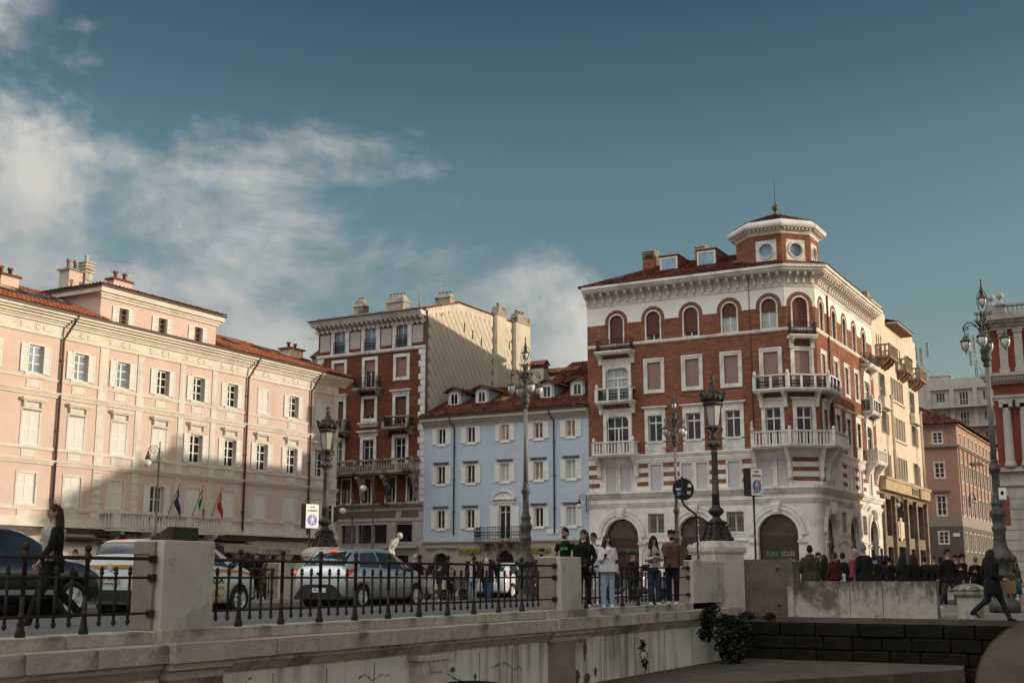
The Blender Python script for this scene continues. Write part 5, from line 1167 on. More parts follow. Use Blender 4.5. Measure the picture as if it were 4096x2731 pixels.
def box_dormer(T, u, y0, w, z0, zt, back):
 mb = fb(T); mb.side([(y0, z0), (y0, zt), (y0 + back, zt + .05), (y0 + back, z0)], u - w / 2, u + w / 2); mb.box(u - w / 2 - .06, u + w / 2 + .06, y0 - .12, y0 + back, zt + .005, zt + .10)
 d = mb.build('roof_dormer', M['red_sheet'], kb)
 mb = fb(T); mb.T = T @ MT((u, y0 - .02, 0)); frame_boxes(mb, w - .36, zt - .2, .13, -.05, .015, True, z0 + .45); mb.build('window', M['sh_white'], d)
 mb = fb(T); mb.box(u - w / 2 + .18, u + w / 2 - .18, y0 - .03, y0 - .012, z0 + .45, zt - .2); mb.build('pane', M['glass_sky'], d)
box_dormer(ID, -8.85, 2.0, 1.5, 22.3, 23.85, 3.2); box_dormer(ID, -5.85, 2.0, 1.55, 22.3, 23.95, 3.4); box_dormer(RT, 5.2, 1.6, 1.3, 22.0, 23.2, 3)
for u, y, w in ((-11.15, 4.0, 1.0), (-7.15, 4.6, .8), (-3.45, 4.4, .52)):
 mb = FB(); zb = 22.8; mb.box(u - w / 2, u + w / 2, y - .4, y + .4, zb, 24.35); mb.m = 1
 for k in range(4): mb.box(u - w / 2 - .04, u + w / 2 + .04, y - .45, y + .45, 24.352 + k * .17, 24.46 + k * .17); mb.box(u - w / 2 + .1, u + w / 2 - .1, y - .3, y + .3, 24.46 + k * .17, 24.522 + k * .17)
 mb.build('chimney', [BR, M['dirty_stone']], kb)
for u, y in ((-12.6, 1.0), (-3.2, 1.4)):
 mb = FB(); mb.T = MT((u, y, 21.44 + (y + 1) * .43 + ZG + .05)) @ MR(.405, 4, 'X') @ MT((0, 0, -ZG)); mb.box(-.5, .5, -.5, .5, 0, .08); mb.m = 1; mb.box(-.42, .42, -.42, .42, .08, .1); mb.build('skylight', [M['gutter'], M['glass_sky']], kb)
# --- turret: eight brick sides
AP = 2.72; tm = Vector(((UA + -1.8) / 2, 0)); tc = Vector((-.72, AP + .12)); t_rot = 0
TS = 2 * AP * math.tan(R_(22.5))
for k in range(8):
 T = MT((tc.x, tc.y, 0)) @ MR(R_(45 * k), 4, 'Z') @ MT((0, -AP, 0))
 w = TS / 2; hs = .76
 mb = fb(T); wall(mb, -w, w, 21.4, 24.0, [] if k == 7 else [(-hs, hs, 22.02, 23.54)], 0, .05); o = mb.build('turret_wall', BR, kb)
 if k == 7: continue
 mb = fb(T); n = 24; r = .50; cz = 22.78; pts = [(r * cos(2 * pi * i / n), cz + r * sin(2 * pi * i / n)) for i in range(n)]
 sq = []
 for i in range(n):
  a_ = 2 * pi * i / n; s_ = hs / max(abs(cos(a_)), abs(sin(a_))); sq.append((s_ * cos(a_), cz + s_ * sin(a_)))
 for i in range(n):
  j = (i + 1) % n; mb.quad((pts[i][0], .02, pts[i][1]), (sq[i][0], .02, sq[i][1]), (sq[j][0], .02, sq[j][1]), (pts[j][0], .02, pts[j][1])); mb.quad((pts[i][0], .02, pts[i][1]), (pts[j][0], .02, pts[j][1]), (pts[j][0], .25, pts[j][1]), (pts[i][0], .25, pts[i][1]))
 for (r0, r1, y0) in ((.50, .57, -.06), (.62, .66, -.01)):
  for i in range(n):
   a_, b_ = 2 * pi * i / n, 2 * pi * (i + 1) / n; q = lambda rr, aa, y: (rr * cos(aa), y, cz + rr * sin(aa))
   mb.quad(q(r0, a_, y0), q(r1, a_, y0), q(r1, b_, y0), q(r0, b_, y0)); mb.quad(q(r1, a_, y0), q(r1, a_, .03), q(r1, b_, .03), q(r1, b_, y0)); mb.quad(q(r0, a_, .03), q(r0, a_, y0), q(r0, b_, y0), q(r0, b_, .03))
 for sx in (-1, 1):
  for sz in (-1, 1):
   for m_ in range(5): aa = 2 * pi * m_ / 5; mb.ball((sx * .64 + .05 * cos(aa), .02, cz + sz * .64 + .05 * sin(aa)), .035, .03, .035, 5, 4)
 f = mb.build('round_window', WH, o)
 mb = fb(T); mb.slab(pts, .16, .19); mb.build('pane', M['glass_sky'], f)
def octa(segs, m, nm, kind=None):
 mb = FB(); f = 1 / cos(R_(22.5))
 prof = [(r * f, z) for r, z in segs]; n = 8; vs = []
 for r, z in prof:
  for i in range(n): a_ = R_(22.5 + 45 * i); vs.append((tc.x + r * cos(a_), tc.y + r * sin(a_), z))
 fs = [(j * n + i, j * n + (i + 1) % n, (j + 1) * n + (i + 1) % n, (j + 1) * n + i) for j in range(len(prof) - 1) for i in range(n)]
 mb.add(vs, fs); return mb.build(nm, m, kb)
octa([(AP - .05, 23.9), (AP + .06, 23.98), (AP + .06, 24.08), (AP + .14, 24.12), (AP + .14, 24.3), (AP + .5, 24.36), (AP + .58, 24.46), (AP + .60, 24.60), (AP + .42, 24.74), (AP + .2, 24.95), (AP - .25, 24.97)], WH, 'turret_cornice')
octa([(AP + .14, 21.46), (AP + .14, 21.62), (AP - .02, 21.7)], WH, 'turret_base')
mb = MB(); mb.box(-.06, .06, -.26, .02, -.16, 0); dm = mb.mesh('dentil', WH)
for k in range(8):
 T = MT((tc.x, tc.y, 0)) @ MR(R_(45 * k), 4, 'Z') @ MT((0, -AP - .13, 24.34 + ZG))
 for j in range(8): put('dentil', dm, kb, T @ MT(((j - 3.5) * .29, 0, 0)))
mb = FB(); f = 1 / cos(R_(22.5)); ra = (AP + .12) * f; apex = (tc.x, tc.y, 26.15)
for k in range(8):
 a_, b_ = R_(22.5 + 45 * k), R_(67.5 + 45 * k); p = (tc.x + ra * cos(a_), tc.y + ra * sin(a_), 24.96); q = (tc.x + ra * cos(b_), tc.y + ra * sin(b_), 24.96)
 mb.poly([p, q, apex]); tile_roof(mb, p, q, tuple(Vector(apex).lerp(Vector(q), .06)), tuple(Vector(apex).lerp(Vector(p), .06)), .25, .38, .085)
mb.build('turret_roof', M['tiles_dark'], kb, kind='stuff')
mb = FB(); mb.lathe([(.16, 26.05), (.10, 26.3), (.06, 26.4), (.2, 26.52), (.25, 26.68), (.2, 26.84), (.05, 26.95), (.035, 27.4), (.02, 28.9), (0, 29.0)], 10, tc.x, tc.y); mb.build('turret_finial', mat('weathered_bronze_finial', (.10, .08, .035), .5, .3, 6, metal=.4), kb)
# ================================================================ cream building up the side street
CF = RTw = LFm @ RT
crm = empty('cream_building', CF @ MT((17.1, 0, 0)), 'tall cream building with stepped parapets and stone balconies in the side street', 'building')
CLn = 18.6
def grp(c, n, sp, w, z0, z1, ar=0): return [(c + (i - (n - 1) / 2) * sp - w / 2, c + (i - (n - 1) / 2) * sp + w / 2, z0, z1, ar) for i in range(n)]
wins = []
for c in (2.85, 15.6): wins += [(g, 'a') for g in grp(c, 3, .82, .46, 18.1, 20.05, 1)]
wins += [(g, 'a') for g in grp(8.9, 5, 1.1, .5, 18.7, 20.05, 1)]
for z0, z1 in ((15.1, 16.95), (11.7, 13.55), (8.25, 10.1)):
 wins += [(g, 'n') for g in grp(9.0, 5, 1.02, .62, z0, z1)]
for c in (3.1, 15.4):
 wins += [((c - 1.2, c + 1.0, 13.7, 16.75), 't'), ((c - 1.05, c + .75, 11.75, 13.7), 'd'), ((c - 1.05, c + .75, 8.2, 10.15), 'd'), ((c + 1.35, c + 1.75, 11.75, 13.5), 'n'), ((c + 1.35, c + 1.75, 8.2, 10.0), 'n')]
mb = FB(); wall(mb, 0, CLn, 6.9, 21.5, [w[0] for w in wins], 0, .3); mb.m = 1; wall(mb, 0, CLn, -.9, 6.9, [(.9, 4.0, -.88, 2.4), (.9, 4.0, 3.3, 6.3), (5.0, 9.0, -.88, 2.5), (5.0, 9.0, 3.1, 6.3), (9.9, 12.9, -.88, 2.4), (9.9, 12.9, 3.3, 6.3), (13.8, 17.6, -.88, 2.4), (13.8, 17.6, 3.3, 6.3)], 0, .5)
mb.m = 0; mb.quad((0, 0, 6.9), (0, 14, 6.9), (0, 14, 21.5), (0, 0, 21.5)); mb.quad((CLn, 0, -.9), (CLn, 14, -.9), (CLn, 14, 21.5), (CLn, 0, 21.5)); mb.quad((0, 14, -.9), (CLn, 14, -.9), (CLn, 14, 21.5), (0, 14, 21.5))
mb.m = 2; mb.box(.35, CLn - .35, .62, 13.5, -.9, 21.45)
M['cr_ground'] = mat('brown_grey_stone_pilasters', (.22, .17, .12), .8, .2, 2, dirt=(.08, .06, .045), dirt_amt=.6)
crm_w = mb.build('wall', [M['cream'], M['cr_ground'], M['shadow_in']], crm)
for u0, u1 in ((.9, 4.0), (5.0, 9.0), (9.9, 12.9), (13.8, 17.6)):
 mb = FB(); mb.box(u0, u1, .35, .4, -.88, 2.5); mb.box(u0, u1, .35, .4, 3.1, 6.3); g = mb.build('shop_glazing', M['glass'], crm)
for u in (.45, 4.5, 9.45, 13.35, 18.1): mb = FB(); mb.box(u - .3, u + .3, -.28, .02, -.9, 6.3); mb.box(u - .36, u + .36, -.34, .02, 6.3, 6.6); mb.build('ground_pilaster', M['cr_ground'], crm)
mb = FB(); mb.box(5.9, 8.2, -.12, .02, 3.2, 4.6); mb.box(6.3, 7.0, -.2, -.1, 3.0, 4.9); mb.build('carved_tablet', M['cream'], crm)
mb = FB(); mb.slab([(0, 21.5), (5.8, 21.5), (5.8, 22.3), (4.9, 22.3), (4.75, 22.8), (1.0, 22.8), (0.9, 22.4), (0, 22.4)], 0, .5); mb.build('parapet', M['cream'], crm); mb = FB(); mb.slab([(12.9, 21.5), (18.6, 21.5), (18.6, 21.9), (17.5, 21.9), (17.3, 22.75), (13.2, 22.75), (13.0, 22.2), (12.9, 22.2)], 0, .5)
for u in (1.1, 2.2, 13.6, 14.8): mb.box(u - .08, u + .08, -.03, .02, 21.2, 21.9)
mb.build('parapet', M['cream'], crm)
mb = FB(); mb.box(.1, 1.0, .1, .9, 22.4, 23.3); mb.build('chimney', M['dirty_stone'], crm)
mb = FB(); mb.box(13.0, 13.9, .6, 1.4, 22.4, 23.3); mb.build('chimney', M['dirty_stone'], crm)
mb = FB(); mb.box(6.0, 12.8, -1.0, .02, 21.55, 21.68); mb.m = 1
for k in range(24): x = 6.15 + k * .28; mb.box(x - .07, x + .07, -.95, 0, 21.44, 21.55)
mb.m = 2; mb.add([(5.9, -1.1, 21.69), (12.9, -1.1, 21.69), (12.9, 3, 22.7), (5.9, 3, 22.7)], [(0, 1, 2, 3)]); mb.build('eaves', [M['bh_cornice'], M['wood_brown'], M['tiles_dark']], crm)
M['cr_stone'] = mat('brown_weathered_balcony_stone', (.26, .19, .13), .85, .25, 3, dirt=(.09, .065, .045), dirt_amt=.7)
def cr_bal(u0, u1, z, d=1.15):
 mb = FB(); mb.box(u0, u1, -d, .02, z - .2, z); mb.box(u0, u1, -d, -d + .16, z + .85, z + .97); mb.box(u0, u0 + .16, -d + .16, 0, z + .85, z + .97); mb.box(u1 - .16, u1, -d + .16, 0, z + .85, z + .97)
 for u in (u0 + .3, u1 - .6, (u0 + u1) / 2): mb.side([(0, z - .2), (-d * .8, z - .2), (-d * .7, z - .45), (-d * .3, z - .8), (0, z - .9)], u, u + .2)
 o = mb.build('balcony', M['cr_stone'], crm); bm = cached('crb', lambda: baluster_mesh(.85, .10, M['cr_stone'], True)); n = int((u1 - u0) / .38)
 for k in range(n + 1): put('baluster', bm, o, loc=(u0 + .08 + (u1 - u0 - .16) * k / n, -d + .08, z + ZG))
 for s in (u0 + .08, u1 - .08):
  for k in range(2): put('baluster', bm, o, loc=(s, -d + .42 + .36 * k, z + ZG))
cr_bal(1.6, 4.8, 18.05); cr_bal(9.2, 12.2, 18.0, .9); cr_bal(14.2, 17.4, 17.9)
def box_flowers(u0, u1, y, z, nm='window_plants'):
 mb = FB()
 for k in range(int((u1 - u0) * 60)):
  x = uni(u0, u1); yy = y + uni(-.1, .1); zz = z + uni(0, .35); a = uni(0, 6)
  mb.add([(x, yy, zz), (x + .09 * cos(a), yy + .05, zz + .06), (x, yy + .09 * sin(a), zz + .11)], [(0, 1, 2)])
 mb.build(nm, M['leaf'], crm, kind='stuff')
box_flowers(9.3, 12.1, -.85, 18.85)
for i, (h, k) in enumerate(wins):
 w = h[1] - h[0]; hh = h[3] - h[2]; c = (h[0] + h[1]) / 2
 mb = MB(); mb.T = MT((c, 0, h[2] + ZG))
 if k != 'a':
  frame_boxes(mb, w, hh, .08, -.05, .02, True)
 mb.m = 1; sash(mb, w, hh, 3 if k in 'td' else 1, (.62,) if k in 'td' else (.7,), .2, .06)
 o = mb.build('window', [M['cream'], M['sh_white']], crm)
 mb = MB(); mb.T = MT((c, 0, h[2] + ZG)); mb.box(-w / 2 + .02, w / 2 - .02, .25, .28, 0, hh); mb.build('pane', M['glass'], o)
for z in (14.85, 11.45): band('sill_course', [(z, z + .17, .18)], M['cream'], crm, 6.2, 11.8)
for c in (3.1, 15.4):
 for z0 in (13.75, 6.95):
  mb = FB(); mb.box(c - 1.4, c + 1.9, -.5, .02, z0, z0 + .14) if z0 > 10 else None
  if z0 > 10:
   mb.box(c - 1.35, c + 1.85, -.46, -.36, z0 + .14, z0 + .95); mb.box(c - 1.35, c - 1.25, -.36, 0, z0 + .14, z0 + .95); mb.box(c + 1.75, c + 1.85, -.36, 0, z0 + .14, z0 + .95)
   for u in (c + .9, c + 1.35): mb.lathe([(.09, 8.0), (.07, z0), (.07, z0 + 1.1), (.13, z0 + 1.2), (.13, z0 + 1.3)], 8, u, -.5)
   mb.build('bay_parapet', M['cream'], crm)
mb = FB(); mb.box(-.02, 18.65, -.55, .02, 6.9, 7.75); mb.box(-.05, 18.68, -.66, .02, 7.75, 7.95); mb.m = 1; mb.box(-.02, 18.65, -.60, 0, 7.951, 8.0); mb.build('fascia', [mat('stained_cream_fascia', (.45, .35, .23), .85, .15, 2, dirt=(.16, .11, .07), dirt_amt=.6), M['gutter']], crm)
mb = FB(); mb.box(10.2, 12.9, -.62, -.54, 7.05, 7.6); mb.lathe([(.36, 0), (.36, .06)], 12) if 0 else mb.slab([(13.5 + .42 * cos(R_(30 * k)), 7.3 + .42 * sin(R_(30 * k))) for k in range(12)], -.66, -.54); mb.build('fascia_sign', mat('dull_brown_sign', (.10, .075, .04), .6, .2, 4), crm)
# ================================================================ pink-brown corner house closing the street
r_ = (125 * .3678, 125)
HLm = frame(45.5, 125, 119.0)
hs = empty('corner_house', HLm, 'four-storey brownish pink corner house with a dark hipped tile roof at the street end', 'house')
M['house'] = mat('brown_pink_plaster', (.36, .21, .16), .85, .08, .8, .1, 30); M['house_base'] = mat('dark_grey_base_plaster', (.115, .10, .085), .85, .12, 1); M['house_band'] = mat('grey_stucco_band', (.27, .24, .21), .85, .1, 2)
HRT = MR(R_(90), 4, 'Z')
hw_ = [(-1.88, .94), (-4.75, .94), (-7.6, .94)]
hl = []
for c, w in hw_: hl += [(c - w / 2, c + w / 2, 13.5, 14.62), (c - w / 2, c + w / 2, 9.95, 11.5), (c - .45, c + .45, 6.15, 8.15), (c - .47, c + .47, 3.32, 4.5)]
hr = []
for i in range(13):
 c = 2.0 + 2.6 * i; hr += [(c - .45, c + .45, 13.5, 14.62), (c - .45, c + .45, 9.6, 11.5), (c - .45, c + .45, 6.2, 8.3), (c - .4, c + .4, 2.6, 4.4)]
mb = FB(); wall(mb, -20, 0, 6.05, 15.4, [h for h in hl if h[2] > 6], 0, .25); mb.T = HRT; wall(mb, 0, 36, 6.05, 15.4, [h for h in hr if h[2] > 6], 0, .25); mb.T = None
mb.m = 1; wall(mb, -20, 0, -.9, 5.05, [h for h in hl if h[2] < 6], -.02, .3); mb.T = HRT; wall(mb, 0, 36, -.9, 5.05, [h for h in hr if h[2] < 6], -.02, .3); mb.T = None
mb.m = 2; mb.box(-20, -.3, .4, 35, -.9, 15.3); hsw = mb.build('wall', [M['house'], M['house_base'], M['shadow_in']], hs)
mb = FB(); P = [(-20, 0), (0, 0), (0, 36)]
for z0, z1, pr, m in ((5.05, 6.05, .03, 0), (13.0, 13.12, .2, 0), (13.12, 13.26, .36, 0), (15.25, 15.42, .25, 0)):
 Q = opath(P, pr); mb.prism(Q + [(-.3, 36), (-.3, .3), (-20, .3)], z0, z1)
mb.build('courses', M['house_band'], hs)
mb = FB(); a = [(-20.4, -.6, 15.43), (.6, -.6, 15.43), (.6, 36.5, 15.43), (-20.4, 36.5, 15.43)]; c_ = [(-9, 9, 20.0), (-9, 27, 20.0)]
mb.add(a + c_, [(0, 1, 4), (1, 2, 5, 4), (2, 3, 5), (3, 0, 4, 5)]); mb.build('roof', M['roof_under'], hs)
mb = FB(); tile_roof(mb, (-20.4, -.6, 15.46), (.6, -.6, 15.46), (-8.9, 9, 20.03), (-9.1, 9, 20.03), .36, .5, .13); tile_roof(mb, (.6, -.6, 15.46), (.6, 36.5, 15.46), (-9, 27, 20.03), (-9, 9, 20.03), .6, .9, .2); mb.build('roof_tiles', M['tiles_dark'], hs, kind='stuff')
for T, lst in ((ID, hl), (HRT, hr)):
 for h in lst:
  w, hh, c = h[1] - h[0], h[3] - h[2], (h[0] + h[1]) / 2
  def mk(w=w, hh=hh):
   mb = MB(); frame_boxes(mb, w, hh, .10, -.04, .02); sash(mb, w, hh, 2, (.33, .66), .08, .08); return mb.mesh('window', M['wtrim'])
  o = put('window', cached(('hsw', round(w, 2), round(hh, 2)), mk), hs, T @ MT((c, -.0, h[2] + ZG)))
  put('pane', cached(('hsp', round(w, 2), round(hh, 2)), lambda: pane(w, hh, M['glass'], .18)), o)
for c, w in hw_:
 mb = FB(); mb.box(c - .85, c + .85, -.35, .02, 8.6, 8.78); mb.box(c - .7, c + .7, -.2, .02, 8.45, 8.6); mb.build('window_hood', M['house_band'], hs)
mb = FB()
for c, w in hw_: mb.box(c - 1.15, c + 1.15, -.05, .0, 14.95, 15.05); mb.box(c - 1.15, c - 1.05, -.05, 0, 13.3, 14.95); mb.box(c + 1.05, c + 1.15, -.05, 0, 13.3, 14.95)
mb.T = HRT
for i in range(14): mb.box(.6 + 2.6 * i - .12, .6 + 2.6 * i + .12, -.12, 0, 6.1, 12.9)
mb.T = None; mb.build('wall_frames', M['house_band'], hs)
mb = FB(); mb.box(-.95, -.3, -.08, 0, 4.0, 4.35); mb.build('street_nameplate', M['wtrim'], hs)
for u in (9.0,):
 mb = FB(); mb.T = HRT; mb.box(u - 1.6, u + 1.6, -1.2, 0, 11.9, 12.05); mb.build('entrance_canopy', M['lead'], hs)
# ================================================================ pale apartment block behind with masts
GF = frame(61.9, 165, 119.0)
gb = empty('apartment_block', GF, 'pale grey flat-roofed apartment block with long balconies and masts on its roof', 'apartment block')
M['grey_block'] = mat('warm_grey_render', (.46, .41, .36), .85, .06, .4, .05, 20)
gw = []
for i in range(10):
 c = -3.5 + 3.03 * i
 gw += [(c - .62, c + .62, 22.9 if i % 2 else 23.4, 24.8), (c - .62, c + .62, 20.2 if i % 2 else 20.6, 22.05), (c - .62, c + .62, 17.3, 19.4)]
mb = FB(); wall(mb, -7.5, 30, -.9, 26.5, gw, 0, .3); mb.quad((-7.5, 0, -.9), (-7.5, 15, -.9), (-7.5, 15, 26.5), (-7.5, 0, 26.5)); mb.m = 1; mb.box(-7.2, 29.5, .5, 15, -.9, 26.48); mb.build('wall', [M['grey_block'], M['grey_block']], gb)
mb = FB(); mb.box(-7.6, 30, -.1, .3, 25.99, 26.62)
for i in range(11): mb.box(-5.0 + 3.03 * i - .28, -5.0 + 3.03 * i + .28, -.35, .0, 16.8, 25.15)
mb.box(-5.3, 30, -.35, .0, 25.15, 26.0); mb.build('pilasters', M['grey_block'], gb)
for z in (22.7, 20.0):
 mb = FB(); mb.box(-5.0, 30, -1.3, .0, z - .18, z); b_ = mb.build('balcony', M['grey_block'], gb)
 mb = FB(); mb.box(-5.0, 30, -1.28, -1.24, z + .84, z + .9); mb.box(-5.0, -4.96, -1.24, 0, z + .84, z + .9)
 for k in range(240): x = -4.98 + k * .145; mb.box(x - .012, x + .012, -1.27, -1.25, z, z + .84)
 mb.build('railing', M['lead'], b_)
for h in gw:
 w, hh, c = h[1] - h[0], h[3] - h[2], (h[0] + h[1]) / 2
 def mk(w=w, hh=hh):
  mb = MB(); mb.m = 0; sash(mb, w, hh, 3, (), .12, .08); return mb.mesh('window', M['sh_white'])
 o = put('window', cached(('gbw', round(hh, 2)), mk), gb, loc=(c, 0, h[2] + ZG)); put('pane', cached(('gbp', round(hh, 2)), lambda: pane(w, hh, M['glass'], .2)), o)
mb = FB(); mb.box(-5.2, -2.6, 2, 7, 26.5, 27.4); mb.box(-5.3, -2.5, 1.9, 7.1, 27.4, 27.5); mb.build('roof_hut', M['grey_block'], gb)
mb = FB(); mb.box(3.0, 5.5, 2, 6, 26.5, 28.6); mb.build('roof_hut', M['grey_block'], gb)
def mast(u, h, lab):
 q = GF @ MT((u, 2.0, 26.5 + ZG)); t = empty('phone_mast', q, lab, 'antenna mast')
 mb = MB()
 for a in range(3): mb.tube([(.16 * cos(a * 2.1), .16 * sin(a * 2.1), 0), (.16 * cos(a * 2.1), .16 * sin(a * 2.1), h)], .05, 5)
 for k in range(int(h / .6)): mb.box(-.18, .18, -.18, .18, .3 + k * .6, .36 + k * .6)
 mb.tube([(2.8, 0, 0), (.1, 0, h * .45)], .04, 5); mb.tube([(1.2, 1, 0), (.1, 0, h * .4)], .04, 5); mb.build('pole', M['lead'], t)
 mb = MB(); mb.box(-.18, .18, -.14, .14, -1.0, 1.0); pm = mb.mesh('antenna_panel', M['lead'])
 for k, (x, y, z) in enumerate(((-.75, 0, h - .7), (.05, -.6, h - 1.2), (.85, 0, h - .4), (-.6, 0, h - 3.2))): put('antenna_panel', pm, t, loc=(x, y, z))
mast(-6.0, 5.2, 'shorter antenna mast on the left end of the flat roof'); mast(1.1, 6.3, 'taller antenna mast on the flat roof beside the ornate lamp')
# ================================================================ red and white palace at the right edge, and the sun-blocking houses added beyond the frame
PF = frame(27.57, 70.0, 119.0)
rp = empty('red_palace', PF, 'red palace with white columns, cornices and ball finials at the right edge', 'building')
M['red_wall'] = mat('deep_red_plaster', (.20, .045, .025), .85, .10, .9, .1, 30); M['rp_stone'] = mat('grey_white_stone', (.40, .36, .32), .8, .12, 1.6, .15, 25, dirt=(.2, .175, .15), dirt_amt=.5)
Wd, Dp = 26.0, 24.0
bays = [2.9 + 4.0 * i for i in range(6)]
rh = [(c - .6, c + .6, z0, z1) for c in bays for z0, z1 in ((11.75, 13.6), (6.6, 9.4), (1.0, 4.3))]
mb = FB(); wall(mb, .2, Wd, 6.0, 14.0, [h for h in rh if h[2] > 6], 0, .3); mb.quad((.2, 0, -.9), (.2, Dp, -.9), (.2, Dp, 15), (.2, 0, 15)); mb.quad((Wd, 0, -.9), (Wd, Dp, -.9), (Wd, Dp, 15), (Wd, 0, 15)); mb.quad((.2, Dp, -.9), (Wd, Dp, -.9), (Wd, Dp, 15), (.2, Dp, 15))
mb.m = 1; wall(mb, .2, Wd, -.9, 6.0, [h for h in rh if h[2] < 6], 0, .3); mb.m = 2; mb.box(.5, Wd - .4, .5, Dp - .4, -.9, 14.9); mb.poly([(.2, 0, 15.0), (Wd, 0, 15.0), (Wd, Dp, 15.0), (.2, Dp, 15.0)])
mb.build('wall', [M['red_wall'], M['rp_stone'], M['shadow_in']], rp)
mb = FB()
for z0, z1, pr in ((5.85, 5.98, .3), (5.98, 6.1, .18), (10.08, 10.22, .16), (9.92, 10.08, .08), (10.86, 10.96, .18), (10.96, 11.1, .32), (11.1, 11.28, .48), (11.28, 11.45, .62), (14.02, 14.2, .15), (14.2, 14.38, .3), (14.38, 14.55, .5), (14.55, 14.7, .68), (5.05, 5.25, .14)):
 mb.prism([(.2 - pr, -pr), (Wd + pr, -pr), (Wd + pr, .02), (.19, .02), (.19, Dp), (.2 - pr, Dp)], z0, z1)
for k in range(140): mb.box(.3 + k * .185, .39 + k * .185, -.26, -.0, 10.98, 11.1) if False else mb.box(.1 + k * .185, .2 + k * .185, -.45, -.3, 11.0, 11.095)
mb.build('cornices', M['rp_stone'], rp)
mb = FB(); mb.box(.2, Wd, -.12, .5, 14.7, 15.02); mb.build('parapet', M['rp_stone'], rp); mb = FB(); mb.box(.2, Wd, -.1, .3, 15.40, 15.52)
for u in [.65] + [4.6 + 4 * i for i in range(6)]: mb.box(u - .5, u + .5, -.14, .5, 15.02, 15.46)
mb.build('parapet', M['rp_stone'], rp)
bmn = baluster_mesh(.38, .09, M['rp_stone'])
for i in range(5):
 for k in range(12): put('baluster', bmn, rp, loc=(1.32 + 4 * i + k * .25, .1, 15.02 + ZG))
fb_ = MB(); fb_.box(-.26, .26, -.26, .26, 0, .08); fb_.lathe([(.22, .08), (.14, .18), (.07, .28), (.06, .38)], 10); fb_.ball((0, 0, .58), .21, n=14, m=10); fbm = fb_.mesh('ball_finial', M['rp_stone'])
for u, y in ((.42, .3), (.95, -.02), (8.6, 0), (12.6, 0)): put('ball_finial', fbm, rp, loc=(u, y, 15.46 + ZG))
for u in [.93] + [x for c in bays for x in (c - 1.15, c + 1.15)]:
 mb = FB(); mb.box(u - .22, u + .22, -.16, .02, 11.45, 14.02); mb.box(u - .28, u + .28, -.22, .02, 11.45, 11.75); mb.box(u - .27, u + .27, -.22, .02, 13.8, 14.02); mb.build('upper_pilaster', M['rp_stone'], rp)
for u in [.85] + [x for c in bays for x in (c - 1.15, c + 1.15)]:
 mb = FB(); mb.lathe([(.34, 6.1), (.34, 6.25), (.29, 6.35), (.26, 6.5), (.24, 8.0), (.215, 9.35), (.24, 9.45)], 14, u, -.12)
 for s in (-1, 1): mb.T = MT((u + s * .26, -.3, 9.56 + ZG)) @ MR(R_(90), 4, 'X') @ MT((0, 0, -ZG)); mb.lathe([(.12, -.12), (.12, .12)], 10); mb.T = None
 mb.box(u - .36, u + .36, -.42, .02, 9.68, 9.92); mb.build('ionic_column', M['rp_stone'], rp)
mb = FB()
for k in range(10): 
 z = -.9 + k * .58
 for a_, b_ in [(.2, bays[0] - .75)] + [(bays[i] + .75, bays[i + 1] - .75) for i in range(5)]: mb.box(a_ + .01, b_ - .01, -.05, .02, z + .02, z + .56)
mb.build('rustication', M['rp_stone'], rp, kind='stuff')
mb = FB(); mb.box(.26, .62, -.075, .0, 2.85, 4.47); mb.build('red_panel', M['red_wall'], rp)
for h in rh:
 w, hh, c = h[1] - h[0], h[3] - h[2], (h[0] + h[1]) / 2
 def mk(w=w, hh=hh):
  mb = MB(); frame_boxes(mb, w, hh, .16, -.08, .02); sash(mb, w, hh, 2, (.5,), .15, .08); return mb.mesh('window', M['rp_stone'])
 o = put('window', cached(('rpw', round(hh, 2)), mk), rp, loc=(c, 0, h[2] + ZG)); put('pane', cached(('rpp', round(hh, 2)), lambda: pane(w, hh, M['glass'], .22)), o)
def plain_house(x, y, az, w, d, h, label, mcol, nfl):  # unseen house put in to keep the sun off the bridge
 T = frame(x, y, az); t = empty('shade_house', T, label, 'house')
 ho = [(c - .5, c + .5, 1.6 + 3.6 * f, 3.4 + 3.6 * f) for f in range(nfl) for c in [1.6 + 3.0 * i for i in range(int(w / 3.0))]]
 mb = FB(); wall(mb, 0, w, -.9, h, ho, 0, .25); mb.quad((0, 0, -.9), (0, d, -.9), (0, d, h), (0, 0, h)); mb.quad((w, 0, -.9), (w, d, -.9), (w, d, h), (w, 0, h)); mb.quad((0, d, -.9), (w, d, -.9), (w, d, h), (0, d, h)); mb.m = 1; mb.box(.3, w - .3, .4, d - .3, -.9, h); mb.build('wall', [mcol, M['shadow_in']], t)
 mb = FB(); mb.add([(-.5, -.6, h), (w + .5, -.6, h), (w + .5, d + .6, h), (-.5, d + .6, h), (2, d / 2, h + 2.2), (w - 2, d / 2, h + 2.2)], [(0, 1, 5, 4), (1, 2, 5), (2, 3, 4, 5), (3, 0, 4)]); mb.build('roof', M['tiles'], t)
 for h_ in ho:
  c = (h_[0] + h_[1]) / 2
  def mk(): mb = MB(); frame_boxes(mb, 1.0, 1.8, .14, -.06, .02); sash(mb, 1.0, 1.8, 2, (.5,), .1, .06); return mb.mesh('window', M['wtrim'])
  o = put('window', cached('phw', mk), t, loc=(c, 0, h_[2] + ZG)); put('pane', cached('php', lambda: pane(1.0, 1.8, M['glass'], .18)), o)
plain_house(42, 44, 185, 30, 14, 7.8, 'unseen cream house added right of the bridge to block the low sun', M['cream'], 2)
plain_house(39.39, 14.12, 185, 30, 14, 7.8, 'unseen pink house added along the near quay to block the low sun', M['pink'], 2)
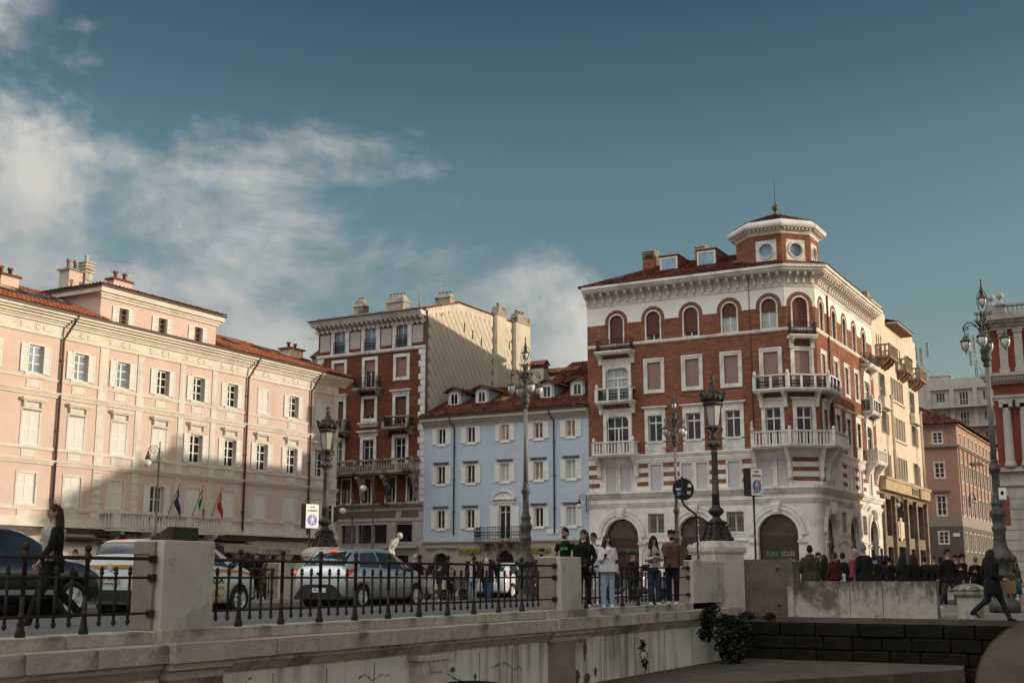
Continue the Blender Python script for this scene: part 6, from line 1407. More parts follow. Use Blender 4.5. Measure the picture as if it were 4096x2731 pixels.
# ================================================================ bridge over the canal
def br(u, p, z=0): return MT((u, p, z))
bg_ = empty('stone_bridge', BRIDGE @ br(10, 6, -2.9), 'stone bridge with a pale plastered side wall and a grey coping', 'bridge')
BO = br(-10, -6, 2.9)
def BB(): mb = MB(); mb.T = BO; return mb
mb = BB()
U_ = [-14, 24, 34]; Zs = [0, 0, -.235]
for (p0, p1, z) in ((.30, 5.5, -.67), (5.5, 10.4, -.775), (10.4, 13.2, -.67)):
 mb.m = 0 if z > -.7 else 1
 for a, b, za, zb in zip(U_, U_[1:], Zs, Zs[1:]):
  zb_ = z + zb if z > -.7 else z + zb * .55
  mb.quad((a, p0, z + za), (b, p0, zb_), (b, p1, zb_), (a, p1, z + za))
mb.m = 2
for p in (5.5, 10.4):
 q = (p - .14, p) if p < 6 else (p, p + .14); mb.box(-14, 24, q[0], q[1], -.80, -.664)
M['pavement'] = mat('grey_asphalt_pavement', (.125, .118, .115), .9, .15, 1.2, .25, 50, spec=.3)
mb.build('deck', [M['pavement'], M['asphalt'], M['bridge_stone']], bg_)
mb = BB()
for p in (7.95,):
 for k in range(9): mb.box(-9 + 4 * k, -7 + 4 * k, p - .06, p + .06, -.774, -.771)
mb.build('lane_marking', mat('worn_road_paint', (.55, .53, .48), .8, .2, 8), bg_)
AC, AA, AZ = 9.0, 4.6, -1.74
mb = BB()
def azed(u): t = (u - AC) / AA; return AZ - 1.5 * (1 - math.sqrt(max(0, 1 - t * t))) if abs(t) < 1 else -3.3
xs = [-14, 2.45] + [AC - AA + 2 * AA * k / 28 for k in range(29)] + [24.0]
for a, b in zip(xs, xs[1:]):
 za, zb = azed(a), azed(b)
 mb.quad((a, -.06, za), (b, -.06, zb), (b, -.06, -1.18), (a, -.06, -1.18))
 if AC - AA <= a < AC + AA - .01: mb.quad((a, -.06, za), (b, -.06, zb), (b, 13.2, zb), (a, 13.2, za))
M['plaster'] = mat('stained_white_plaster', (.70, .66, .56), .85, .07, 1.0, .2, 16, spec=.2, streak=.5, dirt=(.20, .175, .13), dirt_amt=.8, dirt_scale=.8)
mb.build('side_wall', M['plaster'], bg_)
mb = BB(); mb.quad((-14, 13.25, -3.2), (24, 13.25, -3.2), (24, 13.25, -.8), (-14, 13.25, -.8)); mb.quad((24, -.06, -3), (24, 13.25, -3), (24, 13.25, -.9), (24, -.06, -.9)); mb.build('far_wall', M['bridge_dark'], bg_)
mb = BB()
for u in (1.0, 4.6, 5.8, 7.0, 10.2, 11.4, 15.3, 17.1, 18.9, 20.7): mb.box(u - .006, u + .006, -.064, -.055, max(azed(u), -2.3), -1.3)
rng = random.Random(11)
def crack(u, z, n, du, dz):
 p = Vector((u, 0, z))
 for k in range(n):
  q = p + Vector((du * rng.uniform(.5, 1.3), 0, dz + rng.uniform(-.07, .07))); t = (q - p).normalized(); s = Vector((-t.z, 0, t.x)) * rng.uniform(.006, .018)
  mb.add([(p.x - s.x, -.0645, p.z - s.z), (q.x, -.0645, q.z), (p.x + s.x, -.0645, p.z + s.z)], [(0, 1, 2)]); p = q - t * .02
crack(4.6, -1.72, 12, .16, .012); crack(6.6, -1.5, 8, .12, -.02); crack(8.7, -1.45, 16, .15, -.015); crack(10.6, -1.6, 12, .14, -.02); crack(3.7, -1.5, 6, .1, .03)
mb.build('cracks', mat('dark_crack', (.03, .025, .02), .9), bg_, kind='stuff')
mb = BB()
def patch(u, z, ru, rz_, y=-.066):
 pts = [(u + ru * rng.uniform(.55, 1.1) * cos(2 * pi * k / 14), z + rz_ * rng.uniform(.55, 1.1) * sin(2 * pi * k / 14)) for k in range(14)]
 mb.add([(x, y, zz) for x, zz in pts], [tuple(range(14))])
for a in ((13.95, -1.75, .12, .4), (14.1, -2.0, .18, .2), (14.5, -1.5, .10, .22), (14.6, -2.05, .16, .18), (15.0, -1.95, .08, .12), (13.98, -1.35, .1, .15)): patch(*a)
for a in ((9.3, -1.55, .08, .06), (10.05, -1.72, .05, .08), (8.85, -1.68, .07, .06), (10.6, -1.9, .04, .05)): patch(*a)
mb.build('moss_patches', mat('moss_stain', (.12, .11, .03), .95, .5, 9, .4, 30, dirt=(.05, .045, .03), dirt_amt=.7, dirt_scale=5), bg_, kind='stuff')
def stone_mesh(w, d, h, b=.015, seed=0):
 r = random.Random(seed); mb = MB(); mb.bevbox(.005, w - .005, 0, d, 0, h, b)
 for v in mb.v: v.x += r.uniform(-.004, .004); v.y += r.uniform(-.006, .004); v.z += r.uniform(-.004, .004)
 return mb.mesh('coping_stone', M['bridge_stone'])
def course(u0, u1, y0, d, z0, h, lens, skip=(), name='coping_stone', seed=1):
 r = random.Random(seed); u = u0; k = 0
 while u < u1 - .1:
  w = r.choice(lens); w = min(w, u1 - u)
  if u1 - u - w < .3: w = u1 - u
  put(name, cached(('st', round(w, 2), d, h, k % 3), lambda: stone_mesh(w, d, h, .018, k)), bg_, BO @ MT((u, y0 + r.uniform(-.006, .006), z0 + r.uniform(-.003, .003)))); u += w; k += 1
course(-4.2, 2.42, -.04, .36, -.80, .145, (1.2, 1.4, 1.0), seed=4); course(3.42, 12.9, -.04, .36, -.80, .145, (1.15, 1.35, .95), seed=2); course(14.5, 20.95, -.04, .36, -.80, .145, (1.0, 1.2, 1.4), seed=3)
course(-4.2, 2.36, -.30, .42, -1.03, .225, (1.0, 1.3, 1.15), seed=5); course(3.5, 12.75, -.30, .42, -1.03, .225, (.9, 1.1, 1.25, .75), seed=6); course(14.6, 24.0, -.30, .42, -1.03, .225, (1.0, 1.25, .85), seed=7)
mb = BB()
for a, b in ((-14, 2.36), (3.5, 12.75), (14.6, 24.0)): mb.box(a, b, -.22, .05, -1.10, -1.032); mb.side([(-.19, -1.10), (-.10, -1.22), (.0, -1.22), (.0, -1.10)], a, b)
mb.build('coping_moulding', M['bridge_stone'], bg_)
mb = BB(); mb.box(-14, -4.2, -.30, .3, -1.03, -.66); mb.build('coping_end', M['bridge_stone'], bg_)
for u0, u1, e in ((2.36, 3.5, .10), (12.75, 14.6, .08)):
 mb = BB(); mb.box(u0, u1, -.30 - e, .3, -1.03, -.802); mb.box(u0 + .03, u1 - .03, -.06 - e * .6, .34, -.80, -.652); mb.box(u0 + .02, u1 - .02, -.22 - e, .1, -1.12, -1.032); mb.box(u0 + .06, u1 - .06, -.12 - e, .1, -1.24, -1.12); mb.build('pier_ledge', M['bridge_stone'], bg_)
for a, b in ((2.45, 3.42), (12.85, 13.75)): mb = BB(); mb.box(a, b, -.22, .1, -3.1, -1.242); mb.build('pier', M['bridge_dark'], bg_)
mb = BB(); mb.slab([(8.05, -2.6), (8.62, -2.6), (8.72, -1.26), (7.95, -1.26)], -.34, .0); mb.box(7.9, 8.76, -.38, .0, -1.32, -1.24)
mb.slab([(8.12, -1.34), (8.17, -1.50), (8.50, -1.50), (8.55, -1.34), (8.46, -1.42), (8.40, -1.33), (8.335, -1.42), (8.27, -1.33), (8.21, -1.42)], -.375, -.33)
mb.slab([(8.12, -1.55), (8.55, -1.55), (8.55, -1.95), (8.48, -2.12), (8.335, -2.22), (8.19, -2.12), (8.12, -1.95)], -.365, -.33)
mb.slab([(8.32, -1.6), (8.35, -1.6), (8.35, -2.15), (8.32, -2.15)], -.385, -.36); mb.slab([(8.335, -1.58), (8.40, -1.72), (8.335, -1.80), (8.27, -1.72)], -.382, -.36); mb.tube([(8.335 + .13 * cos(R_(a)), -.372, -1.78 + .11 * sin(R_(a))) for a in range(190, 351, 20)], .018, 5)
mb.build('carved_keystone', M['bridge_stone2'], bg_)
def pillar(u0, u1, y1, zt, label, wedge=False, far=0):
 T = BRIDGE @ br((u0 + u1) / 2, far + (y1 - .03) / 2, -.655); w = (u1 - u0) / 2; d = (y1 + .03) / 2; h = zt + .655
 t = empty('parapet_pillar', T, label, 'stone pillar')
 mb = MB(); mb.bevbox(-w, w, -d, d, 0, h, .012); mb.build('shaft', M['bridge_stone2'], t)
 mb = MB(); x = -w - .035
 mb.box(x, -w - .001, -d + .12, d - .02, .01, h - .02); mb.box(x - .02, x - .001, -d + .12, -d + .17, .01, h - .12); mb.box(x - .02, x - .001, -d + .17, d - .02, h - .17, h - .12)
 mb.build('shade_panel', M['bridge_dark'], t)  # dark slab puts shade into the colour of the pillar's left face
 if wedge:
  mb = MB(); mb.side([(-d + .08, 0), (-d + .08, .17), (-d + .16, .17), (d, .0)], -w + .22, w - .25); mb.T = MT((0, 0, h + .002)); mb.v = [MT((0, 0, h + .002)) @ v for v in mb.v]; mb.build('cap_wedge', M['moss_block'], t)
 return t
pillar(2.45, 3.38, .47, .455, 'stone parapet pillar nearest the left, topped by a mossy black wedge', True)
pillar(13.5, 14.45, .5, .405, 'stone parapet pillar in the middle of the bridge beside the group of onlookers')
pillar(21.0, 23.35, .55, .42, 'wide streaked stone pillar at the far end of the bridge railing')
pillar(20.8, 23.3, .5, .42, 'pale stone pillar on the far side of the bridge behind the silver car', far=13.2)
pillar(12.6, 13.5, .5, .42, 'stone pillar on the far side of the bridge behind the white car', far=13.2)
def rail_meshes():
 p = MB(); p.lathe([(.055, 0), (.055, .05), (.045, .07), (.032, .16), (.026, .20), (.026, .44)], 8); p.lathe([(.035, .20), (.035, .24), (.026, .26)], 8); p.lathe([(.026, .44), (.026, .86), (.034, .865), (.034, .93), (.022, .94), (.018, .955)], 8); p.ball((0, 0, .985), .042, .042, .046, 10, 8)
 b = MB(); b.tube([(0, 0, .12), (0, 0, .72)], .0185, 6)
 b.lathe([(.0, .075), (.026, .10), (.030, .13), (.018, .15)], 7); b.lathe([(.018, .68), (.03, .69), (.03, .705), (.02, .72), (.027, .735), (.022, .765), (.0, .785)], 7)
 return p.mesh('post', M['rust_iron']), b.mesh('baluster', M['rust_iron'])
PM, BMh = rail_meshes()
def railing(u0, u1, posts, label, p=.10, nb=3):
 t = empty('iron_railing', BRIDGE @ br(u0, p, -.655), label, 'railing', 'iron railings of the bridge')
 for u in posts: put('post', PM, t, loc=(u - u0, 0, 0))
 ps = sorted(posts); sp = .9
 gaps = [(ps[0] - sp, ps[0])] + list(zip(ps, ps[1:])) + [(ps[-1], ps[-1] + sp)]
 for a, b in gaps:
  for k in range(1, nb + 1):
   u = a + (b - a) * k / (nb + 1)
   if u0 + .08 < u < u1 - .08: put('baluster', BMh, t, loc=(u - u0, 0, 0))
 for z, r in ((.875, .024), (.645, .018), (.215, .018)):
  mb = MB(); mb.tube([(.0, 0, z), (u1 - u0, 0, z)], (r * .7 if False else r), 6); mb.build('rail', M['rust_iron'], t)
  for x in (.02, u1 - u0 - .02): mb = MB(); mb.box(x - .03, x + .03, -.045, .045, z - .045, z + .045); mb.build('rail_socket', M['rust_iron'], t)
railing(-4.5, 2.42, [-3.1, -2.2, -1.3, -.4, .47, 1.36], 'rusty iron railing at the left end of the bridge in front of the black car')
railing(3.40, 13.48, [4.03, 4.92, 5.80, 6.68, 7.58, 8.48, 9.38, 10.27, 11.17, 12.08, 12.98][:10], 'rusty iron railing between the first and second pillars, in front of the silver car')
railing(14.47, 20.98, [14.93, 15.86, 16.82, 17.72, 18.66, 19.58], 'rusty iron railing in front of the group of onlookers, right of the middle pillar')
railing(13.55, 20.75, [14.5, 15.4, 16.3, 17.2, 18.1, 19.0, 19.9], 'iron railing on the far side of the bridge behind the cars', 13.45)
railing(3.5, 12.55, [4.4, 5.3, 6.2, 7.1, 8.0, 8.9, 9.8, 10.7, 11.6], 'iron railing on the far side of the bridge behind the white car', 13.45)
# ================================================================ far quay: wall, landing, low concrete parapet, bollard
qf = empty('quay_wall', BRIDGE @ br(24, -8, -2.9), 'dark stone quay wall below the low concrete parapet', 'quay wall')
QO = br(-24, 8, 2.9)
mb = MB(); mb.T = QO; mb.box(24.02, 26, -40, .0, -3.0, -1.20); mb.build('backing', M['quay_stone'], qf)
mb = MB(); mb.T = QO; mb.box(23.92, 24.6, -40, -.3, -1.19, -1.052); mb.build('quay_coping', M['landing'], qf)
rng = random.Random(5); qn = 0
for j, (z0, h) in enumerate(((-1.52, .33), (-1.86, .33), (-2.2, .33), (-2.54, .33), (-2.9, .35))):
 p = -.2 - .4 * (j % 2)
 while p > -13.5:
  w = rng.choice((.75, .95, 1.15)); 
  if z0 > -2.3 or p < -5:
   def mk(w=w, h=h): mb = MB(); mb.bevbox(.012, w - .012, 0, .2, .01, h - .01, .03); return mb.mesh('stone', M['quay_stone'])
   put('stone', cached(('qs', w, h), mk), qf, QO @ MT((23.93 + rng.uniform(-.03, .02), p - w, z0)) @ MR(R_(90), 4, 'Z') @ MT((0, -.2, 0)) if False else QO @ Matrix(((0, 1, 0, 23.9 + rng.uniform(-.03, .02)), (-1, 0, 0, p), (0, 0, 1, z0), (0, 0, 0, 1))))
  p -= w
def P3(x, y, z=-2.16): return (x, y, z)
mb = MB(); ls = [bw(23.9, .0).xy, (-.5, 22.0), (4.75, 26.2), (10.55, 29.75), bw(23.9, -6.2).xy]
pts = [tuple(bw(23.9, -.06).xy), tuple(bw(15, -.06).xy), (1.2, 23.3), (4.75, 26.2), (8.0, 28.1), (10.6, 29.75), tuple(bw(23.9, -6.0).xy)]
ld = empty('landing_stage', MT((6, 28, -2.9)), 'dark stone landing stage at the foot of the quay wall', 'landing')
mb.T = MT((-6, -28, 2.9)); mb.prism(pts, -2.9, -2.16); mb.build('platform', M['landing'], ld)
edge = [Vector(p) for p in ((1.2, 23.3), (4.75, 26.2), (8.0, 28.1), (10.6, 29.75))]; k = 0
for a, b in zip(edge, edge[1:]):
 n = max(2, int((b - a).length / 1.2))
 for i in range(n):
  p, q = a.lerp(b, i / n + .004), a.lerp(b, (i + 1) / n - .004); t = (q - p).normalized(); nn = Vector((t.y, -t.x)) * .05; ii = Vector((-t.y, t.x)) * .3
  mb = MB(); mb.T = MT((-6, -28, 2.9)); mb.prism([tuple(p + nn), tuple(q + nn), tuple(q + ii), tuple(p + ii)], -2.42, -2.135 + uni(-.006, .006)); mb.build('edge_stone', M['landing'], ld)
cp = empty('concrete_parapet', BRIDGE @ br(24.3, -3.6, -1.17), 'low lichen-stained concrete parapet of three blocks on the quay', 'parapet wall')
cb = [(-1.72, -3.2), (-3.215, -4.05), (-4.065, -5.40)]
for a, b in cb:
 mb = MB(); mb.T = br(-24.3, 3.6, 1.17); L_ = a - b; mb.prism([(24.1, b), (24.55, b), (24.55, a), (24.1, a)], -1.17, -.13); mb.prism([(24.12, b + .01), (24.53, b + .01), (24.53, a - .01), (24.12, a - .01)], -.13, -.115); mb.build('block', M['concrete'], cp)
sw = empty('quay_end_wall', BRIDGE @ br(24.3, -1, -1.17), 'tall dark stained wall between the lamp pedestal and the low parapet', 'wall')
mb = MB(); mb.T = br(-24.3, 1, 1.17); mb.box(24.15, 24.6, -1.55, .0, -1.17, .47); mb.build('wall', M['concrete_dark'], sw)
mb = MB(); mb.T = br(-24.3, 1, 1.17); mb.box(24.05, 24.62, -1.72, -1.552, -1.17, .40); mb.side([(-1.75, .40), (-1.53, .40), (-1.60, .50)], 24.05, 24.62); mb.build('pilaster', M['concrete'], sw)
mb = MB(); mb.T = br(-24.3, 1, 1.17); mb.tube([(24.15, -1.3, .22), (24.0, -1.3, .22), (23.98, -1.3, .16)], .025, 6); mb.tube([(24.15, -1.3, -.75), (24.0, -1.3, -.75)], .025, 6); mb.build('iron_hook', M['rust_iron'], sw)
def at(px, py, D):
 """photo pixel and forward distance -> point (used to place things measured on the photograph)"""
 X = (px - 2048) / 4900; U = (1365.5 - py) / 4900; cp_, sp_ = cos(R_(10.865)), sin(R_(10.865))
 f = cp_ - U * sp_; return Vector((X / f * D, D, (sp_ + U * cp_) / f * D))
q = at(3885, 2472, 32.2)
mb = MB(); mb.lathe([(.36, 0), (.345, .02), (.325, .5), (.315, .56)], 22); mb.lathe([(.33, .56), (.39, .60), (.41, .66), (.37, .70), (.405, .72), (.40, .76), (.32, .83), (.18, .875), (0, .89)], 22)
mb.build('mooring_bollard', M['concrete'], None, MT((q.x, q.y, -1.06)), label='mushroom-shaped stone mooring bollard on the quay beside the walking woman', cat='bollard')
def foliage(n, pts, s, name, label, cat='plant', mw=None):
 """leaf faces scattered in ellipsoids: pts = (centre, radii)"""
 mb = MB(); r = random.Random(len(label)); base = Vector(pts[0][0])
 tot = sum(a[1][0] * a[1][2] for a in pts)
 for c, rad in pts:
  for k in range(int(n * rad[0] * rad[2] / tot)):
   d = Vector((r.gauss(0, 1), r.gauss(0, 1), r.gauss(0, 1))).normalized() * (r.random() ** .4)
   p = Vector(c) + Vector((d.x * rad[0], d.y * rad[1], d.z * rad[2])) - base
   a = Vector((r.gauss(0, 1), r.gauss(0, 1), r.gauss(0, .6))).normalized(); b = a.cross(Vector((r.gauss(0, 1), r.gauss(0, 1), r.gauss(0, 1)))).normalized(); l = s * r.uniform(.6, 1.3)
   mb.add([p, p + a * l * .5 + b * l * .42, p + a * l * 1.1, p + a * l * .5 - b * l * .42], [(0, 1, 2, 3)])
 t = empty(name, MT(base), label, cat)
 mb.build('leaves', M['leaf'], t, kind='stuff')
 st = MB()
 for c, rad in pts:
  for k in range(4): st.tube([(0, 0, 0), tuple((Vector(c) - base) * .5 + Vector((r.uniform(-.1, .1), r.uniform(-.05, .05), 0))), tuple(Vector(c) - base + Vector((r.uniform(-1, 1) * rad[0] * .6, 0, r.uniform(-1, 1) * rad[2] * .6)))], .008, 4)
 st.build('stem', M['wood_brown'], t)
ctr = lambda px, py, D: tuple(at(px, py, D))
foliage(900, [(ctr(2835, 2470, 31.0), (.22, .12, .22)), (ctr(2825, 2530, 31.0), (.20, .1, .25)), (ctr(2845, 2440, 31.2), (.2, .12, .12))], .075, 'ivy', 'dark ivy hanging over the far end of the bridge coping', 'ivy')
foliage(1900, [(ctr(2905, 2490, 32.2), (.28, .2, .25)), (ctr(2900, 2560, 32.0), (.30, .2, .4)), (ctr(2930, 2610, 32.0), (.34, .2, .25)), (ctr(2960, 2530, 32.4), (.3, .15, .4))], .085, 'ivy', 'dense dark ivy bush in the corner between bridge and quay wall', 'ivy')
foliage(420, [(ctr(2990, 2460, 32.6), (.28, .12, .10)), (ctr(3080, 2465, 32.5), (.2, .1, .12))], .06, 'weed', 'low weeds at the foot of the stained quay wall', 'weeds')
foliage(160, [(ctr(2572, 2580, 28.1), (.05, .04, .14)), (ctr(2580, 2655, 28.1), (.05, .04, .13))], .06, 'weed', 'small weed growing from the white bridge wall', 'weeds')
# ================================================================ street lamps
def lantern_lamp(loc, label, rz=0):
 t = empty('lantern_lamp', MT(loc) @ MR(rz, 4, 'Z'), label, 'street lamp', 'cast-iron lantern lamps at the bridge end')
 mb = MB(); mb.T = MR(R_(45), 4, 'Z'); mb.lathe([(.72, -1.9), (.72, -.32)], 4); mb.lathe([(.76, -.32), (.80, -.26), (.80, -.16), (.70, -.08), (.62, -.02), (.50, .02)], 4)
 for i in range(len(mb.sm)): mb.sm[i] = False
 mb.build('pedestal', M['bridge_stone2'], t)
 mb = MB(); mb.T = MR(R_(45), 4, 'Z'); mb.lathe([(.42, .02), (.40, .10), (.34, .16), (.30, .34), (.25, .46), (.30, .50), (.31, .54), (.22, .58)], 4)
 for i in range(len(mb.sm)): mb.sm[i] = False
 mb.T = None
 for a in range(4):
  c, s = cos(R_(90 * a + 45)), sin(R_(90 * a + 45))
  mb.tube([(c * .40, s * .40, .04), (c * .36, s * .36, .2), (c * .28, s * .28, .38), (c * .33, s * .33, .46)], [.05, .04, .035, .05], 6); mb.ball((c * .42, s * .42, .08), .06, n=8, m=5)
  c, s = cos(R_(90 * a)), sin(R_(90 * a))
  for k in range(3): mb.ball((c * (.27 - .03 * k), s * (.27 - .03 * k), .12 + .13 * k), .06, .06, .075, 7, 5)
 mb.lathe([(.20, .56), (.15, .62), (.10, .68), (.11, .72), (.19, .78), (.215, .84), (.20, .90), (.13, .95), (.11, 1.02)], 16)
 for k in range(12): a = R_(30 * k); mb.tube([(.14 * cos(a), .14 * sin(a), .74), (.222 * cos(a), .222 * sin(a), .84), (.15 * cos(a), .15 * sin(a), .935)], .014, 4)
 mb.build('base', M['lamp_dark'], t)
 mb = MB(); mb.lathe([(.11, 1.0), (.105, 1.3), (.112, 1.31), (.112, 1.34), (.10, 1.36), (.085, 2.44), (.10, 2.46), (.10, 2.50), (.085, 2.52), (.09, 2.56), (.13, 2.62), (.17, 2.70), (.19, 2.74), (.13, 2.80), (.08, 2.86)], 14)
 for k in range(8):
  a = R_(45 * k); mb.ball((.17 * cos(a), .17 * sin(a), 2.70), .045, .045, .06, 6, 5)
 mb.build('post', M['lamp_iron'], t)
 mb = MB(); mb.lathe([(.06, 2.84), (.08, 2.95), (.055, 3.05), (.09, 3.12), (.21, 3.16), (.21, 3.20), (.19, 3.24)], 12)
 for k in range(4):
  a = R_(90 * k + 45); c, s = cos(a), sin(a); mb.tube([(c * .09, s * .09, 2.84), (c * .2, s * .2, 2.9), (c * .13, s * .13, 3.0), (c * .18, s * .18, 3.08), (c * .23, s * .23, 3.06), (c * .25, s * .25, 3.14), (c * .2, s * .2, 3.2)], .022, 5)
 n = 6
 for k in range(n): a = R_(60 * k); c, s = cos(a), sin(a); mb.tube([(c * .185, s * .185, 3.22), (c * .262, s * .262, 3.82)], .014, 4)
 mb.lathe([(.27, 3.80), (.29, 3.84), (.29, 3.90), (.25, 3.93)], 12); mb.build('lantern_frame', M['lamp_dark'], t)
 mb = MB(); mb.lathe([(.17, 3.24), (.252, 3.82)], 6)
 for i in range(len(mb.sm)): mb.sm[i] = False
 mb.build('lantern_glass', M['opal_dim'], t)
 mb = MB(); mb.lathe([(.26, 3.92), (.29, 4.0), (.27, 4.1), (.2, 4.2), (.15, 4.25), (.10, 4.27), (.11, 4.33), (.07, 4.36), (.05, 4.42), (.08, 4.46), (.05, 4.52), (.035, 4.56), (.06, 4.60), (.05, 4.66), (0, 4.69)], 14)
 for k in range(6):
  a = R_(60 * k); c, s = cos(a), sin(a)
  mb.tube([(c * .26, s * .26, 3.9), (c * .33, s * .33, 3.98), (c * .36, s * .36, 4.1), (c * .33, s * .33, 4.2)], [.03, .035, .03, .02], 5); mb.ball((c * .37, s * .37, 4.16), .045, n=6, m=5)
  a += R_(30); c, s = cos(a), sin(a); mb.ball((c * .28, s * .28, 4.0), .05, .05, .07, 6, 5); mb.ball((c * .19, s * .19, 4.2), .05, .05, .05, 6, 5)
 mb.build('crown', M['lamp_dark'], t)
 return t
q = at(2868, 2166, 34.5); lantern_lamp((q.x, q.y, q.z), 'cast-iron lantern lamp on the pedestal right of the onlookers, in front of the brick building', R_(30))
q = at(1297, 2190, 40.9); lantern_lamp((q.x, q.y, q.z), 'cast-iron lantern lamp on the far pedestal, in front of the pink building corner', R_(30))
def scroll(c, r0, r1, a0, turns, n, plane): 
 return [plane(c[0] + (r0 + (r1 - r0) * k / n) * cos(a0 + turns * 2 * pi * k / n), c[1] + (r0 + (r1 - r0) * k / n) * sin(a0 + turns * 2 * pi * k / n)) for k in range(n + 1)]
def acorn_parts(t, mat_m, x, y, z, s=1.0):
 """hanging acorn lantern: cap, opal bowl with ribs, tip. z = top of cap"""
 mb = MB(); mb.lathe([(.03, z), (.05, z - .04 * s), (.09 * s, z - .07 * s), (.09 * s, z - .11 * s), (.15 * s, z - .15 * s), (.19 * s, z - .18 * s), (.19 * s, z - .21 * s), (.165 * s, z - .22 * s)], 14, x, y)
 for k in range(4): a = R_(90 * k + 45); c, q_ = cos(a), sin(a); mb.tube([(x + c * .172 * s, y + q_ * .172 * s, z - .21 * s), (x + c * .168 * s, y + q_ * .168 * s, z - .36 * s), (x + c * .11 * s, y + q_ * .11 * s, z - .49 * s), (x, y, z - .56 * s)], .010, 4)
 mb.lathe([(.05 * s, z - .525 * s), (.03 * s, z - .56 * s), (.012, z - .60 * s), (.02, z - .62 * s), (0, z - .65 * s)], 8, x, y); lf = mb.build('lantern', mat_m, t)
 mb = MB(); mb.lathe([(.155 * s, z - .215 * s), (.163 * s, z - .30 * s), (.155 * s, z - .38 * s), (.12 * s, z - .46 * s), (.06 * s, z - .53 * s), (0, z - .545 * s)], 14, x, y); mb.build('lantern_bowl', M['opal'], lf)
def candelabra(loc, label, rz):
 t = empty('candelabra_lamp', MT(loc) @ MR(rz, 4, 'Z'), label, 'street lamp', 'tall five-lantern candelabra lamps on the square')
 mb = MB(); mb.lathe([(.42, 0), (.42, .25), (.36, .30), (.30, .38), (.30, .95), (.34, 1.0), (.34, 1.06), (.25, 1.12), (.27, 1.2), (.24, 1.35), (.36, 1.46), (.39, 1.52), (.30, 1.62), (.20, 1.8), (.17, 1.95), (.16, 2.2), (.20, 2.28), (.20, 2.34), (.16, 2.4), (.17, 2.55), (.22, 2.68), (.22, 2.78), (.16, 2.86), (.16, 2.96), (.19, 3.02), (.15, 3.1), (.11, 3.25), (.105, 3.8), (.14, 3.9), (.17, 3.98), (.13, 4.06), (.10, 4.14), (.12, 4.2), (.09, 4.26)], 16)
 for k in range(12): a = R_(30 * k); mb.tube([(.30 * cos(a), .30 * sin(a), .42), (.30 * cos(a), .30 * sin(a), .92)], .03, 4); mb.ball((.36 * cos(a), .36 * sin(a), 1.47), .06, .06, .09, 6, 5)
 mb.build('base', M['lamp_iron'], t)
 mb = MB(); mb.lathe([(.085, 4.24), (.066, 6.96)], 14); mb.build('post', mat('pale_grey_pole', (.17, .15, .135), .5, .15, 3, spec=.5) if 'pole_m' not in M else M['pole_m'], t)
 mb = MB(); mb.lathe([(.09, 6.94), (.11, 6.98), (.085, 7.05), (.13, 7.1), (.16, 7.2), (.13, 7.28), (.165, 7.36), (.16, 7.44), (.10, 7.55), (.07, 7.62), (.08, 7.72), (.06, 7.8), (.09, 7.86), (.10, 7.95), (.085, 8.1), (.10, 8.24), (.085, 8.3), (.10, 8.42), (.14, 8.52), (.12, 8.54), (.05, 8.5)], 12)
 for k in range(4):
  a = R_(90 * k); c, s = cos(a), sin(a); pl = lambda r, z: (c * r, s * r, z)
  mb.tube([pl(.07, 7.92), pl(.14, 8.0), pl(.22, 8.16), pl(.34, 8.27), pl(.46, 8.28), pl(.56, 8.2), pl(.59, 8.1), pl(.56, 8.03)], .020, 5)
  mb.tube([pl(.10, 8.02), pl(.2, 8.12), pl(.32, 8.19), pl(.42, 8.19), pl(.48, 8.12)], .013, 4)
  mb.tube(scroll((.49, 8.1), .075, .015, -.5, 1.4, 16, pl), .012, 4); mb.tube([pl(.56, 8.03), pl(.54, 7.96), pl(.54, 7.9)], .016, 5)
  mb.tube([pl(.12, 8.1), pl(.19, 8.3), pl(.17, 8.46)] + scroll((.20, 8.5), .06, .012, 2.6, -1.2, 10, pl), .013, 4)
  mb.tube([pl(.06, 7.62), pl(.16, 7.66)] + scroll((.2, 7.72), .055, .012, -1.2, 1.2, 10, pl), .013, 4)
  for kk in range(3): mb.ball(pl(.11, 7.95 + .12 * kk), .045, .045, .06, 6, 5)
  for sg in (-1, 1):
   pass
 for k in range(2):
  a = R_(90 * k + 45); c, s = cos(a), sin(a)
  for sg in (-1, 1): mb.tube([(sg * c * .06, sg * s * .06, 8.54), (sg * c * .15, sg * s * .15, 8.66), (sg * c * .185, sg * s * .185, 8.82), (sg * c * .17, sg * s * .17, 9.0), (sg * c * .10, sg * s * .10, 9.14), (sg * c * .03, sg * s * .03, 9.22)], .011, 4)
 mb.lathe([(.03, 9.08), (.06, 9.14), (.03, 9.2), (.05, 9.26), (.025, 9.32), (.035, 9.38), (.012, 9.42), (.03, 9.46), (.018, 9.52), (0, 9.56)], 8)
 mb.build('crown', M['lamp_iron'], t)
 for k in range(4): a = R_(90 * k); acorn_parts(t, M['lamp_iron'], .54 * cos(a), .54 * sin(a), 7.90, .86)
 acorn_parts(t, M['lamp_iron'], 0, 0, 9.10, .72)
M['pole_m'] = mat('pale_grey_pole', (.17, .15, .135), .5, .15, 3, spec=.5)
for px, D, rz, lab in ((2098, 43.8, 22, 'tall five-lantern candelabra lamp in front of the blue house'), (3990, 34.9, 60, 'tall five-lantern candelabra lamp at the right edge before the red palace'), (2708, 57.0, 28, 'five-lantern candelabra lamp rising behind the round sign, before the brick building')):
 q = at(px, 2300, D); z = -.98
 q = at({2098: 2104, 3990: 4012, 2708: 2714}[px], 2330, D); candelabra((q.x, q.y, z), lab, R_(rz))
q = at(4012, 1975, 34.9)
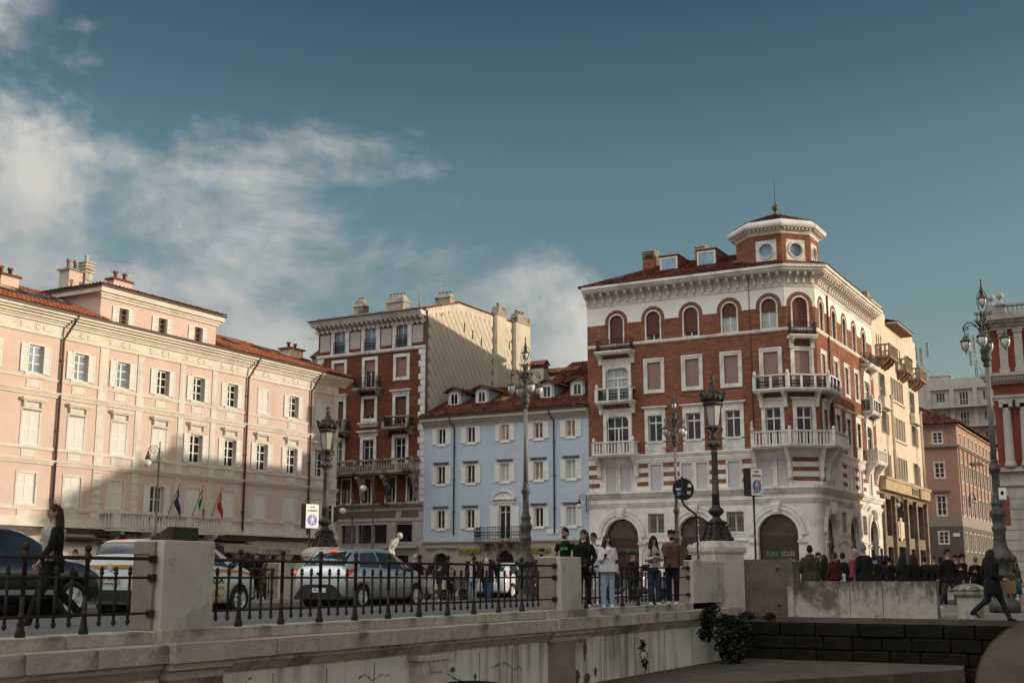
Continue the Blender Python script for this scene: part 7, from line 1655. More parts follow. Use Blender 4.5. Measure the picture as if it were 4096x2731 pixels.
mb = MB(); mb.box(-.10, .10, -.20, -.185, -.15, .16); mb.m = 1; mb.box(-.10, .10, -.202, -.184, -.19, -.152); mb.m = 2; mb.box(-.05, .03, -.204, -.2, -.03, .07); mb.build('paper_notice', [M['white_stucco'], mat('notice_blue', (.1, .2, .28), .7), M['shadow_in']], None, MT((q.x, q.y, q.z)) @ MR(R_(-25), 4, 'Z'), label='white paper notice fixed to the ornate lamp post at the right edge', cat='notice')
def globe_lamp(loc, label, h, rz, wall_=False, group='single-globe street lamps'):
 t = empty('globe_lamp' if not wall_ else 'wall_lamp', MT(loc) @ MR(rz, 4, 'Z'), label, 'street lamp', group)
 mb = MB()
 if not wall_: mb.lathe([(.16, 0), (.16, .5), (.10, .6), (.075, 1.0), (.07, 2.4), (.10, 2.45), (.10, 2.55), (.055, 2.6), (.048, h - 1.3), (.07, h - 1.25), (.045, h - 1.2), (.03, h - .2), (.05, h - .15), (.02, h - .08), (.04, h - .03), (0, h)], 10)
 else: mb.tube([(0, 0, h - 1.6), (0, 0, h - .3)], .03, 6); mb.box(-.05, .02, -.06, .06, h - 1.5, h - 1.35); mb.box(-.05, .02, -.06, .06, h - .6, h - .45)
 mb.build('post' if not wall_ else 'bracket', M['lamp_iron'], t)
 mb = MB(); pl = lambda x, z: (x, 0, z)
 mb.tube([pl(0, h - 1.15), pl(-.12, h - 1.0), pl(-.08, h - .75), pl(-.03, h - .45), pl(-.18, h - .22), pl(-.38, h - .22), pl(-.54, h - .36), pl(-.58, h - .55)], .022, 6); mb.tube(scroll((-.28, h - .48), .17, .03, 1.4, 1.5, 20, pl), .016, 5); mb.tube([pl(-.03, h - .45), pl(.12, h - .6), pl(.14, h - .8), pl(.04, h - .98)], .014, 5)
 mb.lathe([(.03, h - .52), (.06, h - .58), (.05, h - .66), (.10, h - .72), (.12, h - .82), (.15, h - .88), (.15, h - .92)], 10, -.58, 0); mb.build('arm', M['lamp_dark'], t)
 mb = MB(); mb.ball((-.58, 0, h - 1.10), .20, n=16, m=12); mb.build('globe', M['opal'], t)
q = at(612, 2300, 63); globe_lamp((q.x, q.y, -.9), 'single-globe street lamp standing before the pink balcony', 7.75, R_(5))
q = at(1487, 2300, 70); globe_lamp((q.x, q.y, -.9), 'single-globe street lamp standing before the brown building shopfront', 6.95, R_(0))
q = at(1404, 2300, 75); globe_lamp((q.x, q.y, -.9), 'single-globe street lamp mostly hidden behind the left round sign', 5.95, R_(0))
q = at(2347, 2050, 91.0); globe_lamp((q.x, q.y - .1, 2.1), 'single-globe wall lamp between the blue house and the brick building', 4.1, R_(15), True, 'wall lamps')
q = at(3592, 2040, 95); globe_lamp((q.x + .3, q.y - .3, 3.6), 'single-globe wall lamp on the cream building shopfront', 2.9, R_(30), True, 'wall lamps')
q = at(3885, 2040, 123); globe_lamp((q.x - .3, q.y - .5, 3.8), 'single-globe wall lamp on the street-end house corner', 4.6, R_(180), True, 'wall lamps')
# ================================================================ traffic signs, traffic light
M['sign_back'] = mat('black_sign_back', (.012, .011, .010), .6, .3, 5); M['sign_white'] = mat('white_sign_face', (.72, .70, .66), .45, .05, 2); M['sign_blue'] = mat('sign_blue', (.02, .09, .36), .4, .05, 3); M['sign_red'] = mat('sign_red', (.55, .03, .025), .4); M['sign_txt'] = mat('sign_dark_text', (.03, .03, .03), .5)
def disc(mb, cx, cz, rx, rz_, y0, y1, n=20): mb.slab([(cx + rx * cos(2 * pi * k / n), cz + rz_ * sin(2 * pi * k / n)) for k in range(n)], y0, y1)
def area_sign(px, py, D, rz, label, struck, ph):
 q = at(px, py, D); t = empty('pedestrian_area_sign', MT((q.x, q.y, -.9)) @ MR(rz, 4, 'Z'), label, 'road sign')
 zc = q.z + .9; W_, H_ = .30, .47; Dp_ = .16
 mb = MB(); mb.tube([(0, 0, 0), (0, 0, zc - H_)], .035, 8); mb.build('pole', M['sign_back'], t)
 mb = MB(); mb.box(-W_, W_, -Dp_, Dp_, zc - H_, zc + H_); b = mb.build('box', M['sign_back'], t)
 mb = MB(); mb.box(-W_ + .012, W_ - .012, -Dp_ - .006, -Dp_ + .001, zc - H_ + .012, zc + H_ - .012); f = mb.build('face', M['sign_white'], b)
 put_text('area', .12, M['sign_txt'], b, (0, -Dp_ - .009, zc + .36), .002, bold=True); put_text('pedonale', .12, M['sign_txt'], b, (0, -Dp_ - .009, zc + .22), .002, bold=True)
 mb = MB(); disc(mb, 0, zc - .15, .22, .22, -Dp_ - .014, -Dp_ - .004); mb.build('blue_disc', M['sign_blue'], b)
 mb = MB(); y = (-Dp_ - .019, -Dp_ - .012); c = zc - .15
 disc(mb, .0, c + .15, .03, .03, *y, 10); mb.slab([(-.035, c + .11), (.035, c + .11), (.03, c - .02), (-.03, c - .02)], *y); mb.slab([(-.03, c - .02), (.005, c - .02), (-.06, c - .18), (-.09, c - .18)], *y); mb.slab([(0, c - .02), (.03, c - .02), (.085, c - .18), (.055, c - .18)], *y); mb.slab([(-.035, c + .10), (-.02, c + .06), (-.085, c - .01), (-.095, c + .02)], *y); mb.slab([(.035, c + .10), (.095, c + .01), (.085, c - .01), (.025, c + .06)], *y)
 mb.build('walking_figure', M['sign_white'], b)
 if struck: mb = MB(); mb.slab([(-.20, c - .22), (-.16, c - .24), (.20, c + .22), (.16, c + .24)], -Dp_ - .024, -Dp_ - .017); mb.build('red_bar', M['sign_red'], b)
area_sign(1240, 2064, 48, R_(42), 'pedestrian area sign box on a pole in front of the pink building', False, 0)
area_sign(3012, 1928, 42, R_(38), 'end of pedestrian area sign box with a red bar, in front of the brick building', True, 0)
def round_sign(px, py, D, label, bend):
 q = at(px, py, D); t = empty('round_sign', MT((q.x, q.y, -.9)) @ MR(R_(8), 4, 'Z'), label, 'road sign'); zc = q.z + .9
 mb = MB(); disc(mb, 0, zc, .30, .30, -.01, .012, 28); mb.build('disc', M['sign_back'], t)
 mb = MB()
 if bend: pth = [(-.05, -.05, zc + .34), (-.05, -.05, zc - .32), (.02, -.05, zc - .46), (.16, -.05, zc - .56), (.30, -.05, zc - .66), (.345, -.05, zc - .76), (.36, -.05, 0)]
 else: pth = [(.06, -.05, zc + .30), (.06, -.05, zc - .42), (.06, -.05, 0)]
 mb.tube(pth, .030, 8); mb.box(-.1, .1, -.04, -.012, zc + .14, zc + .18); mb.box(-.1, .1, -.04, -.012, zc - .18, zc - .14); mb.build('pole', M['lead'] if not bend else M['sign_back'], t)
 cols = [(.7, .7, .68), (.1, .35, .5), (.5, .45, .1), (.6, .55, .5), (.55, .12, .08), (.75, .73, .7)]; r = random.Random(3)
 if bend:
  for k in range(16): 
   z = .7 + (zc - 1.5) * k / 16 + r.uniform(0, .05); mb = MB(); mb.lathe([(.0325, z), (.0325, z + r.uniform(.05, .12))], 8, .36, -.05); mb.build('sticker', mat('sticker', r.choice(cols), .5, .3, 14), t)
  for x, z, w_, h_, c in ((-.13, .0, .16, .05, 0), (-.12, -.12, .11, .10, 1), (.17, .10, .09, .09, 0), (.15, -.09, .10, .08, 3)): mb = MB(); mb.box(x - w_ / 2, x + w_ / 2, -.014, -.0105, zc + z - h_ / 2, zc + z + h_ / 2); mb.build('sticker', mat('sticker', cols[c], .5, .4, 18), t)
 else: mb = MB(); mb.box(-.2, -.1, -.014, -.0105, zc + .14, zc + .18); mb.build('sticker', mat('sticker', (.35, .3, .03), .5), t)
round_sign(2733, 1956, 33.4, 'back of a round road sign on a bent pole covered in stickers', True)
round_sign(1322, 2058, 41.5, 'back of a round road sign on a straight grey pole before the far lantern lamp', False)
q = at(3528, 2270, 45); t = empty('traffic_light', MT((q.x, q.y, -.9)) @ MR(R_(14), 4, 'Z'), 'traffic light showing green between the people and the cream building', 'traffic light')
zc = q.z + .9; mb = MB(); mb.tube([(.02, 0, 0), (.02, 0, zc + .7)], .05, 8); mb.build('pole', M['sign_back'], t)
mb = MB(); mb.bevbox(-.15, .15, -.2, .08, zc - .5, zc + .44, .02)
for k in range(3): z = zc + .29 - .30 * k; mb.tube([(0, -.20, z + .0), (0, -.36, z - .02)], .115, 12, False)
mb.box(.16, .4, -.1, .1, zc - .1, zc + .3); hsg = mb.build('housing', M['sign_back'], t)
for k, (c, s) in enumerate((((.10, .01, .01), 0), ((.10, .06, .01), 0), ((.10, .95, .55), 2.2))):
 mb = MB(); disc(mb, 0, zc + .29 - .30 * k, .10, .10, -.215, -.202, 16); mb.build('lens', emit('green_signal', c, s) if s else mat('dark_lens', c, .3), hsg)
# ================================================================ cars on the bridge
def lerp(a, b, t): return a + (b - a) * t
class CarBody:
 def __init__(s, st): s.st = st
 def row(s, x):
  st = s.st; x = max(st[0][0], min(st[-1][0], x))
  for i in range(len(st) - 1):
   if x <= st[i + 1][0] + 1e-9: break
  a, b = st[i], st[i + 1]; t = (x - a[0]) / (b[0] - a[0]); p = st[max(0, i - 1)]; n = st[min(len(st) - 1, i + 2)]
  out = []
  for k in range(1, 7):
   m = b[k] - a[k]; m0 = (b[k] - p[k]) / max(1e-6, b[0] - p[0]) * (b[0] - a[0]); m1 = (n[k] - a[k]) / max(1e-6, n[0] - a[0]) * (b[0] - a[0])
   lim = 2.5 * abs(m); m0 = max(-lim, min(lim, m0)) if m0 * m > 0 else 0; m1 = max(-lim, min(lim, m1)) if m1 * m > 0 else 0
   h = t * t * (3 - 2 * t); out.append(a[k] + m * h + m0 * t * (1 - t) ** 2 - m1 * t * t * (1 - t))
  return out
 def ringp(s, x):
  zb, zbelt, zt, wl, wb, wt = s.row(x)
  zt = max(zt, zbelt + .015); k = min(1, (zt - zbelt) / .5)
  return [(wl * .88, zb), (wl, zb + .10), (wb + .012, lerp(zb + .10, zbelt, .55)), (wb, zbelt - .03), (wb - .03, zbelt), (wt + .02, zt - .015 - .06 * k), (wt * .80, zt - .006), (0, zt)]
 def pt(s, x, r, off=0, side=1):
  P = s.ringp(x); i = min(len(P) - 2, int(r)); t = r - i; a, b = P[i], P[i + 1]; y, z = lerp(a[0], b[0], t), lerp(a[1], b[1], t)
  if off:
   n = Vector((b[1] - a[1], -(b[0] - a[0]))); n = n.normalized() if n.length > 1e-6 else Vector((0, 1))
   dx = (s.ringp(x + .02)[-1][1] - s.ringp(x - .02)[-1][1]) / .04 if r > 5.5 else 0
   y += n.x * off; z += n.y * off
   if dx: x -= off * dx / math.sqrt(1 + dx * dx)
  return Vector((x, y * side, z))
 def body(s, n=64):
  x0, x1 = s.st[0][0], s.st[-1][0]; mb = MB(); mb.smooth = True; rings = []
  for i in range(n + 1):
   t = i / n; x = lerp(x0, x1, t); h = [(y, z) for y, z in s.ringp(x)]
   rings.append([Vector((x, -y, z)) for y, z in h] + [Vector((x, y, z)) for y, z in reversed(h[:-1])])
  m = len(rings[0]); vs = [v for r in rings for v in r]
  fs = [(i * m + j, i * m + (j + 1) % m, (i + 1) * m + (j + 1) % m, (i + 1) * m + j) for i in range(n) for j in range(m)] + [tuple(range(m)), tuple(reversed(range(n * m, (n + 1) * m)))]
  mb.add([tuple(v) for v in vs], fs); return mb
 def patch(s, f, nu, nv, off=.006, side=-1):
  """f(u,v)->(x, ring index)"""
  mb = MB(); mb.smooth = True
  vs = [s.pt(*f(i / nu, j / nv), off=off, side=side) for j in range(nv + 1) for i in range(nu + 1)]
  mb.add([tuple(v) for v in vs], [(j * (nu + 1) + i, j * (nu + 1) + i + 1, (j + 1) * (nu + 1) + i + 1, (j + 1) * (nu + 1) + i) for j in range(nv) for i in range(nu)]); return mb
def quadf(c): 
 (x0, r0), (x1, r1), (x2, r2), (x3, r3) = c
 return lambda u, v: (lerp(lerp(x0, x1, u), lerp(x3, x2, u), v), lerp(lerp(r0, r1, u), lerp(r3, r2, u), v))
def carpaint(name, col, metal=.0, rough=.28):
 m, t, b = newmat(name); b.inputs['Base Color'].default_value = c4(col); b.inputs['Metallic'].default_value = metal; b.inputs['Roughness'].default_value = rough; b.inputs['Coat Weight'].default_value = .8; b.inputs['Coat Roughness'].default_value = .05
 tc = nd(t, 'ShaderNodeTexCoord'); n = nd(t, 'ShaderNodeTexNoise', i_Scale=2.2, i_Detail=6.0); t.links.new(tc.outputs['Object'], n.inputs['Vector'])
 mr = nd(t, 'ShaderNodeMapRange'); t.links.new(n.outputs[0], mr.inputs[0]); mr.inputs[3].default_value = rough * .7; mr.inputs[4].default_value = rough * 1.6; t.links.new(mr.outputs[0], b.inputs['Roughness'])
 return m
M['tyre'] = mat('tyre_rubber', (.016, .015, .014), .85, .3, 10); M['hub'] = mat('silver_wheel', (.62, .61, .60), .35, .1, 6, metal=.3); M['black_plastic'] = mat('black_plastic', (.018, .017, .016), .6, .2, 10)
M['car_glass'] = glassmat('car_window_glass', (.02, .024, .026), .03, .7, .4); M['tail_red'] = mat('red_tail_lens', (.60, .018, .014), .2, .2, 20, spec=.6); M['chrome'] = mat('chrome_trim', (.6, .6, .6), .15, .05, metal=.9); M['plate'] = mat('number_plate_white', (.62, .62, .58), .4, .05); M['headlamp'] = mat('clear_headlamp', (.5, .52, .55), .1, .2, 8, spec=.8)
def wheel(parent, loc, r, w, spokes, side, dark=False):
 mb = MB(); T = MT(loc) @ MR(R_(90) * side, 4, 'X'); mb.T = T
 mb.lathe([(r * .62, -w / 2), (r * .9, -w / 2), (r, -w / 2 + .03), (r, w / 2 - .03), (r * .93, w / 2), (r * .68, w / 2), (r * .66, w / 2 - .02)], 28); wl = mb.build('wheel', M['tyre'], parent)
 mb = MB(); mb.T = T; mb.lathe([(r * .68, w / 2 - .015), (r * .64, w / 2), (r * .60, w / 2 - .02)], 28)
 for k in range(spokes):
  a = 2 * pi * k / spokes; c, s = cos(a), sin(a); tx = (-s, c); wd = .42 / spokes * r * 2.0
  mb.add([(c * r * .12 + tx[0] * wd * .7, s * r * .12 + tx[1] * wd * .7, w / 2 + .0), (c * r * .62 + tx[0] * wd, s * r * .62 + tx[1] * wd, w / 2 - .012), (c * r * .62 - tx[0] * wd, s * r * .62 - tx[1] * wd, w / 2 - .012), (c * r * .12 - tx[0] * wd * .7, s * r * .12 - tx[1] * wd * .7, w / 2)], [(0, 1, 2, 3)])
 mb.lathe([(.001, w / 2 + .01), (r * .16, w / 2 + .008), (r * .17, w / 2 - .03)], 14); mb.m = 1; mb.lathe([(r * .62, w / 2 - .05), (.001, w / 2 - .05)], 20); mb.build('rim', [M['hub'], M['black_plastic']], wl)
def boolean_arches(me, axles, r, half):
 a = bpy.data.objects.new('tmp_body', me); COL.objects.link(a); cut = []
 for x in axles:
  mb = MB(); mb.T = MT((x, 0, r * .92)) @ MR(R_(90), 4, 'X')
  for s in (-1, 1): mb.lathe([(r, s * half - .26), (r, s * half + .26)], 28)
  c = mb.build('tmp_cut', M['black_plastic']); cut.append(c); md = a.modifiers.new('b', 'BOOLEAN'); md.operation = 'DIFFERENCE'; md.object = c; md.solver = 'EXACT'
 out = bpy.data.meshes.new_from_object(a.evaluated_get(bpy.context.evaluated_depsgraph_get()))
 for o in [a] + cut: bpy.data.objects.remove(o)
 return out
def car(name, label, st, paint, u, p, zg, tyre_r, axles, track, wspokes, side_glass, rear_glass, front_glass, group=None, frame_=None):
 T = (frame_ or BRIDGE) @ MT((u, p, zg)); t = empty(name, T, label, 'car', group); B = CarBody(st)
 bme = boolean_arches(B.body().mesh('body', [paint, M['black_plastic']]), axles, tyre_r * 1.13, track)
 bme.name = 'body'; b = put('body', bme, t)
 for x in axles:
  for s in (-1, 1): wheel(t, (x, s * (track - .085), tyre_r), tyre_r, .19, wspokes, -s if False else (1 if s < 0 else -1))
 for x in axles: mb = MB(); mb.T = MT((x, 0, tyre_r)) @ MR(R_(90), 4, 'X'); mb.lathe([(tyre_r * 1.12, -track + .27), (tyre_r * 1.12, track - .27)], 20); mb.build('arch_liner', M['black_plastic'], t)
 for s in (-1, 1):
  for g in side_glass: B.patch(quadf(g), 10, 4, .006, s).build('side_window', M['car_glass'], t)
 def top_glass(x0, x1, nm, wr=1.75):
  mb = MB(); mb.smooth = True; n = 8; vs = []
  for i in range(n + 1):
   x = lerp(x0, x1, i / n); P = B.ringp(x)
   for yy in (-1, -.5, 0, .5, 1): 
    r = 7 - abs(yy) * wr; v = B.pt(x, min(6.999, r), .008, 1 if yy >= 0 else -1); vs.append(tuple(v))
  mb.add(vs, [(i * 5 + j, i * 5 + j + 1, (i + 1) * 5 + j + 1, (i + 1) * 5 + j) for i in range(n) for j in range(4)]); mb.build(nm, M['car_glass'], t)
 if rear_glass: top_glass(*rear_glass, 'rear_window')
 if front_glass: top_glass(*front_glass, 'windscreen')
 return t, B
def mirror(t, x, y, z, m):
 for s in (-1, 1): mb = MB(); mb.ball((x, s * (y + .10), z), .06, .10, .07, 10, 7); mb.tube([(x, s * (y - .03), z - .03), (x, s * (y + .04), z - .02)], .025, 6); mb.build('mirror', m, t)
silver = carpaint('silver_paint', (.50, .51, .53), .55, .26)
st = [(-1.96, .34, .70, .76, .66, .70, .66), (-1.93, .27, .82, .86, .74, .76, .70), (-1.86, .24, .92, .99, .80, .815, .70), (-1.74, .23, .96, 1.10, .83, .835, .66), (-1.55, .22, .985, 1.29, .84, .845, .62), (-1.34, .22, .99, 1.44, .845, .85, .60), (-1.0, .21, .985, 1.49, .85, .85, .59), (-.5, .21, .97, 1.515, .85, .85, .585), (0, .21, .95, 1.51, .85, .85, .585), (.45, .21, .935, 1.45, .85, .85, .58), (.85, .21, .92, 1.25, .845, .845, .60), (1.18, .22, .90, 1.03, .84, .835, .66), (1.5, .23, .86, .95, .82, .81, .66), (1.8, .25, .74, .85, .76, .74, .60), (1.92, .30, .60, .72, .66, .64, .5), (1.97, .36, .52, .60, .56, .54, .42)]
SGz = 4.1
t, B = car('silver_hatchback', 'silver hatchback seen from behind with glowing red brake lights, on the bridge behind the railing', st, silver, 18.0, 8.05, -.785, .29, (-1.24, 1.25), .85, 9,
 [[(-1.32, SGz), (-.42, SGz), (-.50, 4.93), (-1.12, 4.93)], [(-.34, SGz), (.78, SGz), (.36, 4.93), (-.42, 4.93)], [(.84, SGz), (1.0, SGz), (.9, 4.5), (.62, 4.8)]], (-1.77, -1.37), (.52, 1.12))
for s in (-1, 1):
 mb = B.patch(quadf([(-1.935, 2.35), (-1.46, 3.3), (-1.40, 3.99), (-1.87, 3.97)]), 6, 4, .014, s); f = mb.build('tail_lamp', M['tail_red'], t)
 q = B.pt(-1.86, 3.0, .02, s); mb = MB(); mb.ball((q.x - .02, q.y, q.z), .035, .03, .04, 8, 6); mb.build('brake_light', emit('lit_brake_light', (1, .05, .03), 1.0), f)
 mb = MB(); 
 for xx in (-.62, .42): mb.box(xx - .09, xx + .09, s * .862 - .012, s * .862 + .012, .86, .89)
 mb.build('door_handles', silver, t)
 mb = MB()
 for xx, top in ((-.40, 3.9), (.98, 3.9), (-1.22, 3.9)):
  a_ = [B.pt(xx + (0 if k < 4 else 0), 1.1 + k * .55, .002, s) for k in range(6)]
  for a, b in zip(a_, a_[1:]): mb.add([(a.x - .006, a.y, a.z), (a.x + .006, a.y, a.z), (b.x + .006, b.y, b.z), (b.x - .006, b.y, b.z)], [(0, 1, 2, 3)])
 mb.build('door_gaps', M['black_plastic'], t)
mb = MB(); mb.box(-1.40, -1.32, -.10, .10, 1.44, 1.465); mb.build('high_brake_light', emit('lit_high_brake', (1, .06, .03), .8), t)
mb = MB(); mb.bevbox(-.62, .62, -.02, .08, .0, .30, .03); mb.T = None
mb2 = MB(); mb2.T = MT((-1.93, 0, .24)) @ MR(R_(-90), 4, 'Z'); mb2.slab([(-.78, 0), (.78, 0), (.56, .28), (.40, .36), (-.40, .36), (-.56, .28)], -.05, .1); mb2.build('bumper_insert', M['black_plastic'], t)
def numplate(t, x, z, txt, rear=True):
 T = MT((x, 0, z)) @ MR(R_(-90), 4, 'Z'); mb = MB(); mb.T = T; mb.box(-.26, .26, -.012, .01, -.055, .055); pl_ = mb.build('number_plate', M['plate'], t)
 mb = MB(); mb.T = T; mb.box(-.26, -.22, -.014, .0, -.055, .055); mb.build('blue_band', M['sign_blue'], pl_)
 put('lettering', text_mesh(txt, .10, M['sign_txt'], .001), pl_, T @ MT((.02, -.014, 0)) @ UPRIGHT)
numplate(t, -1.985, .46, 'FK 14L')
mb = MB(); mb.T = MT((-1.925, 0, .86)) @ MR(R_(-90), 4, 'Z'); mb.slab([(.09 * cos(R_(30 * k)), .045 * sin(R_(30 * k))) for k in range(12)], -.03, .02); mb.build('badge', M['black_plastic'], t)
mirror(t, .72, .87, .98, M['black_plastic'])
white = carpaint('white_paint', (.66, .66, .63), 0, .3)
stp = [(-1.83, .32, .80, .86, .66, .68, .62), (-1.81, .26, .92, .98, .74, .76, .64), (-1.77, .24, 1.0, 1.16, .77, .785, .62), (-1.70, .23, 1.02, 1.36, .79, .80, .60), (-1.58, .22, 1.02, 1.50, .80, .81, .585), (-1.3, .22, 1.01, 1.55, .81, .815, .58), (-.6, .21, .99, 1.57, .815, .815, .58), (0, .21, .98, 1.56, .815, .815, .58), (.45, .21, .97, 1.49, .815, .815, .575), (.8, .21, .96, 1.29, .81, .81, .60), (1.1, .22, .95, 1.09, .81, .80, .64), (1.4, .23, .91, 1.01, .79, .78, .64), (1.68, .25, .80, .92, .74, .72, .58), (1.79, .30, .66, .80, .66, .64, .5), (1.83, .36, .56, .64, .58, .56, .42)]
t, B = car('white_company_car', 'small white car with an orange stripe half hidden by the left stone pillar', stp, white, 11.05, 8.05, -.78, .29, (-1.17, 1.15), .815, 8,
 [[(-1.55, SGz), (-.98, SGz), (-1.0, 4.93), (-1.42, 4.93)], [(-.90, SGz), (-.18, SGz), (-.22, 4.93), (-.92, 4.93)], [(-.10, SGz), (.85, SGz), (.42, 4.93), (-.14, 4.93)]], (-1.745, -1.60), (.50, 1.06))
org = mat('orange_stripe', (.55, .24, .03), .4, .06, 5)
for s in (-1, 1):
 B.patch(quadf([(-1.70, 2.78), (1.5, 2.78), (1.5, 3.12), (-1.70, 3.12)]), 30, 2, .004, s).build('orange_stripe', org, t)
 f = B.patch(quadf([(-1.80, 3.0), (-1.62, 3.4), (-1.56, 5.0), (-1.70, 5.0)]), 4, 8, .012, s).build('tail_lamp', M['tail_red'], t)
mb = MB(); mb.box(-1.52, -1.44, -.16, .16, 1.505, 1.53); mb.build('high_brake_light', emit('lit_high_brake2', (1, .05, .03), .8), t)
mb = MB(); mb.box(-1.84, -1.80, -.6, .6, .955, 1.02); mb.build('orange_stripe', org, t)
mb = MB(); mb.T = MT((-1.84, 0, .98)) @ MR(R_(-90), 4, 'Z'); mb.slab([(.07 * cos(R_(30 * k)), .07 * sin(R_(30 * k))) for k in range(12)], -.03, .02); mb.build('badge', M['chrome'], t)
mb = MB(); mb.box(-1.88, -1.80, -.70, .70, .30, .52); mb.build('bumper_insert', M['black_plastic'], t)
numplate(t, -1.87, .72, 'PX 244 KN')
for txt, sz, x, z, m in (('SICUREZZA' if 0 else 'NZA', .17, .36, .70, mat('navy_lettering', (.03, .045, .10), .5)), ('SeC', .30, .30, .46, org)):
 q = B.pt(x, 2.0, .01, -1); put('lettering', text_mesh(txt, sz, m, .004, True), t, MT((x, -.840, z)) @ UPRIGHT @ Matrix.Diagonal((1.25, 1, 1, 1)))
mirror(t, .70, .85, 1.02, M['black_plastic'])
blk = carpaint('blue_black_paint', (.014, .017, .026), .2, .22)
sts = [(-2.2, .45, .9, .96, .78, .80, .7), (-2.15, .36, 1.05, 1.1, .86, .87, .72), (-2.05, .33, 1.10, 1.25, .90, .91, .68), (-1.85, .32, 1.12, 1.48, .915, .92, .65), (-1.5, .31, 1.12, 1.60, .92, .925, .63), (-.8, .30, 1.10, 1.65, .925, .925, .62), (0, .30, 1.07, 1.64, .925, .925, .62), (.4, .30, 1.05, 1.57, .925, .925, .62), (.85, .30, 1.03, 1.34, .92, .92, .65), (1.25, .31, 1.02, 1.12, .915, .905, .70), (1.6, .32, .98, 1.07, .90, .88, .70), (1.95, .34, .88, .99, .84, .81, .66), (2.12, .38, .74, .86, .74, .72, .56), (2.2, .46, .62, .70, .62, .60, .46)]
t, B = car('black_suv', 'black sport utility car cut off by the left edge, behind the walking woman', sts, blk, 6.15, 8.05, -.77, .35, (-1.32, 1.30), .925, 5,
 [[(-1.85, SGz), (-.72, SGz), (-.80, 4.93), (-1.55, 4.93)], [(-.64, SGz), (.80, SGz), (.36, 4.93), (-.70, 4.93)]], (-2.02, -1.6), (.46, 1.18))
for s in (-1, 1):
 B.patch(quadf([(1.72, 2.9), (2.1, 2.6), (2.0, 3.6), (1.66, 3.7)]), 6, 4, .01, s).build('headlamp', M['headlamp'], t)
 B.patch(quadf([(-1.5, 1.15), (1.0, 1.15), (1.0, 1.4), (-1.5, 1.4)]), 10, 2, .012, s).build('sill_trim', M['chrome'], t)
 B.patch(quadf([(-1.9, 3.75), (.95, 3.75), (.95, 3.95), (-1.9, 3.95)]), 16, 1, .008, s).build('window_trim', M['chrome'], t)
mirror(t, .78, .95, 1.12, blk)
q = at(2035, 2350, 56); fr_ = MT((q.x, q.y, -.895)) @ MR(R_(62), 4, 'Z')
t, B = car('parked_white_car', 'white hatchback parked in the square below the balcony, seen between the railings', st, carpaint('white_paint_two', (.6, .61, .62), 0, .3), 0, 0, 0, .29, (-1.24, 1.25), .85, 9, [[(-1.32, SGz), (-.42, SGz), (-.50, 4.93), (-1.12, 4.93)], [(-.34, SGz), (.78, SGz), (.36, 4.93), (-.42, 4.93)]], (-1.70, -1.36), (.52, 1.12), frame_=fr_)
for s in (-1, 1): B.patch(quadf([(-1.90, 2.55), (-1.52, 3.5), (-1.50, 3.98), (-1.84, 3.9)]), 6, 4, .012, s).build('tail_lamp', M['tail_red'], t)
numplate(t, -1.985, .46, '')
def scooter(px, D, rz, col, label):
 q = at(px, 2350, D); t = empty('motor_scooter', MT((q.x, q.y, -.895)) @ MR(rz, 4, 'Z'), label, 'scooter')
 for x in (-.6, .6):
  mb = MB(); mb.T = MT((x, 0, .24)) @ MR(R_(90), 4, 'X'); mb.lathe([(.15, -.05), (.22, -.06), (.245, 0), (.22, .06), (.15, .05)], 18); mb.lathe([(.15, -.03), (.03, -.05), (.03, .05), (.15, .03)], 10); mb.build('wheel', M['tyre'], t)
 m = carpaint('scooter_paint', col, .1, .3)
 mb = MB(); mb.side([(-.16, .42), (.16, .42), (.12, .78), (-.12, .78)], -.85, -.15); mb.tube([(-.85, 0, .62), (-.5, 0, .66), (-.2, 0, .60), (-.05, 0, .34), (.3, 0, .30)], [.10, .15, .14, .12, .12], 8); mb.tube([(.3, 0, .3), (.42, 0, .55), (.38, 0, .88), (.36, 0, .98)], [.12, .15, .12, .08], 8); mb.tube([(.42, 0, .5), (.62, 0, .24)], .04, 6); mb.tube([(.62, 0, .5), (.45, 0, .5)], [.10, .06], 6); mb.build('body', m, t)
 mb = MB(); mb.tube([(-.88, 0, .80), (-.5, 0, .82), (-.16, 0, .77)], [(.12, .05), (.15, .06), (.11, .05)], 8); mb.build('seat', M['black_plastic'], t)
 mb = MB(); mb.tube([(.32, -.34, 1.02), (.37, 0, 1.0), (.32, .34, 1.02)], .02, 6); mb.ball((.42, 0, .95), .09, .1, .08, 8, 6)
 for s in (-1, 1): mb.tube([(.34, s * .25, 1.02), (.36, s * .3, 1.2)], .008, 4); mb.ball((.36, s * .31, 1.22), .03, .06, .05, 6, 5)
 mb.add([(.42, -.2, 1.0), (.42, .2, 1.0), (.30, .16, 1.35), (.30, -.16, 1.35)], [(0, 1, 2, 3)]); mb.build('handlebar', M['black_plastic'], t)
for px, D, rz, col, lab in ((1742, 49, 2.2, (.25, .24, .22), 'grey motor scooter parked left of the dark-haired couple'), (1810, 50, 2.4, (.03, .03, .03), 'black motor scooter parked just behind the dark-haired couple'), (1690, 52, 2.0, (.5, .48, .44), 'cream motor scooter parked below the left arched door'), (2480, 50, 2.6, (.05, .06, .08), 'dark motor scooter parked behind the girl in the white hoodie'), (2600, 52, 2.5, (.04, .04, .04), 'black motor scooter parked behind the girl in the cream jacket')): scooter(px, D, rz, col, lab)
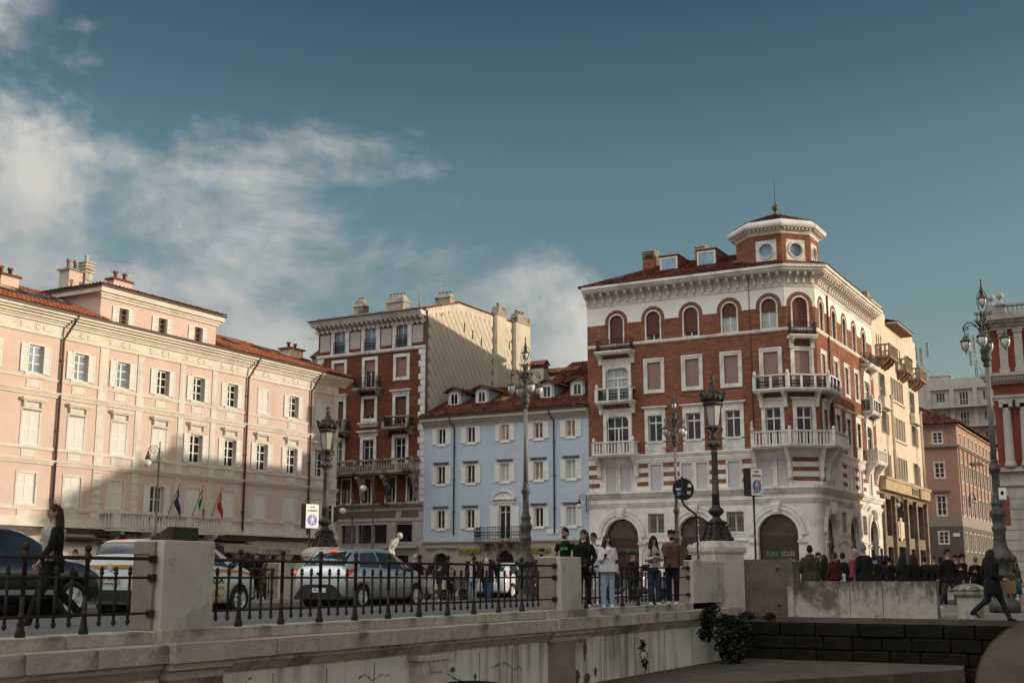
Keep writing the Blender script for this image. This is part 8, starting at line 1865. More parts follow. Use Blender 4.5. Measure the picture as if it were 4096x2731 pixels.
# ================================================================ people
_mats = {}
def cloth(col, rough=.9, nm='cloth'):
 k = (nm,) + tuple(round(c, 3) for c in col)
 if k not in _mats: _mats[k] = mat(nm, col, rough, .22, 9, .25, 40, spec=.15)
 return _mats[k]
def skinmat(col):
 k = ('skin',) + tuple(col)
 if k not in _mats: _mats[k] = mat('skin', col, .55, .10, 12, spec=.35)
 return _mats[k]
HEADS = {}
def head_mb(mb, T, fem=False):
 """head with brow, eye hollows, nose, mouth, chin and ears; front is -y; centre at the origin, 0.235 high"""
 o = mb.T; mb.T = T; n, m = 20, 16; vs = []
 for i in range(m + 1):
  t = -pi / 2 + pi * i / m
  for j in range(n):
   a = 2 * pi * j / n - pi / 2
   x, y, z = cos(t) * cos(a), cos(t) * sin(a), sin(t)
   w = .074; d = .094; h = .117
   if z < 0: w *= 1 - .30 * (-z) ** 1.5; d *= 1 - (.05 if y < 0 else .32) * (-z)
   X, Y, Z = x * w, y * d + .004, z * h
   if y < -.5:
    f = (-y - .5) / .5; Y += .010 * f * (1 - abs(z)) if z > .1 else 0
    if abs(x) < .5 and -.1 < z < .25: Y += .008 * (1 if abs(x) > .18 else 0)
    if z < -.75: Y -= .010
   vs.append((X, Y, Z))
 mb.m = 0; mb.smooth = True; mb.add(vs, [(i * n + j, i * n + (j + 1) % n, (i + 1) * n + (j + 1) % n, (i + 1) * n + j) for i in range(m) for j in range(n)]); mb.smooth = False
 mb.add([(-.008, -.088, .022), (.008, -.088, .022), (-.017, -.090, -.028), (.017, -.090, -.028), (0, -.116, -.026), (0, -.094, .024)], [(0, 2, 4, 5), (5, 4, 3, 1), (2, 3, 4)])
 for s in (-1, 1):
  mb.ball((s * .076, .010, -.004), .012, .020, .032, 8, 6)
  mb.m = 3; mb.ball((s * .030, -.0815, .016), .014, .008, .0075, 8, 5); mb.m = 4; mb.box(s * .030 - .018, s * .030 + .018, -.0935, -.080, .033, .039); mb.m = 0
 mb.m = 5; mb.ball((0, -.0865, -.052), .023, .008, .0075, 8, 5); mb.m = 0; mb.T = o
def hand_mb(mb, T, curl=.5):
 """palm and five fingers; wrist at the origin, fingers towards -z, palm faces -y"""
 o = mb.T; mb.T = T; mb.m = 0
 mb.tube([(0, 0, .01), (0, 0, -.03), (0, -.002, -.085)], [(.026, .017), (.036, .018), (.040, .014)], 8)
 for k, (x, l) in enumerate(((-.030, .066), (-.010, .078), (.011, .074), (.030, .058))):
  p = Vector((x, -.002, -.082)); pth = [p]; a = .15 + curl * .35
  for seg in (.45, .32, .23): p = p + Vector((0, -sin(a) * l * seg, -cos(a) * l * seg)); pth.append(p); a += curl * 1.1
  mb.tube(pth, [.0095, .009, .0085, .0065], 6)
 mb.tube([(-.030, -.004, -.030), (-.052, -.018, -.055), (-.058, -.034, -.080), (-.050, -.045, -.098)], [.012, .011, .010, .007], 6); mb.T = o
def align(p, d, roll=0):
 """matrix taking -z to direction d at point p"""
 q = Vector((0, 0, -1)).rotation_difference(Vector(d).normalized()); return MT(p) @ q.to_matrix().to_4x4() @ MR(roll, 4, 'Z')
ARM = {
 'down': ((.235, .02, 1.14), (.245, -.05, .90)), 'swingf': ((.225, -.08, 1.15), (.215, -.22, .95)), 'swingb': ((.23, .12, 1.15), (.24, .16, .90)),
 'phone': ((.225, -.06, 1.13), (.06, -.27, 1.20)), 'phone1': ((.225, -.08, 1.12), (.13, -.30, 1.17)), 'pocket': ((.26, .05, 1.14), (.19, -.06, .93)), 'ear': ((.24, -.14, 1.26), (.13, -.07, 1.52)), 'cross': ((.24, -.06, 1.14), (-.06, -.17, 1.14)),
 'gest': ((.235, -.08, 1.14), (.16, -.36, 1.12)), 'lean': ((.24, -.16, 1.20), (.22, -.33, 1.03)), 'bag': ((.24, -.05, 1.13), (.20, -.27, 1.05))}
def person(pos, H, rz, label, top=(.02, .02, .02), legs=(.03, .035, .05), shoes=(.02, .02, .02), skin=(.36, .20, .14), hair=('short', (.015, .010, .008)), arms=('down', 'down'), stride=0.0, jacket=None, head=(0, 0), fem=False, wide=1.0, sleeves=None, props=None, group=None, kneel=0, glasses=False, skirt=None):
 s = H / 1.75; sw = .93 if fem else 1.0; tors = [(.80, .10, .085), (.87, .170 if fem else .160, .118), (.96, .168 if fem else .158, .115), (1.07, .128 if fem else .142, .098), (1.19, .142 * sw + .01, .108), (1.30, .172 * sw, .118), (1.39, .178 * sw, .100), (1.44, .125 * sw, .078), (1.485, .058, .058), (1.56, .052, .055)]
 mb = MB(); mb.lathe([(1, 0), (1, 1)], 3) if 0 else None
 mb.tube([(0, 0, z) for z, _, _ in tors], [(rx * wide if z < 1.46 else rx, ry * wide if z < 1.46 else ry) for z, rx, ry in tors], 18)
 segs = []
 def leg(sx, sw_):
  a = sw_; hip = Vector((sx * .088, 0, .88)); kl, al = .40, .41
  ka = a; knee = hip + Vector((sx * .012, -sin(ka) * kl, -cos(ka) * kl)); ba = a - (abs(a) * .9 if a < 0 else a * .25) - (.0)
  ank = knee + Vector((0, -sin(ba) * al, -cos(ba) * al)); return hip, knee, ank, ba
 L = [leg(1, stride), leg(-1, -stride)]; low = min(l[2].z for l in L); drop = low - .075
 tw = 1.12 if fem else 1.08
 for hip, knee, ank, ba in L:
  mb.tube([hip, hip.lerp(knee, .5), knee, knee.lerp(ank, .45), ank], [.096 * wide, .082 * wide, .064 * tw, .060 * tw, .050 * tw], 10)
  d = Vector((0, -cos(ba * .8), .0 - sin(-ba * .8) * .0)); toe = ank + Vector((0, -.165, -.04 + (.0 if ba >= 0 else .02 + ba * .12))); heel = ank + Vector((0, .055, -.03 + (0 if ba >= 0 else -.0)))
  mb.tube([heel, ank + Vector((0, -.02, -.025)), ank + Vector((0, -.10, -.04)), toe], [(.036, .034), (.042, .042), (.045, .032), (.034, .022)], 8)
 A = []
 for sx, pose in ((1, arms[0]), (-1, arms[1])):
  e, w = ARM[pose]; e = Vector((e[0] * sx * (.95 if fem else 1), e[1], e[2])); w = Vector((w[0] * sx * (.95 if fem else 1), w[1], w[2])); sh = Vector((sx * .168 * sw * wide ** .5, 0, 1.40)); A.append((sh, e, w))
  th = 1.25 if jacket or sleeves == 'full' else 1.0
  mb.tube([sh + Vector((-sx * .03, 0, 0)), sh.lerp(e, .4), e, e.lerp(w, .5), w], [.064 * th, .054 * th, .046 * th, .042 * th, .031 * (1.2 if th > 1 else 1)], 9)
 me = mb.mesh('tmp', []); o = bpy.data.objects.new('tmp', me); COL.objects.link(o); md = o.modifiers.new('r', 'REMESH'); md.mode = 'VOXEL'; md.voxel_size = .021; md.use_smooth_shade = True; sm = o.modifiers.new('s', 'SMOOTH'); sm.factor = .5; sm.iterations = 2
 rem = bpy.data.meshes.new_from_object(o.evaluated_get(bpy.context.evaluated_depsgraph_get())); bpy.data.objects.remove(o)
 if jacket and jacket[2] < 15: top = jacket[0]
 mats = [skinmat(skin), cloth(top), cloth(legs, nm='trousers'), cloth((.01, .008, .006), .3, 'eye'), cloth(tuple(c * .8 for c in hair[1]), .8, 'brow'), skinmat((skin[0] * .75, skin[1] * .5, skin[2] * .5)), cloth(shoes, .6, 'shoe'), cloth(jacket[0] if jacket else (sleeves if isinstance(sleeves, tuple) else top), nm='sleeve')]
 out = MB()
 def dseg(p, a, b):
  ab = b - a; t = max(0, min(1, (p - a).dot(ab) / ab.length_squared)); return (p - a - ab * t).length, t
 rv = [v.co.copy() for v in rem.vertices]; out.v = [v - Vector((0, 0, drop)) for v in rv]
 for pl_ in rem.polygons:
  c = pl_.center; m = 2 if c.z < .965 else 1 if c.z < 1.462 else 0
  da = min((dseg(c, sh, e)[0], 0) for sh, e, w in A)[0]; db, tb = min((dseg(c, e, w)) for sh, e, w in A)
  if min(da, db) < .078 and (abs(c.x) > .165 * sw * wide or c.y < -.13 * wide):
   m = 7
   if sleeves == 'short' and (db < da or c.z < 1.22): m = 0
   elif db < da and tb > .96: m = 0
  if min((c - (l[2] + Vector((0, -.05, -.02)))).length for l in L) < .155 and min(c.z - l[2].z for l in L if (c - l[2]).length < .25) < .015: m = 6
  out.f.append(list(pl_.vertices)); out.mi.append(m); out.sm.append(True)
 D0 = MT((0, 0, -drop))
 for k, (sh, e, w) in enumerate(A): hand_mb(out, D0 @ align(w, w - e, R_(90) * (1 if k == 0 else -1) if arms[k] in ('down', 'swingf', 'swingb') else R_(160 if k == 0 else 200)) @ (Matrix.Diagonal((-1, 1, 1, 1)) if k == 0 else ID), .75 if 'phone' in arms[k] or arms[k] in ('bag', 'ear') else .35)
 HT = D0 @ MT((0, -.012, 1.632)) @ MR(R_(head[0]), 4, 'Z') @ MR(R_(head[1]), 4, 'X')
 head_mb(out, HT, fem)
 Tw = MT(pos) @ MR(rz, 4, 'Z') @ Matrix.Scale(s, 4)
 root = put('person', out.mesh('person', mats), None, Tw, label=label, cat='person', group=group)
 st_, hc = hair[:2]; hm = cloth(hc, .55, 'hair') if st_ not in ('cap', 'hat') else cloth(hc, .85, 'cap'); mb = MB(); mb.T = HT; n, m = 20, 12; mb.smooth = True
 r = random.Random(int(abs(pos[0]) * 100 + H * 1000)); f = lambda t, a: 1.0 + .02 * sin(9 * a + 5 * t)
 def shell(zmin_front, zmin_back, sc=1.10, up=1.0):
  vs = []
  for i in range(m + 1):
   for j in range(n):
    a = 2 * pi * j / n - pi / 2; fr_ = (1 - sin(a)) / 2
    zl = zmin_back + (zmin_front - zmin_back) * (fr_ ** 1.3); z = zl + (1 - zl) * i / m; q = math.sqrt(max(0, 1 - min(1, abs(z)) ** 2)) if z > -.99 else .1
    k = sc * f(z, a); w = .074 * (1 if z > 0 else 1 - .15 * (-z)); d = .094
    vs.append((cos(a) * q * w * k, sin(a) * q * d * k + .004 + .006, z * .117 * (1 + (sc - 1) * up)))
  mb.add(vs, [(i * n + j, i * n + (j + 1) % n, (i + 1) * n + (j + 1) % n, (i + 1) * n + j) for i in range(m) for j in range(n)])
 if st_ == 'short': shell(.55, -.45, 1.09); shell(.66, .42, 1.13, 1.25)
 elif st_ == 'curly': shell(.48, -.3, 1.11, 1.1); [mb.ball((.07 * cos(q), .08 * sin(q) + .01, .065 + .03 * r.random()), .026, n=6, m=5) for q in [r.uniform(0, 6.3) for _ in range(26)]]
 elif st_ == 'receding': shell(.72, -.4, 1.07)
 elif st_ == 'cap':
  shell(.33, .12, 1.13, 1.15); mb.add([(-.06, -.085, .04), (.06, -.085, .04), (.05, -.165, .026), (-.05, -.165, .026), (-.06, -.085, .05), (.06, -.085, .05), (.05, -.165, .034), (-.05, -.165, .034)], [(0, 1, 2, 3), (4, 5, 6, 7), (2, 3, 7, 6), (0, 3, 7, 4), (1, 2, 6, 5)])
 elif st_ == 'hat': shell(.35, -.2, 1.16, 1.2); mb.lathe([(.085, .05), (.14, .035), (.145, .045), (.09, .06)], 16)
 elif st_ in ('long', 'back', 'bun', 'pony'): shell(.50, -.62, 1.11, 1.15)
 mb.smooth = False
 if st_ in ('long', 'back'):
  mb.T = D0; hx = HT.translation
  Rh = MR(R_(head[0]), 4, 'Z')
  for k in range(22):
   a = R_(35 + 290 * k / 21) - pi / 2 + pi if False else R_((-38 + 256 * k / 21) if st_ == 'long' else (12 + 156 * k / 21)); c, s_ = cos(a), sin(a); ln = r.uniform(.30, .40) if len(hair) < 3 else hair[2] * r.uniform(.9, 1.1)
   p0 = Vector((c * .070, s_ * .082 + .012, .06)); p1 = Vector((c * .088, s_ * .098 + .012, -.05)); p2 = Vector((c * .105, s_ * .105 + .014, -.17)); p3 = Vector((c * .125, s_ * (.13 if s_ > 0 else .145) + .0, -.17 - ln * .55)); p4 = Vector((c * .11, s_ * .135, -.17 - ln))
   mb.tube([MT((0, -.012, 1.632)) @ (Rh @ q) for q in (p0, p1, p2, p3, p4)], [.024, .030, .033, .030, .012], 6)
 if st_ == 'pony': mb.T = HT; mb.tube([(0, .095, .03), (0, .135, .0), (0, .14, -.08), (0, .12, -.2)], [.025, .036, .04, .012], 8)
 if st_ == 'bun': mb.T = HT; mb.ball((0, .0, .135), .035, n=8, m=6)
 mb.build('hair' if st_ not in ('cap', 'hat') else st_, hm, root)
 if st_ in ('cap', 'hat'): mb = MB(); mb.T = HT; mb.smooth = True; 
 if glasses:
  mb = MB(); mb.T = HT
  for sx in (-1, 1): mb.box(sx * .032 - .024, sx * .032 + .024, -.100, -.094, .004, .032); mb.tube([(sx * .056, -.095, .024), (sx * .076, .01, .02)], .003, 4)
  mb.tube([(-.01, -.098, .022), (.01, -.098, .022)], .003, 4); mb.build('sunglasses' if glasses != 'clear' else 'glasses', cloth((.008, .008, .008), .15, 'dark_lens'), root)
 if jacket:
  jc, hem, opening = jacket[:3]; mb = MB(); mb.T = D0; mb.smooth = True; ex = .030 if len(jacket) < 4 else jacket[3]; nr = 24
  rings = [(z, rx, ry) for z, rx, ry in tors if hem <= z <= 1.45]; hz = [hem] + [z for z, _, _ in rings if z > hem + .03]; vs = []
  def rr(z):
   for (z0, a0, b0), (z1, a1, b1) in zip(tors, tors[1:]):
    if z0 <= z <= z1: t = (z - z0) / (z1 - z0); return lerp(a0, a1, t), lerp(b0, b1, t)
   return (.175, .13)
  zs = [hem + (1.455 - hem) * i / 14 for i in range(15)]
  for z in zs:
   a_, b_ = rr(max(z, .88)); fl = (ex + max(0, (1.0 - z)) * .10) * (1 - .6 * min(1, max(0, (z - 1.15) / .28)))
   for k in range(nr + 1):
    a = -pi / 2 + R_(opening) + (2 * pi - 2 * R_(opening)) * k / nr; w = 1 + .012 * sin(5 * a + 14 * z)
    vs.append((cos(a) * (a_ * wide + fl) * w, sin(a) * (b_ * wide + fl) * w, z))
  mb.add(vs, [(i * (nr + 1) + k, i * (nr + 1) + k + 1, (i + 1) * (nr + 1) + k + 1, (i + 1) * (nr + 1) + k) for i in range(14) for k in range(nr)]); mb.smooth = False
  if len(jacket) > 4 and jacket[4] == 'collar': mb.tube([(.09 * cos(R_(a)), .085 * sin(R_(a)) + .005, 1.475 + .015 * sin(R_(a))) for a in range(-70, 251, 20)], .028, 6)
  j = mb.build('jacket', cloth(jc, .6 if len(jacket) > 5 else .9, 'jacket'), root)
  if len(jacket) > 4 and jacket[4] == 'fur':
   mb = MB(); mb.T = D0; q = random.Random(2)
   for k in range(420):
    a = q.uniform(0, 6.28); c = Vector((.13 * cos(a), .11 * sin(a) + .03, 1.49 + .03 * sin(a))); d = Vector((q.gauss(0, 1), q.gauss(0, 1), q.gauss(0, 1))).normalized() * .05; e = d.cross(Vector((0, 0, 1))) * .15; mb.add([c - e, c + e, c + d], [(0, 1, 2)])
   mb.tube([(.13 * cos(R_(a)), .11 * sin(R_(a)) + .03, 1.49 + .03 * sin(R_(a))) for a in range(0, 361, 20)], .035, 6); mb.build('fur_trim', cloth((.16, .10, .05), .95, 'fur'), j, kind='stuff')
 if skirt:
  mb = MB(); mb.T = D0; mb.lathe([(.20, skirt[1]), (.185, .8), (.165, .98)], 18); mb.build('skirt', cloth(skirt[0], .9, 'skirt'), root)
 for pr in (props or ()):
  k = pr[0]
  if k == 'phone':
   w = (A[0][2] + A[1][2]) / 2 if pr[1] == 2 else A[pr[1]][2]
   q = Tw @ D0 @ MT(w + Vector((0, -.06, .05))) @ MR(R_(-50), 4, 'X'); mb = MB(); mb.bevbox(-.038, .038, -.075, .075, -.004, .004, .003); mb.build('mobile_phone', M['black_plastic'], None, q, label='mobile phone held by the ' + pr[2], cat='phone')
  elif k == 'bag':
   _, off, sz, col, lab, hang = pr; q = Tw @ D0 @ MT(off); b_ = empty('handbag' if hang else 'shopping_bag', q, lab, 'bag'); mb = MB(); w, d, h = sz; mb.T = None
   mb.prism([(-w, -d), (w, -d), (w, d), (-w, d)], 0, h); mb.build('body', cloth(col, .7, 'bag'), b_); mb = MB()
   if hang: mb.tube([(-w, 0, h), (-w * .6, .02, h + hang), (w * .3, .02, h + hang), (w, 0, h)], .008, 5)
   else:
    for yy in (-d * .5, d * .5): mb.tube([(-w * .4, yy, h), (-w * .3, yy * .3, h + .12), (w * .3, yy * .3, h + .12), (w * .4, yy, h)], .005, 4)
   mb.build('handle', cloth(tuple(c * .6 for c in col), .7, 'strap'), b_)
  elif k == 'print':
   put('lettering', text_mesh(pr[1], .085, emit('green_print', (.03, .45, .10), 0), .001, True), root, D0 @ MT((.03, -(.118 * wide + .075), 1.28)) @ MR(R_(-6), 4, 'X') @ UPRIGHT)
  elif k == 'strap': mb = MB(); mb.T = D0; mb.tube([(.10, .03, 1.455), (.06, -.115, 1.34), (-.08, -.125, 1.14), (-.14, -.06, 1.05)], .012, 5); mb.build('bag_strap', M['black_plastic'], root)
  elif k == 'shades': mb = MB(); mb.T = HT; mb.T = HT @ MT((0, .05, .085)) @ MR(R_(-35), 4, 'X'); [mb.box(sx * .032 - .024, sx * .032 + .024, -.108, -.100, .004, .034) for sx in (-1, 1)]; mb.build('sunglasses', cloth((.02, .02, .02), .1, 'dark_lens'), root)
  elif k == 'beard': mb = MB(); mb.T = HT; mb.smooth = True; mb.ball((0, -.05, -.075), .056, .052, .042, 12, 8); mb.build('beard', cloth(pr[1], .8, 'beard'), root)
  elif k == 'scarf': mb = MB(); mb.T = D0; mb.tube([(.085 * cos(R_(a)), .08 * sin(R_(a)), 1.47 + .012 * sin(R_(3 * a))) for a in range(0, 361, 20)], .035, 7); mb.build('scarf', cloth(pr[1], .95, 'scarf'), root)
 return root
def stand(px, ytop, yfoot, z, rz, label, **kw):
 """stand a person so that the feet are at height z and the figure spans the measured pixels"""
 D = -z * 4905 / (yfoot - 2306); q = at(px, yfoot, D); h = (yfoot - ytop) / 4905 * D * .985; return person((q.x, q.y, z), h, R_(rz), label, **kw)
def stand_d(px, ytop, D, z, rz, label, **kw):
 q = at(px, 2300, D); t = at(px, ytop, D); return person((q.x, q.y, z), (t.z - z) * .985, R_(rz), label, **kw)
BLK = (.012, .011, .011); NAVY = (.015, .017, .024); JEAN = (.13, .19, .28); LJEAN = (.30, .36, .44); WHT = (.62, .60, .58); DKH = (.014, .009, .007); BRH = (.04, .02, .012)
S1, S2 = (.36, .20, .14), (.42, .26, .19)
zd = -.665
stand(190, 2003, 2494, zd, -55, 'woman in a beige top and black cardigan walking left past the black car', top=(.40, .34, .28), legs=BLK, hair=('back', BRH, .22), arms=('swingf', 'swingb'), stride=.42, jacket=(BLK, .78, 80), fem=True, wide=1.08, props=[('shades',)], skin=S1)
stand_d(2262, 2107, 28.4, zd, -18, 'stocky man in a black T-shirt with green lettering, behind the middle pillar', top=BLK, legs=NAVY, hair=('short', DKH), arms=('down', 'down'), sleeves='short', wide=1.16, head=(-25, 6), props=[('print', 'JSTR'), ('beard', (.05, .03, .02))], skin=S1)
stand(2338, 2119, 2428, zd, -20, 'dark-haired woman in a black leather jacket right of the man in the green-lettered T-shirt', top=BLK, legs=BLK, hair=('back', BRH, .30), arms=('pocket', 'down'), jacket=(BLK, .74, 35, .03, 'collar', 1), fem=True, wide=1.05, head=(-20, 10), shoes=WHT, skin=S2)
stand_d(2376, 2127, 29.3, zd, -30, 'man in a white T-shirt with a strap, standing behind the woman in the leather jacket', top=WHT, legs=(.4, .38, .36), hair=('short', DKH), sleeves='short', head=(-15, 12), shoes=WHT, props=[('strap',)])
stand(2432, 2137, 2428, zd, 8, 'long-haired girl in an oversized white hoodie and pale jeans with a phone', top=(.60, .55, .57), legs=LJEAN, shoes=WHT, hair=('long', BRH, .42), arms=('down', 'phone1'), jacket=((.60, .55, .57), .86, 0, .055), fem=True, head=(8, 16), wide=1.05, props=[('phone', 1, 'girl in the white hoodie'), ('bag', (.17, -.02, .98), (.10, .035, .16), (.05, .012, .012), 'dark red shoulder bag of the girl in the white hoodie', .42)], skin=S2)
stand_d(2529, 2206, 37.0, -.80, -35, 'man in a black cap and dark jacket holding a phone to his ear', top=BLK, legs=NAVY, hair=('cap', BLK), arms=('ear', 'pocket'), jacket=((.02, .018, .016), .80, 0), head=(-25, 10), skin=S1)
stand(2618, 2143, 2417, zd, 10, 'long-haired girl in a cream jacket looking at her phone beside the man in brown', top=(.30, .27, .22), legs=(.03, .04, .06), shoes=WHT, hair=('long', DKH, .40), arms=('phone', 'phone'), jacket=((.46, .41, .34), .95, 22), fem=True, head=(5, 24), props=[('phone', 2, 'girl in the cream jacket'), ('bag', (-.20, -.06, .86), (.12, .04, .16), (.03, .015, .012), 'small dark shoulder bag of the girl in the cream jacket', .4)], skin=S2)
stand(2692, 2120, 2415, zd, -28, 'man in a brown zip jacket standing by the wide end pillar', top=(.55, .53, .5), legs=NAVY, shoes=WHT, hair=('curly', DKH), arms=('down', 'phone1'), jacket=((.10, .055, .032), .86, 8, .04), head=(45, 12), wide=1.06, props=[('beard', (.03, .018, .012))], skin=S1)
stand_d(2766, 2175, 36.5, -.78, -50, 'grey-haired person in a dark coat seen over the end pillar', top=BLK, legs=BLK, hair=('short', (.35, .33, .31)), jacket=(BLK, .6, 0), head=(100, 4), skin=S2)
stand_d(1889, 2207, 36.0, -.90, -12, 'woman in a black blazer and pale jeans walking with the man in sunglasses', top=(.55, .52, .48), legs=LJEAN, shoes=WHT, hair=('pony', DKH), arms=('swingf', 'swingb'), stride=.30, jacket=(BLK, .86, 22), fem=True, head=(5, 0), skin=S2)
stand_d(1949, 2188, 36.4, -.90, -15, 'man in sunglasses, dark blazer and blue jeans walking with the woman in pale jeans', top=(.45, .36, .30), legs=(.05, .09, .15), shoes=WHT, hair=('short', DKH), arms=('swingb', 'swingf'), stride=.34, jacket=(NAVY, .80, 24), glasses=True, head=(35, 0), skin=S2)
stand_d(2166, 2190, 37.0, -.90, -30, 'bearded curly-haired man in a brown coat left of the middle pillar', top=(.05, .028, .018), legs=BLK, hair=('curly', DKH), jacket=((.055, .03, .02), .70, 0), head=(30, 5), props=[('beard', DKH)], skin=S1)
stand_d(1661, 2212, 39.5, -.88, 20, 'older man with a pale scarf and dark coat beside the front of the silver car', top=BLK, legs=BLK, hair=('receding', (.30, .28, .26)), jacket=(BLK, .75, 0), head=(30, 0), props=[('scarf', (.42, .38, .40))], skin=S2)
stand_d(985, 2205, 39.2, -.72, 160, 'dark-haired person with their back turned, left of the three on the far pavement', top=BLK, legs=BLK, hair=('long', DKH, .2), jacket=(BLK, .7, 0), fem=True)
stand_d(1024, 2210, 39.6, -.72, 5, 'short-haired man facing the camera in the middle of the three on the far pavement', top=BLK, legs=BLK, hair=('short', DKH), jacket=(BLK, .75, 10), wide=1.08, arms=('cross', 'cross'), skin=S1)
stand_d(1074, 2212, 39.0, -.72, 40, 'woman in a grey-brown coat, right of the three on the far pavement', top=(.08, .06, .05), legs=BLK, hair=('long', BRH, .2), jacket=((.09, .07, .06), .66, 0), fem=True)
stand_d(296, 2194, 55.0, -.9, -80, 'man whose head shows over the railing right of the walking woman', top=(.03, .03, .03), legs=BLK, hair=('short', DKH), jacket=(BLK, .8, 0), skin=S1)
stand_d(346, 2193, 54.0, -.9, -80, 'person in a black cap whose head shows beside the railing post', top=BLK, legs=BLK, hair=('cap', BLK), jacket=(BLK, .8, 0), skin=S1)
stand_d(1802, 2290, 47.5, -.9, 30, 'child in a dark coat sitting behind the walking couple', top=BLK, legs=NAVY, hair=('short', DKH), arms=('phone1', 'phone1'), jacket=(BLK, .78, 0), skin=S2)
stand_d(1757, 2255, 47.0, -.9, 100, 'person in a dark jacket bending over the scooters', top=(.03, .03, .03), legs=(.04, .04, .05), shoes=WHT, hair=('short', BRH), arms=('lean', 'lean'), jacket=(BLK, .85, 0), skin=S2)
zq = -1.0
stand_d(3243, 2177, 35.5, zq, 165, 'person in a brown leather jacket seen from behind over the low parapet', top=BLK, legs=BLK, hair=('short', DKH), jacket=((.045, .035, .025), .80, 0, .05, 'collar', 1), wide=1.25, arms=('pocket', 'pocket'))
stand_d(3276, 2206, 40.5, zq, 80, 'person in a dark baseball cap behind the leather-jacketed figure', top=BLK, legs=BLK, hair=('cap', BLK), jacket=(BLK, .8, 0), skin=S1)
stand_d(3342, 2206, 38.0, zq, 195, 'person in a dark red padded jacket with a fur-trimmed hood', top=(.065, .008, .009), legs=BLK, hair=('short', BRH), arms=('down', 'lean'), jacket=((.065, .008, .009), .92, 0, .05, 'fur'), wide=1.1, props=[('bag', (-.30, -.22, .75), (.14, .05, .36), (.62, .66, .74), 'pale blue shopping bag held by the person in the red jacket', 0)])
stand_d(3374, 2207, 39.5, zq, 150, 'dark-haired person in black right of the red jacket', top=BLK, legs=BLK, hair=('short', DKH), jacket=(BLK, .8, 0))
stand_d(3420, 2190, 36.5, zq, 60, 'bearded elderly man with a red sleeve stretching out his hand', top=(.22, .05, .06), legs=BLK, hair=('receding', (.3, .27, .24)), arms=('gest', 'down'), head=(-120, 0), props=[('beard', (.28, .22, .18))], skin=S1)
stand_d(3459, 2171, 34.8, zq, 205, 'grey-haired man in a long dark coat with a white collar, back to the camera', top=WHT, legs=BLK, hair=('short', (.16, .155, .15)), jacket=(BLK, .55, 0, .05), wide=1.25, head=(-50, 0), arms=('pocket', 'gest'), skin=S1)
stand_d(3612, 2212, 42.0, zq, 200, 'long-haired woman in black, left of the pair before the dark shopfront', top=BLK, legs=NAVY, hair=('long', DKH, .35), jacket=(BLK, .6, 0, .05), fem=True, wide=1.15)
stand_d(3656, 2213, 42.5, zq, 215, 'long-haired woman in black, right of the pair before the dark shopfront', top=BLK, legs=BLK, hair=('long', DKH, .35), jacket=(BLK, .6, 0, .05), fem=True, wide=1.1)
stand_d(3738, 2216, 43.0, zq, 170, 'person in a dark reddish cap and jeans walking away behind the parapet end', top=BLK, legs=(.06, .08, .12), shoes=WHT, hair=('cap', (.10, .02, .02)), jacket=(BLK, .8, 0), stride=.3)
stand_d(3794, 2188, 38.0, zq, 30, 'tall man in glasses and a dark hoodie walking left of the bollard', top=BLK, legs=(.06, .05, .04), hair=('short', DKH), arms=('phone1', 'swingb'), stride=.3, jacket=(BLK, .82, 6), head=(25, 10), glasses='clear', shoes=(.5, .48, .45), skin=S1)
stand_d(3852, 2210, 39.5, zq, 60, 'woman in a dark hat and black coat behind the mooring bollard', top=BLK, legs=BLK, hair=('hat', BLK), arms=('phone1', 'down'), jacket=(BLK, .5, 0, .04), fem=True, skin=S1)
stand(3980, 2186, 2476, -1.055, 62, 'long-haired woman in sunglasses and black coat striding right past the bollard', top=BLK, legs=(.02, .02, .026), hair=('long', DKH, .32), arms=('bag', 'bag'), stride=.46, jacket=(BLK, .70, 0, .05), fem=True, glasses=True, head=(0, -2), wide=1.1, props=[('phone', 2, 'striding woman in sunglasses'), ('bag', (.16, -.36, .72), (.05, .14, .30), (.26, .16, .07), 'brown paper bag carried by the striding woman', 0)], skin=S1)
stand_d(4024, 2213, 36.0, zq, 60, 'man in sunglasses and a pale grey coat behind the striding woman', top=(.38, .37, .36), legs=(.3, .27, .24), hair=('short', (.1, .08, .07)), jacket=((.38, .37, .36), .62, 6), glasses=True, wide=1.1, shoes=WHT, skin=S1)
stand_d(4060, 2228, 39.0, zq, 20, 'dark-haired woman in a blue skirt at the right edge', top=(.06, .05, .05), legs=S1, hair=('long', BRH, .25), skirt=((.03, .05, .08), .55), fem=True, stride=.25, skin=S1)
stand_d(4010, 2235, 41.0, zq, 190, 'person in a dark coat almost hidden behind the striding woman', top=BLK, legs=BLK, hair=('short', DKH), jacket=(BLK, .7, 0))
for px, yt, D, rz, lab, kw in ((3700, 2222, 44.5, 190, 'person in dark clothes walking away, between the pair of women and the red cap', dict(hair=('short', DKH))), (3765, 2224, 42.0, 150, 'woman in black with hair tied back behind the tall man in glasses', dict(hair=('pony', DKH), fem=True)), (3826, 2216, 41.5, 210, 'person in a black cap left of the woman in the dark hat', dict(hair=('cap', BLK))), (3905, 2222, 43.0, 175, 'man in a dark grey coat above the mooring bollard', dict(hair=('receding', (.1, .09, .08)))), (3945, 2226, 42.5, 30, 'woman in dark clothes just left of the striding woman', dict(hair=('long', DKH, .3), fem=True)), (3560, 2222, 43.5, 160, 'person in a black jacket right beside the traffic light', dict(hair=('short', DKH))), (3300, 2215, 42.0, 170, 'person in black left of the red padded jacket', dict(hair=('long', DKH, .2), fem=True)), (3500, 2214, 39.5, 185, 'person in a dark coat right of the grey-haired man', dict(hair=('short', DKH)))):
 stand_d(px, yt, D, zq, rz, lab, top=BLK, legs=NAVY, jacket=(BLK, .66, 0), arms=('down', 'pocket'), skin=S1, **kw)
q = at(4222, 2740, 2.0)
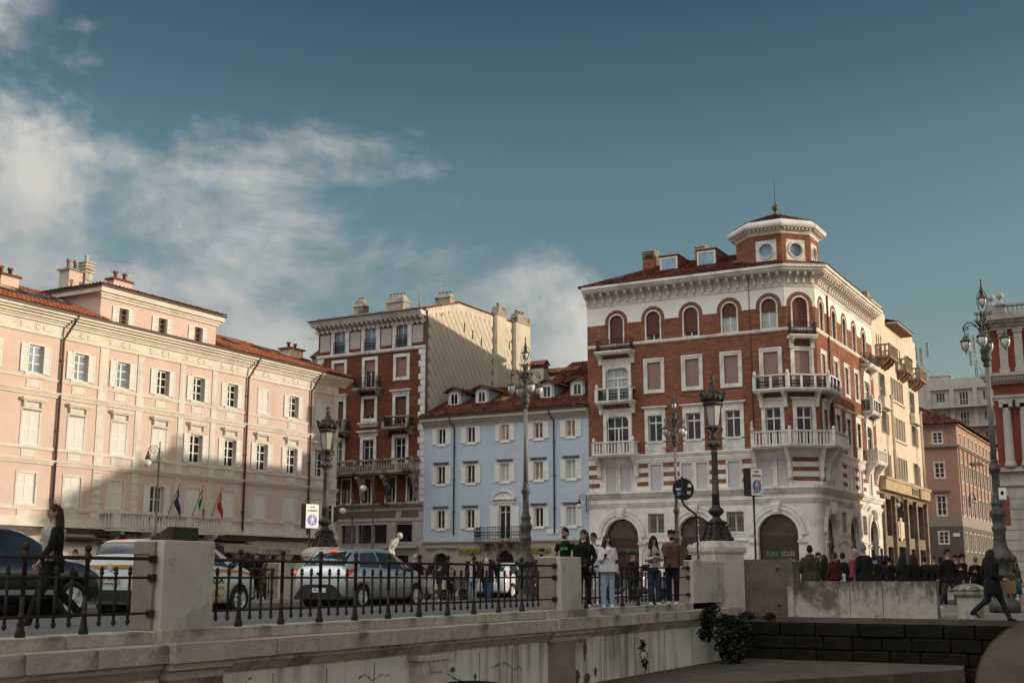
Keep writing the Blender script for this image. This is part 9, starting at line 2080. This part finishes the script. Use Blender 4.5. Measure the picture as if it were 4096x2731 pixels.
person((q.x, q.y, q.z - 1.66), 1.75, R_(170), 'blurred hooded figure in a brown coat at the bottom right corner', top=(.10, .075, .055), legs=BLK, hair=('short', BRH), jacket=((.085, .066, .05), .6, 0, .06, 'collar'))
p_ = COL.objects[-1]
hd_ = [o for o in bpy.data.objects if o.get('label', '').startswith('blurred hooded')][0]
mb = MB(); mb.T = MT((0, -.0, 1.632)); mb.smooth = True
vs = []; n, m = 24, 14
for i in range(m + 1):
 z = -1.2 + 2.2 * i / m
 for j in range(n + 1):
  a = -pi / 2 + R_(48) + (2 * pi - 2 * R_(48)) * j / n; qv = math.sqrt(max(0.02, 1 - (min(1, abs(z) if z > 0 else abs(z) * .55)) ** 2)); w = 1 + .03 * sin(5 * a + 3 * z)
  vs.append((cos(a) * qv * .125 * w, sin(a) * qv * .145 * w + .02, z * .135))
mb.add(vs, [(i * (n + 1) + k, i * (n + 1) + k + 1, (i + 1) * (n + 1) + k + 1, (i + 1) * (n + 1) + k) for i in range(m) for k in range(n)]); mb.build('hood', cloth((.085, .066, .05), .95, 'hood'), hd_)
# ================================================================ marble fountain figure
q = at(1568, 2300, 56.0)
t = empty('fountain_statue', MT((q.x, q.y, -.9)) @ MR(R_(70), 4, 'Z') @ Matrix.Scale(1.25, 4), 'small white marble statue of a bending boy on a pedestal above the silver car', 'statue')
M['marble'] = mat('weathered_marble', (.58, .54, .48), .6, .12, 3, .2, 20, dirt=(.25, .21, .17), dirt_amt=.5)
mb = MB(); mb.lathe([(.75, 0), (.75, .12), (.6, .18), (.5, .3), (.42, .5), (.40, .95), (.5, 1.02), (.55, 1.1), (.45, 1.16)], 16); mb.build('pedestal', M['marble'], t)
mb = MB(); zb = 1.16
pts = lambda L_: [Vector((x, y, z + zb)) for x, y, z in L_]
mb.tube(pts([(0, .05, .50), (0, .02, .60), (0, -.06, .74), (0, -.16, .86), (0, -.22, .92)]), [(.10, .09), (.11, .10), (.12, .10), (.10, .08), (.05, .05)], 14)
mb.tube(pts([(.06, .05, .52), (.07, -.03, .28), (.08, .03, .05), (.08, -.02, .03), (.08, -.12, .02)]), [.075, .058, .038, .035, .025], 10); mb.tube(pts([(-.06, .05, .52), (-.09, .10, .28), (-.08, .20, .08), (-.08, .16, .04), (-.08, .08, .02)]), [.075, .056, .036, .034, .025], 10)
mb.tube(pts([(.10, -.14, .84), (.22, -.02, .80), (.20, .18, .86)]), [.045, .038, .025], 9); mb.tube(pts([(-.10, -.14, .84), (-.20, -.06, .70), (-.14, -.2, .60)]), [.045, .038, .026], 9)
mb.tube(pts([(0, -.20, .90), (0, -.25, .95)]), [.05, .05], 8)
me = mb.mesh('tmp', []); o = bpy.data.objects.new('tmp', me); COL.objects.link(o); md = o.modifiers.new('r', 'REMESH'); md.mode = 'VOXEL'; md.voxel_size = .02; md.use_smooth_shade = True
rem = bpy.data.meshes.new_from_object(o.evaluated_get(bpy.context.evaluated_depsgraph_get())); bpy.data.objects.remove(o)
out = MB(); out.v = [v.co.copy() for v in rem.vertices]
for p in rem.polygons: out.f.append(list(p.vertices)); out.mi.append(0); out.sm.append(True)
head_mb(out, MT((0, -.30, 1.0 + zb)) @ MR(R_(35), 4, 'X') @ Matrix.Scale(.95, 4)); out.mi = [0] * len(out.mi); out.T = MT((0, -.30, 1.0 + zb)); out.m = 0
for k in range(30): a, b = uni(0, 6.3), uni(.2, 1.4); out.ball((.075 * cos(a) * cos(b), .09 * sin(a) * cos(b) + .02, .11 * sin(b)), .028, n=6, m=5)
st_o = out.build('figure', M['marble'], t)
